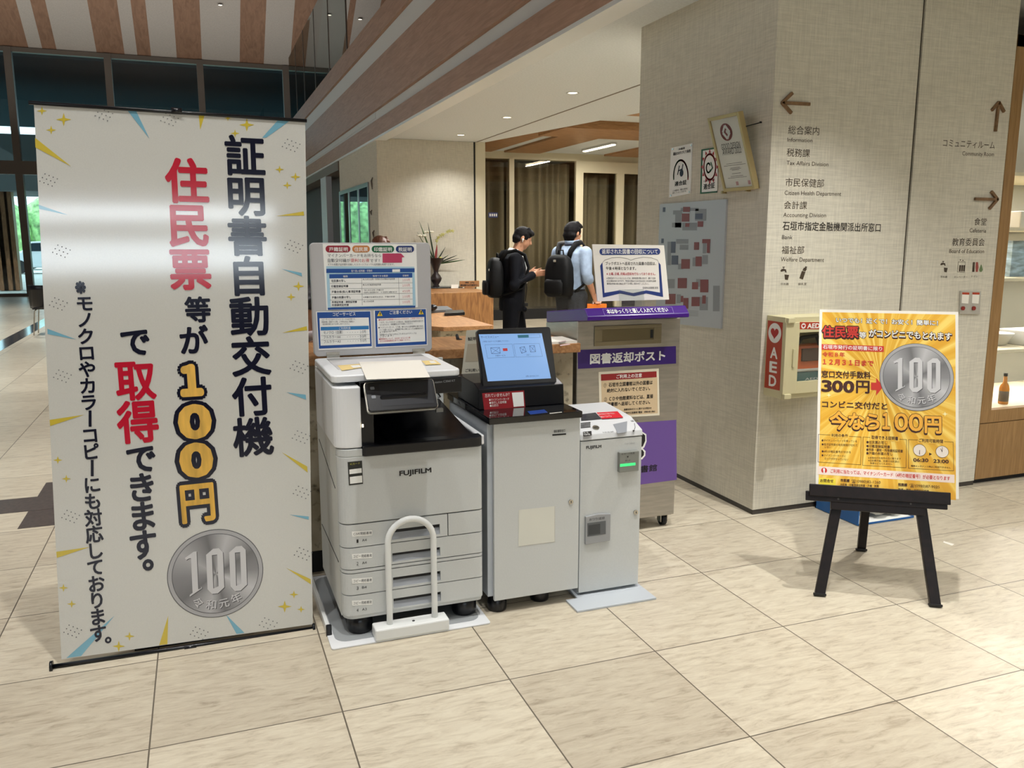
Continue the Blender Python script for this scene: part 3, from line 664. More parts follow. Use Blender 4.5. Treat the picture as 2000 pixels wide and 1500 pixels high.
coin(sheet, BF, 422, 1120, 92, 87, .0012)
# rail on the floor beside the banner
a = onZ(608, 1130, 0.0); c = onZ(643, 1243, 0.0)
t = thing('floor_rail', 'white rail with black end cap on the floor between banner and copier', 'rail', (a.x, 3.4, 0))
X_ = c.x; b = B(); b.box(X_-0.008, X_+0.008, c.y+0.012, a.y-.02, 0.0, 0.032); obj('bar', b, M_white, t, bevel=0.002)
b = B(); b.box(X_-0.011, X_+0.011, c.y-0.004, c.y+0.012, 0.0, 0.048); obj('end_cap', b, M_black, t, bevel=0.004)

# ================================================================== copier
F0 = 3.12
FP = mat('plate white', (222, 224, 226), 0.35)
b = B(); b.prism([(x, y, 0.0015) for x, y in rrect(.395, 1.047, 3.057, 3.80, .012)], (0, 0, .0045))
fp = obj('floor_plate', b, FP); tag(fp, 'thin white metal plate on the floor under the copier', 'plate')
b = B(); b.prism([(x, y, 0.006) for x, y in rrect(.42, 1.02, 3.10, 3.78, .05)], (0, 0, .0006)); obj('grey_mat', b, mat('plate grey mat', (150, 154, 156), 0.5), fp)
t = thing('copier', 'large white and black office copier with raised cover and drawers', 'copier', (.745, 3.42, 0.007)); CP = t
def plan(x0, x1, y0, y1, rl, rr, seg=6):
    o = [(x1, y1), (x0, y1)]
    o += [(x0+rl-rl*math.cos(math.radians(90*k/seg)), y0+rl-rl*math.sin(math.radians(90*k/seg))) for k in range(seg+1)] if rl else [(x0, y0)]
    o += [(x1-rr+rr*math.sin(math.radians(90*k/seg)), y0+rr-rr*math.cos(math.radians(90*k/seg))) for k in range(seg+1)] if rr else [(x1, y0)]
    return o
def pslab(b, x0, x1, y0, y1, z0, z1, rl=.04, rr=.02): b.prism([(x, y, z0) for x, y in plan(x0, x1, y0, y1, rl, rr)], (0, 0, z1-z0)); return b
b = B(); pslab(b, .466, 1.028, F0+.012, 3.70, .085, .77, .05, .02); obj('body', b, M_dark, t)  # core coloured dark so the gaps between the drawers read as shade
b = B(); b.box(.455, .466, F0+.06, 3.70, .082, 1.02); b.box(1.028, 1.037, F0+.03, 3.70, .082, .775); b.box(.455, 1.037, 3.70, 3.715, .082, 1.03); sd = obj('side_panel', b, mat('side panel grey', (214, 216, 212), .45), t)  # side tone raised above the shell in place of stronger side light
b = B()
for pts in (([(3.66, .93), (3.30, .80)]), ([(3.66, .70), (3.22, .60)]), ([(3.68, .30), (3.2, .30)])): b.tube([(.4545, y, z) for y, z in pts], .0018, 4)
obj('seam', b, M_dark, sd)
b = B(); pslab(b, .455, 1.037, F0, F0+.06, .478, .746, .045, .02); pslab(b, .455, .549, F0, F0+.06, .746, .776, .045, .0); fc = obj('front_cover', b, M_mach, t, bevel=.003)
fy = FY(F0)
letters('logo_lettering', fc, fy, M_blk, [('FUJIFILM', 780.5, 929, 842, 922, 9.5)], .0015, .035)
# drawers with recessed grips
def drawer(z0, z1, x1, grip, lab, num, size, py):
    b = B(); gx0, gx1, gz0, gz1 = .655, .852, grip[0], grip[1]
    pslab(b, .455, .62, F0, F0+.06, z0, z1, .045, 0); pslab(b, .90 if x1 > 1 else .872, x1, F0, F0+.06, z0, z1, 0, .02 if x1 > 1 else 0)
    xr = .90 if x1 > 1 else .872
    b.box(.62, gx0, F0, F0+.06, z0, z1); b.box(gx1, xr, F0, F0+.06, z0, z1); b.box(gx0, gx1, F0, F0+.06, gz1, z1); b.box(gx0, gx1, F0, F0+.06, z0, gz0)
    d = obj('drawer', b, M_mach, t)
    b = B(); b.hexa([(gx0, F0+.001, gz0), (gx1, F0+.001, gz0), (gx1, F0+.056, gz0), (gx0, F0+.056, gz0), (gx0, F0+.019, gz1), (gx1, F0+.019, gz1), (gx1, F0+.056, gz1), (gx0, F0+.056, gz1)])
    obj('grip_recess', b, mat('grip grey', (150, 154, 160), 0.5), d)
    decal('paper_label', d, fy, M_print_w, [[(687, py-6), (727, py-8.5), (727, py+1.5), (688, py+4)]], .0008)
    letters('label_lettering', d, fy, M_blk, [(lab, 690, py+1.8, 725.5, py-.6, 6), (num, 696.5, py+16, 700, py+15.6, 7), (size, 707, py+13.5, 716, py+12.6, 5)], .0016)
    return d
drawer(.383, .474, .884, (.394, .436), 'C3W用紙専用', '1', 'A4', 1044)
b = B(); pslab(b, .888, 1.037, F0, F0+.06, .383, .474, 0, .02); obj('front_panel', b, M_mach, t)
drawer(.292, .379, 1.037, (.302, .338), 'コピー用紙専用', '2', 'A4', 1088)
b = B(); pslab(b, .455, 1.037, F0, F0+.06, .2765, .288, .045, .02); obj('trim_strip', b, M_mach, t)
drawer(.186, .2725, 1.037, (.196, .236), 'コピー用紙専用', '3', 'B4', 1136)
drawer(.098, .182, 1.037, (.106, .146), 'コピー用紙専用', '4', 'A3', 1179)
b = B(); pslab(b, .459, 1.033, F0+.004, F0+.06, .083, .096, .045, .02); obj('plinth', b, M_mach, t)
for x, y in ((.53, 3.19), (.975, 3.20), (.53, 3.62), (.975, 3.62)):
    b = B(); b.lathe((x, y, .0068), [(.048, 0), (.052, .012), (.052, .045), (.042, .078)], 24); obj('foot', b, M_black, t)
b = B(); pslab(b, .447, .549, F0+.002, 3.66, .780, 1.018, .05, 0); obj('left_cover', b, M_scan, t, bevel=.006, seg=3)
# output bay
b = B(); pslab(b, .5495, 1.037, F0-.012, F0+.05, .745, .788, .012, .03); b.box(.5495, 1.022, F0+.05, 3.69, .748, .782); obj('output_tray', b, M_black, t, bevel=.006)
b = B(); b.hexa([(.66, F0+.05, .782), (1.0, F0+.03, .782), (1.0, 3.64, .782), (.66, 3.64, .782), (.66, F0+.05, .784), (1.0, F0+.03, .788), (1.0, 3.64, .85), (.66, 3.64, .85)]); obj('tray_slope', b, M_black, t, bevel=.004)
b = B(); b.box(.5495, .60, F0+.02, 3.69, .782, 1.03); b.box(.60, .92, 3.62, 3.69, .782, 1.0); obj('bay_wall', b, M_black, t, bevel=.003)
b = B(); b.box(1.024, 1.05, 3.14, 3.70, .745, .785); obj('side_rim', b, M_scan, t, bevel=.004)
b = B(); b.box(.905, .935, 3.34, 3.36, .85, .865); obj('tray_catch', b, M_alu, t)
# scanner
b = B(); b.prism([(x, y, 1.032) for x, y in rrect(.446, .957, 3.15, 3.66, .028)], (0, 0, .028)); sc_ = obj('scanner', b, M_scan, t, bevel=.006, seg=3)
b = B(); b.prism([(x, y, 1.0600) for x, y in rrect(.495, .915, 3.30, 3.63, .008)], (0, 0, .0012)); obj('glass_bed', b, mat('copier glass', (168, 168, 168), 0.08), sc_)
b = B(); b.prism([(x, y, 1.0606) for x, y in rrect(.495, .915, 3.30, 3.56, .004)], (0, 0, .0012)); obj('guide_strip', b, mat('glass guide white', (222, 220, 220), 0.2), sc_)  # white reflection on the front of the glass, painted as a thin sheet
ft = Fr((0, 0, 1.062), (1, 0, 0), (0, 1, 0))
decal('yellow_sticker', sc_, ft, mat('sticker yellow', (238, 212, 140), 0.5), [[(659, 714), (702, 711), (709, 718), (668, 724)], [(823, 705), (851, 704), (862, 712), (832, 713)]], .0008)
decal('sticker_window', sc_, ft, M_print_w, [[(684, 714.5), (702, 713.5), (706, 717.5), (690, 719)], [(838, 706), (848, 705.5), (854, 709.5), (842, 710)]], .0014)
b = B(); b.box(.5495, .957, 3.14, 3.68, .968, 1.031); sb = obj('scanner_base', b, M_black, t, bevel=.004)
letters('lettering', sb, FY(3.14), mat('print grey', (150, 152, 156), 0.5), [('station C3060 KT', 849, 748.5, 889, 745, 4.2)], .0012)
# raised cover
FL = FY(3.664)
b = B(); b.prism([(x, 3.664, z) for x, z in rrect(.449, .977, 1.066, 1.556, .02)], (0, .035, 0)); lid = obj('raised_cover', b, M_lid, t, bevel=.003)
for px in (650, 817):
    c = FL.uv(px, 692 if px < 700 else 685); b = B(); b.fbox(FL, c[0]-.028, c[0]+.028, c[1]-.016, c[1]+.010, 0, .012); b.fbox(FL, c[0]-.028, c[0]+.028, c[1]-.006, c[1]-.001, .012, .016); obj('hinge', b, M_chrome, lid)
# notices on the cover
PNV = mat('notice blue', (22, 74, 148), 0.5); PLB = mat('notice pale blue', (168, 204, 222), 0.5)
def notice(name, quad, m=M_print_w): return decal(name, lid, FL, m, [quad], .001)
n1 = notice('price_notice', [(630, 476), (813, 477), (816, 600), (638, 606)])
for col, q in (((146, 22, 44), (636, 479.5, 684, 493)), ((196, 128, 70), (688, 479.5, 722, 493)), ((12, 98, 62), (726, 479.8, 769.5, 493)), ((28, 52, 112), (773, 480, 808.5, 493))):
    b = B(); u0, v0 = FL.uv(q[0], q[3]); u1, v1 = FL.uv(q[2], q[1]); b.flat(FL, rrect(u0, u1, v0, v1, (v1-v0)*.49), .0016); obj('heading_pill', b, mat('pill %d' % col[0], col, 0.5), n1)
decal('table_ground', n1, FL, PLB, [[(637, 520), (809, 521), (812, 598), (640, 604)]], .0014)
decal('table_bar', n1, FL, PNV, [[(637, 525), (809.5, 524), (809.5, 531.5), (637.2, 533)], [(643, 535.5), (805, 533), (805, 542), (643.2, 543.5)], [(640, 601), (811, 597), (811, 600.5), (640.2, 605)]], .0020)
decal('table_cells', n1, FL, M_print_w, [[(643.4, 544), (805, 542.5), (806, 595.5), (646, 599.5)], [(766, 526), (781, 525.6), (781, 531), (766, 531.4)]], .0024)
decal('speech_box', n1, FL, mat('notice pink', (184, 60, 96), 0.5), [[(747, 495), (783, 495), (790, 502), (785, 503), (785, 513), (747, 513)]], .0020)
b = B()
for ya, yb in ((553.5, 552.3), (564, 562.5), (575, 573), (586, 584)): line_px(b, FL, [(644, ya), (805.5, yb)], .0012, .0028)
for xa, xb in ((706, 707.5), (778, 780)): line_px(b, FL, [(xa, 542), (xb, 596)], .0012, .0028)
obj('table_line', b, DOT, n1, recalc=False)
letters('white_lettering', n1, FL, M_print_w, [('戸籍証明', 642.5, 490.8, 679, 491, 8.2, .012), ('住民票', 692, 490.9, 718, 491, 8.2, .012), ('印鑑証明', 730.5, 491, 765, 491.2, 8.2, .012), ('税証明', 778, 491.2, 803.5, 491.3, 8.2, .012),
    ('取り扱い証明書・手数料', 686, 531.5, 727, 531, 4.6), ('手数料', 786, 540.5, 798, 540.2, 4), ('種類', 670, 541.8, 679, 541.6, 4), ('取得できる範囲', 728, 541, 757, 540.6, 4)], .0032, split=True)
letters('dark_lettering', n1, FL, M_navy, [('マイナンバーカードをお持ちなら', 640, 502, 744, 502, 6.6), ('自動交付機が', 640, 511.8, 684, 512, 7), ('で', 700, 512, 706, 512, 6.4), ('です！', 722, 512, 741, 512, 6.4), ('スマホ用電子証明書を搭載したスマートフォンでも証明書を取得できます。', 640, 518.6, 770, 518.3, 4),
    ('住民票の写し', 647, 551, 675, 550.6, 4.8, .015), ('印鑑登録証明書', 647, 561.6, 680, 561, 4.8, .015), ('戸籍全部(個人)事項証明書', 647.5, 572.5, 704, 571.4, 4.8, .015), ('戸籍の附票の写し', 648, 583.6, 685, 582.6, 4.8, .015), ('所得証明書・課税証明書', 648, 592.4, 697, 591.4, 4.4, .015), ('所得課税証明書', 648, 598, 681, 597.3, 4.2, .015),
    ('本人または同一世帯の方の現在の住民票', 708, 547.4, 771, 546.6, 3.6), ('本人の印鑑登録証明書', 708, 558, 744, 557.4, 3.6), ('・本人または同一戸籍の方', 709, 568.5, 749, 567.8, 3.4), ('・石垣市に住民登録があり、かつ石垣市に本籍がある方', 709, 573, 775, 571.8, 3.4), ('※本籍が石垣市の方は、戸籍の附票', 709, 582, 771, 580.8, 3.2), ('本人のみ取得', 709.5, 590.5, 730, 590, 3.6)], .0032)
letters('red_lettering', n1, FL, M_red, [('便利', 684.5, 512, 699.5, 512, 7.2), ('お得', 706.5, 512, 721, 512, 7)] + [(v, 786, y+2.6, 800, y+2.2, 5.4) for v, y in (('１００円', 547), ('１００円', 557.4), ('４５０円', 569), ('１００円', 579.4), ('１００円', 590))], .0032)
n2 = notice('copy_service_notice', [(617, 608.5), (724, 606.5), (727.5, 680), (622, 684)])
decal('ground', n2, FL, PNV, [[(619, 610), (723, 608), (726, 676), (623, 681)]], .0014)
decal('panel', n2, FL, M_print_w, [[(623.8, 621.5), (720, 620), (723, 671), (626, 675)]], .0020)
decal('bar', n2, FL, mat('bar blue', (40, 120, 182), .5), [[(626, 638.5), (720, 636), (720.3, 643), (626.2, 645.4)]], .0024)
b = B(); line_px(b, FL, [(627, 655.5), (721, 653)], .001, .0024); line_px(b, FL, [(627, 664), (721.5, 661.2)], .001, .0024); obj('table_line', b, DOT, n2, recalc=False)
letters('white_lettering', n2, FL, M_print_w, [('コピーサービス', 650, 617.6, 694, 616.4, 7.4, .012), ('ご利用料金', 662, 643.4, 684.5, 642.8, 5)], .0030)
letters('dark_lettering', n2, FL, M_navy, [('モノクロ（白黒）', 632, 652.6, 669, 651.6, 6), ('１０円', 703, 651, 714, 650.7, 6), ('フルカラーA4', 632, 661.4, 664.5, 660.6, 6), ('５０円', 703, 659.6, 714.5, 659.3, 6), ('フルカラーA3', 632.5, 670.4, 665, 669.4, 6), ('５０円', 703.5, 667.8, 715, 667.5, 6), ('・ ・ ・ ・ ・', 678, 651.6, 699, 651, 5), ('・ ・ ・ ・ ・', 678, 660.2, 699.5, 659.6, 5), ('・ ・ ・ ・ ・', 679, 668.6, 700, 668, 5),
    ('コピーサービスはマイナンバーカードのみ不要です。', 628, 626, 694, 624.6, 3.6), ('両面印刷、用紙サイズ等、ご不明な点はご遠慮なく', 628, 630.6, 692, 629.4, 3.6), ('総合案内窓口までお申し付けください。', 630, 635, 683, 634, 3.6)], .0030)
n3 = notice('caution_notice', [(730, 606.3), (832.5, 602.5), (835, 674), (733, 679.5)])
decal('ground', n3, FL, PNV, [[(732, 606.8), (831.5, 603.5), (833.5, 672.5), (734, 677.5)]], .0014)
decal('panel', n3, FL, M_print_w, [[(736, 622), (828.5, 619), (830.5, 666.5), (738, 671.5)]], .0020)
decal('warning_sign', n3, FL, mat('warning yellow', (234, 204, 40), .5), [[(742, 607.5), (747, 616.8), (736.5, 617.2)], [(822, 604.5), (827.5, 613.6), (817, 614)]], .0022)
letters('white_lettering', n3, FL, M_print_w, [('ご注意ください', 761, 613.8, 804.5, 612.4, 7, .012)], .003)
letters('dark_lettering', n3, FL, M_navy, [('!', 741.5, 615.2, 742.8, 615.2, 5, .05), ('!', 821.6, 612, 823, 612, 5, .05)] + [(s, 739.5+dx, y+3, 826-e, y-.2, 3.5) for s, y, dx, e in (('ります。ロックがかかった場合は、電話番号は市役所の窓口で', 628.6, 2, 0), ('なりますので、市民課窓口までお越しください。', 633.4, 2, 20), ('●マイナンバーカード、つり銭、発行された証明書等の取り忘れ', 638.6, -.5, 0), ('にご注意ください。証明書が本人様によっては複数枚あり', 643, 2, 0), ('ます場合があります。', 647.6, 2, 50), ('証明書のホッチキス止めはございませんのでクリップは', 652.4, 2, 13), ('ございます。', 656.6, 2, 58))], .003)
letters('red_lettering', n3, FL, M_red, [('●暗証番号は3回間違えるとロックがかかり、ご利用できなくな', 739.4, 626.5, 825, 622.8, 3.5), ('●振替納付について、はお近くのコンビニ等', 740, 664, 801, 661, 3.5), ('または金融機関窓口までご相談ください。', 742, 668, 801, 665.2, 3.5)], .003)
# control panel
PF = Fr((.551, 2.974, .950), (1, 0, 0), (0, .6, .8))
b = B(); b.prism([PF.P(x, y, -.018) for x, y in rrect(0, .262, 0, .120, .012)], PF.n*.018); pn = obj('control_panel', b, M_black, t, bevel=.002)
b = B(); b.prism([PF.P(x, y, -.0185) for x, y in rrect(-.003, .265, -.003, .123, .014)], PF.n*.012); obj('panel_rim', b, M_chrome, pn)
b = B(); b.flat(PF, rrect(.052, .250, .017, .109, .003), .0006); obj('touch_screen', b, mat('dark screen', (50, 51, 55), 0.3, spec=.25), pn)
b = B()
for y in (.094, .058): b.flat(PF, rrect(.018, .034, y-.006, y+.006, .003), .0008)
obj('button', b, mat('panel icon', (120, 124, 130), .5), pn)
b = B(); b.box(.60, .78, 3.0, 3.16, .96, 1.0); b.box(.575, .80, 3.02, 3.14, .925, .975); obj('panel_arm', b, M_black, t, bevel=.006)
b = B(); b.box(.5505, .556, F0-.0005, F0+.001, .86, .872); obj('indicator', b, M_led, t)
decal('dark_sticker', fc, fy, mat('sticker black', (34, 36, 32), .5), [[(679, 902.5), (707, 899.5), (709, 945), (681.5, 948)]], .001)
decal('sticker_box', fc, fy, M_print_w, [[(682, 917), (706, 914), (706.6, 923), (682.4, 926)], [(683, 931.5), (707, 928.5), (707.6, 942), (683.6, 945)]], .0016)
letters('sticker_lettering', fc, fy, mat('sticker gold', (180, 176, 60), .5), [('ICカード', 684, 908.5, 703, 906.5, 4.4)], .0016)
# paper on the copier
a_ = [onZ(701, 707.5, 1.0640), onZ(822, 703.5, 1.0640), onZ(840, 737, 1.0640), onZ(716, 741.5, 1.0640)]
b = B(); b.prism(a_, (0, 0, .0012)); pp = obj('paper_sheet', b, M_paper, recalc=True); tag(pp, 'large blank white sheet lying across the copier glass and control panel', 'paper')
# cable
b = B(); b.tube([(.88, 3.66, .90), (.93, 3.60, .915), (.97, 3.58, .90), (1.0, 3.62, .862), (1.01, 3.69, .845)], .004, 7); o = obj('cable', b, M_black, CP, smooth=True)
# guard hoop
t = thing('hoop_guard', 'white tubular hoop guard on a block in front of the copier', 'guard', (.717, 3.09, .006))
b = B(); b.box(.566, .868, 3.052, 3.128, .0065, .055); obj('base_block', b, M_white, t, bevel=.006)
pts = [(.632, 3.092, .05)] + [(.632, 3.092, .05+.34*k/6) for k in range(1, 7)] + [(.7245-.0925*math.cos(math.pi*k/16), 3.092, .39+.0925*math.sin(math.pi*k/16)) for k in range(1, 16)] + [(.817, 3.092, .39-.34*k/6) for k in range(0, 7)]
b = B(); b.tube(pts, .0125, 16, up=(0, 1, 0)); obj('hoop', b, M_white, t, smooth=True)
b = B(); b.lathe((.727, 3.085, .055), [(.006, 0), (.005, .002), (.001, .002)], 12); obj('bolt', b, M_blackm, t)

# ================================================================== service terminal
KX0, KX1, KY = 1.066, 1.476, 3.13
t = thing('service_terminal', 'grey cabinet terminal with black top and lit touch screen', 'terminal', (1.27, 3.43, 0)); KT = t
b = B(); b.box(KX0, KX1, KY+.022, 3.70, .075, .828); obj('cabinet', b, M_mach2, t, bevel=.003)
b = B(); b.box(KX0+.022, KX1, KY, KY+.018, .062, .828); dr = obj('door', b, M_mach, t, bevel=.002)
kf = FY(KY)
decal('paper_window', dr, kf, mat('pale cream panel', (212, 212, 202), .5), [[(1013, 996), (1083, 988.5), (1083, 1058), (1012.5, 1067)]], .0008)
b = B(); line_px(b, kf, [(1083.4, 988.5), (1083.4, 1058), (1012.5, 1067)], .0012, .001); obj('window_edge', b, M_alu, dr, recalc=False)
u, v = kf.uv(1114.5, 979.5); b = B(); b.cyl(kf.P(u, v, 0), kf.P(u, v, .006), .010, 20); lk = obj('lock', b, M_chrome, dr); b = B(); b.fbox(kf, u-.0015, u+.0015, v-.005, v+.005, .006, .0066); obj('keyhole', b, M_dark, lk)
decal('slot', dr, kf, M_blackm, [[(1078.5, 848), (1105.5, 846), (1105.5, 849), (1078.5, 851.2)]], .001)
letters('lettering', dr, kf, M_blk, [('領収書取出口', 1081.5, 845.5, 1103.5, 843.6, 5.6, .01)], .001)
b = B(); b.box(KX0-.004, KX1+.002, KY-.018, 3.72, .83, .858); tp = obj('top_slab', b, M_gloss, t, bevel=.003)
decal('card_picture', tp, Fr((0, 0, .858), (1, 0, 0), (0, 1, 0)), mat('card blue', (30, 62, 140), .3), [[(1030, 803.5), (1063, 800), (1070, 806), (1036, 810)]], .0008)
decal('card_slot', tp, Fr((0, 0, .858), (1, 0, 0), (0, 1, 0)), M_alu, [[(1073, 807), (1097, 804.5), (1098, 806), (1074, 808.6)]], .0008)
b = B(); b.prism([(KX0+.012, y, z) for y, z in ((3.285, .859), (3.60, .859), (3.60, .965), (3.36, .962), (3.295, .945))], (.392, 0, 0)); ub = obj('terminal_base', b, M_black, t, bevel=.003)
uf = Fr((0, 3.285, .859), (1, 0, 0), (0, .01, .086))
decal('reminder_sticker', ub, uf, mat('sticker crimson', (146, 22, 32), .45), [[(941.5, 768), (1023.5, 762.5), (1026, 796), (945.5, 800.5)]], .001)
decal('sticker_picture', ub, uf, M_print_w, [[(999.5, 767), (1021.5, 765.5), (1023.5, 793), (1003, 794.6)]], .0018)
decal('sticker_warning', ub, uf, mat('warning yellow'), [[(950.5, 783), (953.6, 789.4), (948, 789.8)]], .0018) if False else None
letters('sticker_lettering', ub, uf, M_print_w, [('忘れていませんか？', 947, 776.4, 995, 773.6, 7), ('●マイナンバーカード', 955, 783.6, 994, 781.2, 5), ('●発行した証明書', 955.6, 789.4, 989, 787.4, 5), ('●お釣り', 956.6, 795, 973, 794, 5)], .0018)
MFm = Fr((1.107, 3.315, .934), (1, 0, 0), (0, .085, .254))
b = B(); b.prism([MFm.P(x, y, -.03) for x, y in rrect(0, .342, 0, .268, .012)], MFm.n*.03); mo = obj('monitor', b, M_black, t, bevel=.003)
b = B(); b.box(1.19, 1.37, 3.40, 3.50, .96, 1.05); obj('monitor_mount', b, M_black, t, bevel=.004)
scq = [(935, 653), (1058, 651), (1076, 739), (952.5, 745)]
decal('screen', mo, MFm, mat('lit screen', (20, 24, 30), .15, emit=(150, 194, 250), es=.78), [scq], .0008)
decal('screen_tab', mo, MFm, mat('screen teal', (20, 30, 36), .3, emit=(50, 118, 140), es=.7), [[(1010.5, 654.5), (1031.5, 653.8), (1032.5, 659.5), (1011.6, 660.2)]], .0014)
b = B()
for q in ([(947, 673.5), (1000, 672), (1005, 697.5), (952, 699.6)], [(1003, 672), (1053, 671), (1059.5, 696), (1007.5, 697.5)], [(1032, 653.8), (1053.5, 653.2), (1055, 659), (1033, 659.5)]): line_px(b, MFm, q, .0008, .0014, True)
MSC = mat('screen ink', (20, 26, 60), .4, emit=(40, 60, 130), es=.25)
obj('screen_button', b, MSC, mo, recalc=False)
b = B()
for q in ([(958, 679.5), (975.5, 679), (977, 690), (960, 690.8)], [(1015, 679), (1024, 677), (1027.5, 687), (1018.5, 690)], [(1034, 675.4), (1043.5, 675), (1046, 687), (1036, 687.6)]):
    line_px(b, MFm, q, .0014, .0014, True); line_px(b, MFm, [q[0], q[2]], .0012, .0014); line_px(b, MFm, [q[1], q[3]], .0010, .0014)
obj('screen_icon', b, MSC, mo, recalc=False)
decal('screen_card', mo, MFm, mat('screen red', (90, 20, 24), .3, emit=(200, 70, 70), es=.6), [[(981.5, 680.5), (990.5, 680), (991.5, 685.5), (982.5, 686)]], .0014)
letters('screen_lettering', mo, MFm, MSC, [('サービスメニュー', 939, 661, 974, 660, 4.6), ('ご利用になるサービスを選択してください', 942, 668.8, 994, 667.6, 3), ('行政サービス', 967.5, 696.6, 987, 696, 3.4), ('コピー', 1028, 695, 1036.5, 694.6, 3.4), ('お問い合わせはこちら', 1027, 736.6, 1052, 735.6, 3.2)], .0014)
for x, y in ((1.12, 3.19), (1.33, 3.22), (1.12, 3.62), (1.42, 3.62)):
    b = B(); b.lathe((x, y, 0.0), [(.040, 0), (.042, .01), (.042, .035), (.03, .076)], 20); obj('foot', b, M_black, t)

# ================================================================== coin unit
CX0, CX1, CY = 1.495, 1.793, 3.163
t = thing('coin_unit', 'slim grey pay unit with sloped white coin panel and floor plate', 'payment machine', (1.64, 3.4, 0)); CU = t
b = B(); b.box(1.425, 1.81, 3.025, 3.145, 0, .010); b.box(1.48, 1.81, 3.145, 3.62, 0, .010); obj('floor_plate', b, M_mach2, t, bevel=.002)
b = B(); b.box(CX0, CX1, CY+.02, 3.52, .0105, .715); obj('cabinet', b, M_mach2, t, bevel=.002)
b = B(); b.box(CX0, CX1, CY, CY+.019, .022, .712); dr = obj('door', b, M_mach, t, bevel=.002)
b = B(); b.prism([(CX0-.002, y, z) for y, z in ((CY-.003, .716), (3.53, .716), (3.53, .80), (3.275, .782), (CY+.004, .742))], (CX1-CX0+.006, 0, 0)); hd = obj('coin_panel', b, mat('coin panel white', (206, 208, 210), .35), t, bevel=.004)
cf = FY(CY)
letters('logo_lettering', dr, cf, M_blk, [('FUJIFILM', 1145, 876.8, 1174, 874.2, 5.8)], .001, .035)
letters('small_lettering', dr, cf, mat('print grey'), [('Coin Cabinet', 1220, 868, 1239.5, 866.4, 3)], .001)
SF = Fr((CX0, CY+.004, .742), (1, 0, 0), (0, 3.275-CY-.004, .04))      # sloped face
TF = Fr((CX0, 3.275, .782), (1, 0, 0), (0, .255, .018))                  # top face
decal('display', hd, TF, mat('coin display', (58, 60, 62), .2), [[(1134.5, 809.5), (1163, 806), (1175, 818), (1135, 821.5)]], .0008)
decal('red_sticker', hd, TF, mat('sticker scarlet', (204, 28, 44), .5), [[(1165, 806), (1206, 803.5), (1217.5, 815.5), (1176, 818.4)]], .0008)
letters('sticker_lettering', hd, TF, M_print_w, [('お取り忘れにご注意ください', 1169, 811, 1202, 809, 2.6), ('おつり', 1175, 816, 1196, 814.4, 2.6)], .0014)
b = B()
for k in range(4): pxpoly(b, SF, [(1134, 826.5+k*2.8), (1153, 824.6+k*2.8), (1153.4, 826.4+k*2.8), (1134, 828.4+k*2.8)], .001)
obj('grille', b, M_dark, hd, recalc=False)
decal('dark_label', hd, SF, M_blk, [[(1138.5, 843.8), (1155, 842), (1155.8, 851), (1139.5, 852.8)]], .001)
letters('label_lettering', hd, SF, M_print_w, [('硬貨・紙幣', 1141, 847.6, 1150, 846.6, 2.6), ('取扱可能', 1141.6, 851, 1153, 849.8, 2.6)], .0016)
u, v = SF.uv(1163.5, 836.5); b = B(); b.cyl(SF.P(u, v, 0), SF.P(u, v, .006), .015, 24); kn = obj('coin_knob', b, M_chrome, hd); b = B(); b.fbox(SF, u-.010, u+.010, v-.0012, v+.0012, .006, .0066); obj('coin_slot', b, M_dark, kn)
decal('hopper', hd, SF, mat('hopper grey', (142, 146, 152), .4), [[(1197, 829), (1225, 823), (1224, 844), (1206, 847), (1202, 838)]], .001)
b = B(); line_px(b, SF, [(1239, 827), (1240.5, 835), (1238, 841)], .002, .001); pxpoly(b, SF, [(1235.6, 840), (1240.4, 841), (1236.6, 844)], .001); obj('arrow_mark', b, M_blk, hd, recalc=False)
letters('panel_lettering', hd, SF, M_blk, [('返却・取消', 1233, 824.2, 1247, 822.8, 2.6), ('10・50・100・500円', 1178, 846, 1199, 844.4, 2.4)], .001)
# card reader, coin return, lock
u0, v1 = cf.uv(1206, 882); u1, v0 = cf.uv(1243, 917)
b = B(); b.fbox(cf, u0, u1, v0, v1, 0, .022); cr = obj('card_reader', b, mat('reader grey', (126, 128, 122), .5), dr, bevel=.003)
rf = FY(CY-.022)
decal('reader_light', cr, rf, mat('green light', (20, 120, 60), .4, emit=(70, 240, 130), es=1.2), [[(1211, 906.4), (1241, 903.4), (1241, 908.6), (1211, 911.8)]], .0006)
letters('lettering', cr, rf, M_blk, [('ICカード利用', 1214, 889, 1239, 886.6, 4), ('タッチ', 1221, 901.6, 1231, 900.6, 3.4), ('▼', 1224, 894.4, 1228, 894, 3.4)], .0006)
u0, v1 = cf.uv(1142, 1008); u1, v0 = cf.uv(1189.5, 1056); vm = v1-.004
b = B(); b.prism([cf.P(a, d, 0) for a, d in ((u0, v0), (u1, v0+.004), (u1, v1), ((u0+u1)/2, v1+.006), (u0, v1))], cf.n*.012); rt_ = obj('coin_return', b, mat('return grey', (150, 152, 154), .5), dr, bevel=.003)
q2 = FY(CY-.012)
decal('return_cup', rt_, q2, mat('smoked flap', (86, 90, 94), .15), [[(1147, 1022), (1183, 1017), (1183, 1043), (1147, 1048)]], .0008)
decal('cup_inside', rt_, q2, mat('cup dark', (54, 58, 62), .2), [[(1149, 1026), (1172, 1022.5), (1172, 1042), (1149, 1045)]], .0014)
letters('lettering', rt_, q2, M_blk, [('おつり/返却', 1151, 1017.5, 1180.5, 1014, 5.2)], .0008)
u, v = cf.uv(1241, 1000); b = B(); b.cyl(cf.P(u, v, 0), cf.P(u, v, .007), .0105, 20); lk = obj('lock', b, M_chrome, dr); b = B(); b.fbox(cf, u-.0015, u+.0015, v-.005, v+.005, .007, .0076); obj('keyhole', b, M_dark, lk)
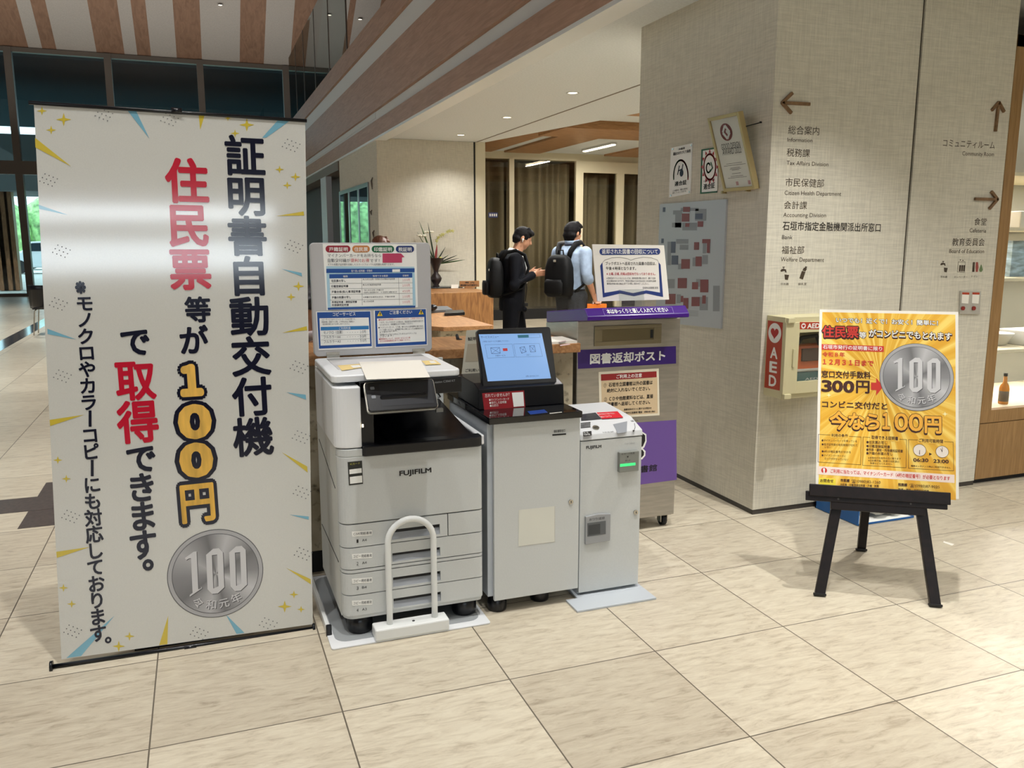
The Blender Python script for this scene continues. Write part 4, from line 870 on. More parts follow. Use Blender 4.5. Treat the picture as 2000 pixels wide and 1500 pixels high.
b = B(); line_px(b, cf, [(1133, 1161), (1245, 1145)], .002, .0006); obj('seam', b, M_dark, dr, recalc=False)

# ================================================================== book return post
X0p, X1p, Yp = 1.782, 2.385, 3.83
t = thing('book_return_post', 'stainless book return box with purple hood and purple panels on castors', 'return box', (2.08, 4.04, 0)); BP = t
b = B(); b.prism([(X0p, y, z) for y, z in ((Yp, .072), (4.24, .072), (4.24, 1.119), (Yp, 1.162))], (X1p-X0p, 0, 0)); bd = obj('body', b, M_steel, t, bevel=.004)
PUR = mat('deep purple hood', (64, 22, 122), .25); PURD = mat('dark purple band', (52, 26, 106), .3); PURL = mat('mid purple film', (104, 76, 148), .35)
hood = [(3.72, 1.173), (4.245, 1.119), (4.245, 1.180), (3.76, 1.232), (3.72, 1.194)]
def hz(y): return 1.232 - (y-3.76)*.1072
b = B(); b.prism([(X0p+.004, y, z) for y, z in hood], (.582, 0, 0)); hd = obj('hood', b, PUR, t, bevel=.004)
HF = Fr((X0p, 3.72, 1.194), (1, 0, 0), (0, .04, .038))
pf = FY(Yp)
b = B(); u0, v0 = HF.uv(1179, 617); u1, v1 = HF.uv(1316, 599); line_px(b, HF, [(1177, 604), (1312, 599.8), (1316, 611.5), (1181, 615.6)], .0015, .0008, True); obj('label_border', b, mat('pale purple line', (150, 130, 190), .4), hd, recalc=False)
letters('lettering', hd, HF, M_print_w, [('本はゆっくりと優しく入れてください', 1187, 613, 1306, 609, 8.2, .02)], .0008)
u0, v1 = pf.uv(1160.5, 637); u1, v0 = pf.uv(1290.5, 670)
b = B()
for q in ((u0, u1, v1-.018, v1), (u0, u1, v0, v0+.022), (u0, u0+.045, v0+.022, v1-.018), (u1-.045, u1, v0+.022, v1-.018)): b.fbox(pf, q[0], q[1], q[2], q[3], 0, .006)
sl = obj('slot_frame', b, mat('satin bronze steel', (150, 140, 116), .3, .8), bd, bevel=.002)
b = B(); b.fbox(pf, u0+.045, u1-.045, v0+.022, v1-.018, 0, .0025); obj('flap', b, mat('slot flap', (128, 118, 94), .28, .8), sl)
b = B(); b.fbox(pf, u1-.065, u1-.05, v0+.03, v1-.03, .0025, .005); obj('flap_grip', b, M_dark, sl)
band = decal('title_band', bd, pf, PURD, [[(1128, 683.5), (1320, 676), (1320.4, 710), (1128.6, 720.5)]], .001)
letters('lettering', band, pf, M_print_w, [('図書返却ポスト', 1152.5, 711, 1298, 703.5, 19.5, .03)], .0018)
nt_ = decal('usage_notice', bd, pf, mat('notice cream', (226, 218, 196), .6), [[(1169, 726.5), (1286.5, 719.5), (1288, 811), (1171, 818)]], .001)
decal('notice_ground', nt_, pf, mat('notice peach', (208, 184, 148), .6), [[(1174, 744), (1283.5, 737), (1284.5, 807), (1175.5, 814)]], .0014)
decal('notice_bar', nt_, pf, mat('notice dark red', (140, 26, 28), .5), [[(1173.4, 731), (1282, 725), (1282.3, 736.5), (1173.8, 743.6)]], .0018)
letters('white_lettering', nt_, pf, M_print_w, [('ご利用上の注意', 1203.5, 739.4, 1253, 736.4, 7.6, .012)], .0024)
letters('dark_lettering', nt_, pf, M_blk, [('①', 1178.6, 756, 1184, 755.6, 7), ('石垣市立図書館以外の図書は', 1188.5, 755.6, 1274, 750.4, 8, .02), ('絶対に入れないでください。', 1185, 766.6, 1269, 761.8, 7.6, .02), ('②', 1179.4, 783.6, 1185, 783.2, 7), ('ＣＤや他館資料などは、直接', 1189.5, 783, 1275, 777.4, 8, .02), ('図書館へ返却してください。', 1186, 793.6, 1269, 788.6, 7.6, .02), ('図書返却ポストに関するお問合せ', 1218.5, 801.8, 1272, 798.6, 4, .02), ('石垣市立図書館 電話：0980-83-3862', 1218, 808.6, 1279, 805, 4, .02)], .0022)
pl = decal('purple_panel', bd, pf, PURL, [[(1130, 833), (1320.6, 820), (1321.6, 937), (1132, 962)]], .001)
letters('lettering', pl, pf, M_blk, [('石垣市立図書館', 1163, 932.5, 1282.5, 919.5, 13.4, .014)], .0018)
decal('logo_border', pl, pf, M_print_w, [[(1246, 846), (1255, 843.6), (1262, 848), (1262.6, 862), (1258.5, 873), (1255.5, 876), (1260.6, 881), (1260, 890), (1254, 897), (1244, 898)]], .0016)
decal('logo_mark', pl, pf, M_blk, [[(1246, 850), (1255, 846.5), (1259.6, 850), (1259.8, 861), (1255, 872), (1246, 874)], [(1246, 880), (1254, 878), (1257.6, 883), (1257, 889), (1252, 894), (1246, 895)]], .0022)
for x, y in ((2.345, 3.885), (1.83, 3.885), (2.345, 4.2), (1.83, 4.2)):
    b = B(); b.box(x-.035, x+.035, y-.035, y+.035, .064, .072); b.box(x-.022, x-.018, y-.02, y+.02, .022, .064); b.box(x+.018, x+.022, y-.02, y+.02, .022, .064); c_ = obj('castor', b, M_chrome, t)
    b = B(); b.cyl((x-.014, y, .028), (x+.014, y, .028), .028, 20); obj('wheel', b, M_blackm, c_)
# notice stand on the hood
yN = 3.95
NF = Fr(onY(1167, 589, yN), (1, 0, 0), (0, math.sin(math.radians(8)), math.cos(math.radians(8))))
t = thing('notice_stand', 'white notice board with open book border on clear stand atop the purple hood', 'notice', (2.1, yN, 1.215))
q = [(1157, 477), (1297, 479), (1307, 585), (1167, 588.5)]
P4 = [NF.uv(*p) for p in q]; b = B(); b.prism([NF.P(a, d, -.008) for a, d in P4], NF.n*.008); bo = obj('board', b, M_paper, t)
bw = (P4[2][0]+P4[3][0])/2
b = B(); x0 = NF.P(bw-.02, 0).x; ya, yb = yN-.035, yN+.06
b.hexa([(x0-.075, ya, hz(ya)+.0005), (x0+.085, ya, hz(ya)+.0005), (x0+.085, yb, hz(yb)+.0005), (x0-.075, yb, hz(yb)+.0005), (x0-.075, ya, hz(ya)+.006), (x0+.085, ya, hz(ya)+.006), (x0+.085, yb, hz(yb)+.006), (x0-.075, yb, hz(yb)+.006)])
for y_, c_ in ((yN-.012, .0005), (yN+.022, -.0130)):
    b.hexa([(x0-.07, y_, hz(y_)+.006), (x0+.08, y_, hz(y_)+.006), (x0+.08, y_+.004, hz(y_)+.006), (x0-.07, y_+.004, hz(y_)+.006)] + [NF.P(bw-.09, .06, c_+.004), NF.P(bw+.06, .06, c_+.004), NF.P(bw+.06, .06, c_), NF.P(bw-.09, .06, c_)])
obj('acrylic_foot', b, M_clear, t)
NB = mat('notice ink blue', (34, 56, 120), .5)
u0, v0 = NF.uv(1171, 498); u1, v1 = NF.uv(1289, 485)
b = B(); b.flat(NF, rrect(u0, u1, v0, v1, (v1-v0)*.48), .001); obj('heading', b, NB, bo)
letters('heading_lettering', bo, NF, M_print_w, [('返却された図書の回収について', 1175.5, 496, 1284.5, 496.2, 9.4, .014)], .0018)
decal('book_edge', bo, NF, NB, [[(1172, 519), (1176.5, 512), (1180.5, 572), (1210, 567), (1236, 572.5), (1262, 567), (1289, 571.5), (1286, 512), (1290, 517), (1295, 580), (1262, 573), (1238, 578.5), (1211, 573), (1177.5, 581)]], .001)
b = B(); line_px(b, NF, [(1177, 512), (1181, 508), (1195, 503.5), (1210, 502.5), (1225, 505), (1232, 508.5), (1240, 505), (1256, 502.5), (1272, 503.5), (1284, 508), (1286, 512)], .0014, .001); obj('book_line', b, M_blk, bo, recalc=False)
letters('dark_lettering', bo, NF, M_blk, [('ブックポストへ返却された図書の回収は、', 1182.5, 518, 1281, 518, 6.6, .008), ('午後４時頃となります。', 1183.5, 527.4, 1242, 527.4, 6.6, .008), ('※ 回収日がイベントなどによっては、返却処理が間に合わず、遅れて反映', 1184.5, 545.4, 1280, 545.4, 4), ('ままの場合がありますので、予約本の貸出のための方はお近くの石垣市立図書', 1184.8, 550.8, 1281, 550.8, 4), ('書館(0980-83-3862)までお問い合わせください。', 1185, 556, 1267, 556, 4), ('石垣市立図書館 館長', 1255, 564.4, 1285.5, 564.2, 4.4)], .0012)
letters('red_lettering', bo, NF, M_red, [('※ 土曜､日曜､月曜は回収を行なっておりません。', 1184.5, 537.6, 1280, 537.6, 5.4, .008)], .0012)
# ================================================================== counters behind the machines
t = thing('reception_counter', 'stone fronted reception counter with oak top directly behind the machines', 'counter', (.8, 4.05, 0))
b = B(); b.box(-.10, 1.772, 3.765, 4.28, 1.012, 1.058); obj('worktop', b, M_oak, t, bevel=.003)
b = B(); b.box(-.06, 1.76, 3.83, 4.22, .12, 1.011); obj('stone_front', b, M_stone, t)
b = B(); b.box(-.04, 1.74, 3.87, 4.20, 0, .12); obj('plinth', b, M_dark, t)
t = thing('service_desk', 'lower stone desk with oak top behind the reception counter', 'desk', (2.3, 8.3, 0))
b = B(); b.prism([(x, y, .715) for x, y in ((2.14, 7.59), (2.64, 7.59), (2.64, 9.2), (1.2, 9.2), (1.2, 8.2), (2.05, 7.72))], (0, 0, .04)); obj('worktop', b, M_oak, t, bevel=.003)
b = B(); b.box(2.12, 2.60, 7.63, 9.1, .0, .714); b.box(1.25, 2.12, 8.3, 9.1, 0, .714); obj('stone_front', b, M_stone, t)
b = B(); b.box(2.2, 3.74, 10.75, 11.75, 0, .875); o = obj('oak_cabinet', b, M_oakv, None, bevel=.006); tag(o, 'oak clad cabinet below the flower vase in front of the pale wall', 'cabinet')
# things on the desk and counter
def onbox(name, label, cat, quad, z, h, m, **k):
    b = B(); b.prism([onZ(x, y, z) for x, y in quad], (0, 0, h)); o = obj(name, b, m, None, **k); return tag(o, label, cat)
lp = onbox('laptop', 'closed grey laptop on the oak desk beneath the cabinet', 'laptop', [(836, 612), (884, 609), (874, 602.5), (836, 603)], .756, .03, mat('laptop grey', (96, 100, 104), .4), bevel=.004)
onbox('card_terminal', 'flat black device on the oak desk in front of the laptop', 'device', [(868, 617.5), (908, 615.5), (905, 611), (870, 612.5)], .756, .035, M_black, bevel=.006)
b = B(); c = onZ(846, 604, .80); b.ball((c.x, c.y, .82), (.05, .035, .035)); b.ball((c.x-.04, c.y, .815), (.04, .03, .03)); o = obj('desk_phone', b, M_black, smooth=True); tag(o, 'black rounded handset shape behind the laptop on the oak desk', 'telephone')
t = thing('counter_microphone', 'small black gooseneck microphone standing on the reception counter behind the copier', 'microphone', (1.08, 4.12, 1.0585))
c1 = onY(898, 676, 4.12); c2 = onY(892.5, 655, 4.12)
b = B(); b.lathe((c1.x+.002, 4.12, 1.0585), [(.012, 0), (.012, .003), (.003, .006)], 12); b.tube([(c1.x+.002, 4.12, 1.06), (c1.x, 4.12, c1.z+.004), c1.lerp(c2, .35)], .0016, 6); obj('stem', b, M_black, t)
b = B(); b.caps([c1.lerp(c2, .25), c1.lerp(c2, .6), c2], [.005, .0095, .008], 10); obj('head', b, M_blackm, t)
# leaning acrylic notice behind the terminal
pz = onY(897, 772, 3.665)
AF = Fr((pz.x, 3.665, .8586), (1, 0, 0), (0, .05, .32))
tl_ = AF.uv(911, 645)
b = B(); b.prism([AF.P(a, d, 0) for a, d in ((0, 0), (.34, 0), (.34-tl_[0]*.3, tl_[1]), (tl_[0], tl_[1]))], AF.n*.003)
o = obj('terminal_notice', b, mat('frosted notice', (190, 186, 170), .35)); tag(o, 'pale leaning notice standing on the black terminal top behind its screen', 'notice')
decal('notice_panel', o, AF, mat('notice taupe', (170, 160, 140), .5), [[(913, 672), (940, 671), (946, 705), (908, 707)]], .0036)
letters('lettering', o, AF, M_blk, [('証明書', 914, 665.5, 941, 663.6, 6.6, .02), ('ご利用いただけます', 908.5, 727, 970, 724, 6.4, .015), ('平日の午前８時３０分', 907.5, 740, 978, 737, 6.4, .015)], .0036)
# stack of papers at the counter end
b = B(); b.prism([(1.50, 3.775, 1.0582), (1.755, 3.772, 1.0582), (1.765, 3.98, 1.0582), (1.55, 3.99, 1.0582)], (0, 0, .012)); o = obj('paper_stack', b, M_paper); tag(o, 'stack of white printed papers on the right end of the reception counter', 'papers')
decal('printing', o, Fr((0, 0, 1.0704), (1, 0, 0), (0, 1, 0)), mat('faint pink print', (196, 168, 176), .6), [[(1094, 676), (1114, 673), (1112, 671.6), (1094, 674)], [(1092, 668.5), (1106, 666.5), (1105, 665.5), (1092, 667)]], .0006)
# vase, flowers, tray, plaque, card on the cabinet
ZV = .876
c = onZ(852, 562, ZV)
b = B(); b.box(c.x-.38, c.x+.36, c.y-.16, c.y+.16, ZV, ZV+.014); o = obj('lacquer_tray', b, M_black, bevel=.003); tag(o, 'low black lacquer tray under the vase on the oak cabinet', 'tray')
k = 11.4*.937/1626.4*1.12
vz = ZV+.0145
b = B(); b.lathe((c.x, c.y, vz), [(.045, 0), (.05, .012), (.036, .03), (.075, .09), (.086, .125), (.06, .17), (.034, .20), (.036, .24), (.075, .34), (.125, .415), (.128, .42), (.10, .42), (.03, .30)], 28); vs_ = obj('vase', b, mat('dark bronze vase', (40, 30, 30), .35), smooth=True); tag(vs_, 'dark bronze flared vase on a black tray upon the oak cabinet', 'vase')
t = thing('flower_arrangement', 'tall arrangement of blade leaves, white lilies and yellow orchid in bronze vase', 'flowers', (c.x, c.y, vz+.3))
M_g1 = mat('blade leaf green', (52, 84, 40), .5, noise=.2, nscale=20); M_g2 = mat('dark blade leaf', (34, 52, 34), .5); M_lily = mat('lily white', (240, 238, 220), .5, noise=.02); M_orch = mat('orchid yellow green', (182, 178, 84), .5); M_redb = mat('red bud', (140, 44, 50), .5)
VF = FY(c.y)
def leaf(p0, p1, w, m, name='leaf', bend=0.0, dy=0.0):
    a = Vector(VF.P(*VF.uv(*p0))); e = Vector(VF.P(*VF.uv(*p1))) + Vector((0, dy, 0)); n = 7; b = B(); L = []; R = []
    d = (e-a); sd = Vector((d.z, .3*d.length, -d.x)).normalized()
    for i in range(n+1):
        s = i/n; p = a + d*s + Vector((0, 0, bend*math.sin(math.pi*s))); ww = w*(math.sin(math.pi*min(.97, .18+.80*s)))
        L.append(b.bm.verts.new(p-sd*ww)); R.append(b.bm.verts.new(p+sd*ww))
    for i in range(n): b.bm.faces.new([L[i], R[i], R[i+1], L[i+1]])
    o = obj(name, b, m, t, smooth=True); md = o.modifiers.new('thickness', 'SOLIDIFY'); md.thickness = .002
base = (850, 516)
for e, w, m in (((820, 432), .012, M_g1), ((834, 435), .012, M_g2), ((816, 453), .007, M_g1), ((824, 473), .009, M_g1), ((838, 490), .012, M_g1), ((868, 482), .010, M_g2), ((874, 497), .010, M_g1), ((890, 498), .010, M_g2), ((905, 507), .011, M_g1), ((893, 504), .009, M_g2), ((838, 503), .010, M_g1), ((862, 515), .012, M_g1), ((866, 512), .012, M_g2), ((843, 485), .012, M_g2)):
    leaf(base, e, w, m, dy=random.uniform(-.12, .05))
leaf((850, 512), (853.5, 478), .02, M_redb, 'red_bud')
b = B()
for px, py in ((824, 461), (838, 454)):
    p = VF.P(*VF.uv(px, py))
    for a in range(6): q = Vector((math.cos(a*1.047)*.075, math.sin(a*1.047)*.05, .012)); b.caps([p, p+q*.6, p+q], [.008, .016, .003], 8)
    b.tube([p, Vector(VF.P(*VF.uv(848, 512)))], .004, 6)
obj('lily', b, M_lily, t)
b = B(); oc = [(853, 470), (856, 464), (861, 460), (865, 458), (874, 453), (878, 451), (884, 451)]
b.tube([Vector(VF.P(*VF.uv(850, 514)))] + [Vector(VF.P(*VF.uv(*q))) for q in oc], .003, 6)
for q in oc:
    p = Vector(VF.P(*VF.uv(*q)))
    for a in range(5): d = Vector((math.cos(a*1.257), .4*math.sin(a), math.sin(a*1.257)))*.022; b.caps([p, p+d], [.003, .0065], 6)
obj('orchid_spray', b, M_orch, t)
b = B()
for i in range(14): b.ball(Vector(VF.P(*VF.uv(849+random.uniform(0, 12), 505+random.uniform(-3, 5))))+Vector((0, random.uniform(-.05, .02), 0)), random.uniform(.014, .024), nu=8, nv=6)
obj('small_bloom', b, M_orch, t)
c2 = onZ(917, 562.5, ZV)
t = thing('name_plaque', 'wooden name plaque on foot at the right end of the oak cabinet', 'plaque', (c2.x, c2.y, ZV))
GF = FY(c2.y)
a = GF.uv(898, 549); d = GF.uv(936, 560)
b = B(); b.fbox(GF, a[0], d[0], d[1], a[1], -.02, 0); pq = obj('board', b, mat('plaque wood', (150, 104, 62), .5), t)
a2 = GF.uv(908, 560); d2 = GF.uv(928, 563.5); b = B(); b.fbox(GF, a2[0], d2[0], ZV+.0005, a2[1], -.03, .01); obj('foot', b, mat('plaque wood'), t)
letters('lettering', pq, GF, M_blk, [('案 内', 908, 553.4, 926, 553.4, 3, .02), ('総合案内は正面受付へ', 899.5, 559, 934.5, 559, 4, .03)], .002)
b = B(); a = GF.uv(882, 556); d = GF.uv(896, 563); b.fbox(GF, a[0], d[0], ZV+.0005, a[1], -.03, -.02); o = obj('small_card', b, M_paper); tag(o, 'small white card between the lacquer tray and the wooden plaque', 'card')
# hooks on the corner of the reception wall
b = 0
for i, (px, py, h, lb) in enumerate(((730, 358, 22, 'highest small dark ornament on the corner of the reception wall'), (728.5, 415, 9, 'middle small dark ornament on the corner of the reception wall'), (733, 457, 14, 'lowest small dark ornament on the corner of the reception wall'))):
    wf = FX(2.455); u, v = wf.uv(px-1.5, py); hh = h/1626.4*12.2/2; b = B(); b.tube([wf.P(u-.03, v-hh, .008), wf.P(u+.01, v-hh*.3, .02), wf.P(u-.01, v+hh*.4, .02), wf.P(u+.02, v+hh, .008)], [.006, .012, .014, .006], 8)
    o = obj('wall_ornament', b, M_mull, smooth=True); tag(o, lb, 'ornament', 'ornaments on the wall corner')

# ================================================================== sign wall: arrows, lettering, pictograms
wf = FY(YP)
def arrow(label, shaft, head1, head2, tip):
    t = thing('direction_arrow', label, 'arrow', wf.P(*wf.uv(*tip)), 'wooden arrows on the sign wall')
    for nm, (a, d) in (('shaft', (shaft, tip)), ('barb', (head1, tip)), ('barb', (head2, tip))):
        A = Vector(wf.uv(*a)); D = Vector(wf.uv(*d)); e = (D-A).normalized(); q = Vector((-e.y, e.x))*.0085
        if nm == 'shaft': D = D - e*.004
        b = B(); lp = [A-q, D-q*1.0, D+e*.008, D+q, A+q]; b.prism([wf.P(x.x, x.y, .0005) for x in lp], wf.n*.014); obj(nm, b, M_arrow, t, bevel=.002)
arrow('wooden arrow pointing left at the top of the sign wall', (1580, 204), (1546, 182), (1544, 221.5), (1526, 201))
arrow('wooden arrow pointing straight up near the oak display case', (1942, 257), (1935, 216), (1959, 219), (1948.5, 200))
arrow('wooden arrow pointing right above the cafeteria lettering', (1902, 388.5), (1934, 374), (1930, 408), (1946, 389.5))
def wtext(label, items, m=None, name='wall_lettering'):
    b = B()
    for it in items: text_px(b, wf, *it[:6], bold=it[6] if len(it) > 6 else .0, c=.001)
    o = obj(name, b, m or M_brown, recalc=False); tag(o, label, 'lettering', 'direction lettering on the sign wall'); return o
wtext('brown lettering for the information desk under the left arrow', [('総合案内', 1539, 262, 1599.5, 264.5, 17), ('Information', 1537.5, 276.5, 1586.5, 278, 8)])
wtext('brown lettering for the tax affairs division', [('税務課', 1536, 305.5, 1581, 307.5, 16), ('Tax Affairs Division', 1536, 322, 1617.5, 325, 8.5)])
wtext('brown lettering for the citizen health department', [('市民保健部', 1533.5, 364, 1608.5, 366.5, 16.5), ('Citizen Health Department', 1532, 380.5, 1642.5, 382.5, 8.5)])
wtext('brown lettering for the accounting division', [('会計課', 1530.5, 408, 1575.5, 409, 15.5), ('Accounting Division', 1529.5, 423.5, 1613, 424.5, 8.5)])
wtext('bolder dark lettering for the bank counter', [('石垣市指定金融機関派出所窓口', 1528, 449.5, 1719, 453, 17, .012), ('Bank', 1527, 467, 1547.5, 467.4, 8.5)], mat('bank lettering', (36, 30, 24), .6))
wtext('brown lettering for the welfare department', [('福祉部', 1526, 496, 1570, 496, 15.5), ('Welfare Department', 1524.5, 510.5, 1609, 511.5, 8.5)])
wtext('brown lettering for the community room beneath the up arrow', [('コミュニティルーム', 1841, 286.5, 1942, 291.5, 15.5), ('Community Room', 1879, 303.5, 1941, 305.5, 8.5)])
wtext('brown lettering for the cafeteria beneath the right arrow', [('食堂', 1902, 440, 1926, 440.5, 14.5), ('Cafeteria', 1893, 453.5, 1925.5, 454.5, 8)])
wtext('brown lettering for the board of education', [('教育委員会', 1859, 480, 1922, 480.5, 15), ('Board of Education', 1853.5, 494, 1921.5, 494.5, 8)])
def picto(label, polys, caption, lines=(), extra=()):
    b = B()
    for p in polys: pxpoly(b, wf, p, .001)
    for p, w in lines: line_px(b, wf, p, w, .001, True)
    for c in caption: text_px(b, wf, *c, c=.001)
    o = obj('pictogram', b, M_brown, recalc=False); tag(o, label, 'pictogram', 'pictograms on the sign wall')
    for nm, col, ps in extra: decal(nm, o, wf, mat('picto %s' % nm, col, .6), ps, .001)
def tap(x, y, s): return [[(x-9*s, y-5*s), (x-6*s, y-8*s), (x+2*s, y-7*s), (x+3*s, y-1*s), (x+1*s, y-1*s), (x-1*s, y-4*s), (x-8*s, y-2*s)], [(x-5*s, y-12*s), (x+0*s, y-12*s), (x+0*s, y-10.6*s), (x-5*s, y-10.6*s)], [(x-3.2*s, y-11*s), (x-1.8*s, y-11*s), (x-1.8*s, y-7*s), (x-3.2*s, y-7*s)], [(x-1*s, y+3*s), (x+8*s, y+4*s), (x+5.5*s, y+14*s), (x+0*s, y+13*s)]]
picto('brown water tap and cup pictogram under the left column of names', tap(1533, 533, 1.0), [('冷水器', 1523.5, 557, 1540, 557, 4.6)])
picto('brown feeding bottle pictogram beside the left tap pictogram', [[(1566, 529), (1573, 531), (1568, 546), (1561, 543.5)], [(1570, 522.5), (1576, 525), (1573, 530), (1567, 528)], [(1572.5, 520), (1576.5, 521), (1574.5, 525), (1571.5, 524)]], [('授乳室', 1558.5, 557, 1575, 557, 4.6)])
picto('brown water tap and cup pictogram under the board of education name', tap(1844, 520, .85), [('冷水器', 1836, 543, 1849.5, 543, 4.4)])
picto('brown lift pictogram with three figures in a box', [[(1873.5, 518), (1877, 518), (1876, 530), (1872.5, 530)], [(1877.8, 518), (1881, 518), (1880, 530), (1876.8, 530)], [(1881.8, 518), (1885, 518), (1884, 530), (1880.8, 530)], [(1874, 507), (1877, 507), (1875.5, 509.6)], [(1879, 509.6), (1882, 509.6), (1880.5, 507)]], [('エレベーター', 1863, 543, 1889, 543, 4.2)], [([(1871.5, 511.5), (1885, 511.5), (1883.5, 532), (1869.5, 531)], .0022)])
picto('toilet pictogram of dark, red and green figures', [[(1900, 512), (1904, 512), (1903, 531), (1898.5, 531)]], [('トイレ', 1897, 542, 1909.5, 542, 4.4)], extra=(('red', (146, 66, 58), [[(1906, 512), (1910, 512), (1911, 522), (1909.5, 531), (1905.5, 531), (1905, 521)]]), ('green', (104, 124, 84), [[(1915.5, 517), (1917, 517), (1919.5, 527), (1917, 531), (1913.5, 531), (1912, 527)]])))
# call button plate
bf = wf; qd = [(1874, 568), (1913.5, 568.5), (1911, 613.5), (1872, 613)]
t = thing('button_plate', 'small plate with two red buttons beneath the toilet pictogram', 'button panel', wf.P(*wf.uv(1892, 613)))
P4 = [wf.uv(*p) for p in qd]; b = B(); b.prism([wf.P(a, d, .0005) for a, d in P4], wf.n*.010); pl_ = obj('plate', b, M_alu, t, bevel=.001)
wp = FY(YP-.0105)
for x in (1884, 1904): decal('notice', pl_, wp, M_paper, [[(x-5, 571), (x+9, 571.5), (x+7, 593), (x-6, 592)]], .0008)
for x in (1884, 1904): decal('notice_heading', pl_, wp, mat('heading orange', (176, 62, 34), .5), [[(x-5, 571), (x+9, 571.5), (x+8.7, 575.5), (x-5.2, 575)]], .0014)
for x in (1879.5, 1900.5): u, v = wp.uv(x, 602); b = B(); b.cyl(wp.P(u, v, 0), wp.P(u, v, .010), .0125, 20); obj('button', b, mat('button red', (140, 46, 40), .35), t)
# plaques, award and floor map on the flank of the column
cf_ = FX(XP)
def plate(name, label, cat, quad, m, th, c0=.0005, group=None):
    P4 = [cf_.uv(*p) for p in quad]; b = B(); b.prism([cf_.P(a, d, c0) for a, d in P4], cf_.n*th); o = obj(name, b, m); tag(o, label, cat, group); return o, Fr(cf_.P(0, 0, c0+th), cf_.u, cf_.v)
pA, fA = plate('compliance_plaque', 'white screwed plaque with green and red arch emblem on the column flank', 'plaque', [(1312, 289), (1353.5, 279.5), (1349, 378), (1308, 386)], M_print_w, .006)
def arc(fr, cx, cy, rx, ry, a0, a1, w, b, c, n=18):
    pts = [(cx+rx*math.cos(math.radians(a0+(a1-a0)*i/n)), cy-ry*math.sin(math.radians(a0+(a1-a0)*i/n))) for i in range(n+1)]; line_px(b, fr, pts, w, c)
b = B(); arc(fA, 1330, 345, 14, 32, 90, 188, .012, b, .001); obj('emblem_green', b, mat('emblem green', (30, 90, 60), .5), pA, recalc=False)
b = B(); arc(fA, 1330, 345, 14, 32, -8, 90, .012, b, .001); obj('emblem_red', b, mat('emblem red', (170, 30, 40), .5), pA, recalc=False)
b = B(); line_px(b, fA, [(1327, 325), (1324, 340)], .010, .0014); line_px(b, fA, [(1334, 322), (1331, 340)], .010, .0014); line_px(b, fA, [(1325, 334), (1333, 330)], .008, .0014); b.flat(fA, disc(*fA.uv(1331.5, 338), .022), .0016); obj('emblem_figure', b, M_navy, pA, recalc=False)
letters('lettering', pA, fA, M_blk, [('沖縄県', 1325.5, 294, 1338, 291.3, 4.4, .02), ('福祉のまちづくり条例', 1315, 304, 1348.5, 297.5, 6, .03), ('適合証', 1318, 364, 1341, 360, 9, .03), ('この施設は、福祉の条例に', 1314, 374.5, 1344, 369.5, 3.4), ('適合していることを証する', 1313.5, 379, 1340, 374.6, 3.4)], .001)
b = B()
for px, py in ((1314.5, 291.5), (1350.5, 284), (1310.5, 382), (1346.5, 375)): u, v = fA.uv(px, py); b.cyl(fA.P(u, v, 0), fA.P(u, v, .003), .006, 10)
obj('screw', b, M_chrome, pA)
pB, fB = plate('heat_certificate', 'white plaque with red sun ring and dark green border beside the award frame', 'plaque', [(1371, 292), (1403, 287), (1401, 376), (1368.5, 378.5)], mat('emblem green', (30, 90, 60), .5), .004)
decal('white_field', pB, fB, M_print_w, [[(1373, 294.5), (1403, 290), (1401, 373), (1370.6, 375.6)]], .0006)
b = B(); arc(fB, 1386.5, 326, 11.5, 25, 0, 360, .012, b, .0012, 28)
for k in range(12):
    a = k*math.pi/6; px, py = 1386.5, 326
    pxpoly(b, fB, [(px+13.5*math.cos(a-.16), py-28*math.sin(a-.16)), (px+17*math.cos(a), py-36*math.sin(a)), (px+13.5*math.cos(a+.16), py-28*math.sin(a+.16))], .0012)
obj('sun_ring', b, mat('emblem red'), pB, recalc=False)
b = B(); arc(fB, 1384, 328, 4, 9, 40, 330, .010, b, .0014); line_px(b, fB, [(1389, 318), (1392, 328), (1388, 334)], .010, .0014); obj('emblem_mark', b, mat('emblem green'), pB, recalc=False)
letters('lettering', pB, fB, M_blk, [('適合証', 1374.5, 370.5, 1396, 367, 11, .03), ('沖縄県建築物環境', 1374, 356, 1396, 352.5, 3.4)], .0012)
# tilted award frame
aw = thing('award_frame', 'gilt framed award certificate hanging tilted forward on the column flank', 'picture frame', (2.87, 4.2, 1.85))
bB = cf_.uv(1414, 374); bT = cf_.uv(1476, 370)
A0 = Vector((2.885, 4.262, 1.852)); U = Vector((0, -1, 0)); V = Vector((-.085, .0, .435)).normalized()
wA = Fr(A0, U, V); q = [wA.uv(*p) for p in ((1382.5, 231), (1443, 217.5), (1476, 369.5), (1415, 374.5))]
w0 = .315; h0 = .452; ex = q[3][0]; sh = (q[0][0]-q[3][0])
b = B(); GOLD = mat('gilt frame', (176, 158, 112), .35, .5)
def fq(a, d): return (q[3][0] + (q[2][0]-q[3][0])*a*(1-d) + (q[1][0]-q[0][0])*a*d + (q[0][0]-q[3][0])*d, (q[3][1]*(1-a)+q[2][1]*a)*(1-d) + (q[0][1]*(1-a)+q[1][1]*a)*d)
for aa in ((0, .06, 0, 1), (.94, 1, 0, 1), (.06, .94, 0, .045), (.06, .94, .955, 1)):
    lp = [fq(aa[0], aa[2]), fq(aa[1], aa[2]), fq(aa[1], aa[3]), fq(aa[0], aa[3])]; b.prism([wA.P(x, y, -.028) for x, y in lp], wA.n*.034)
obj('frame', b, GOLD, aw, bevel=.002)
b = B(); b.prism([wA.P(*fq(x, y), -.026) for x, y in ((.05, .04), (.95, .04), (.95, .96), (.05, .96))], wA.n*.022); pc = obj('certificate', b, M_paper, aw)
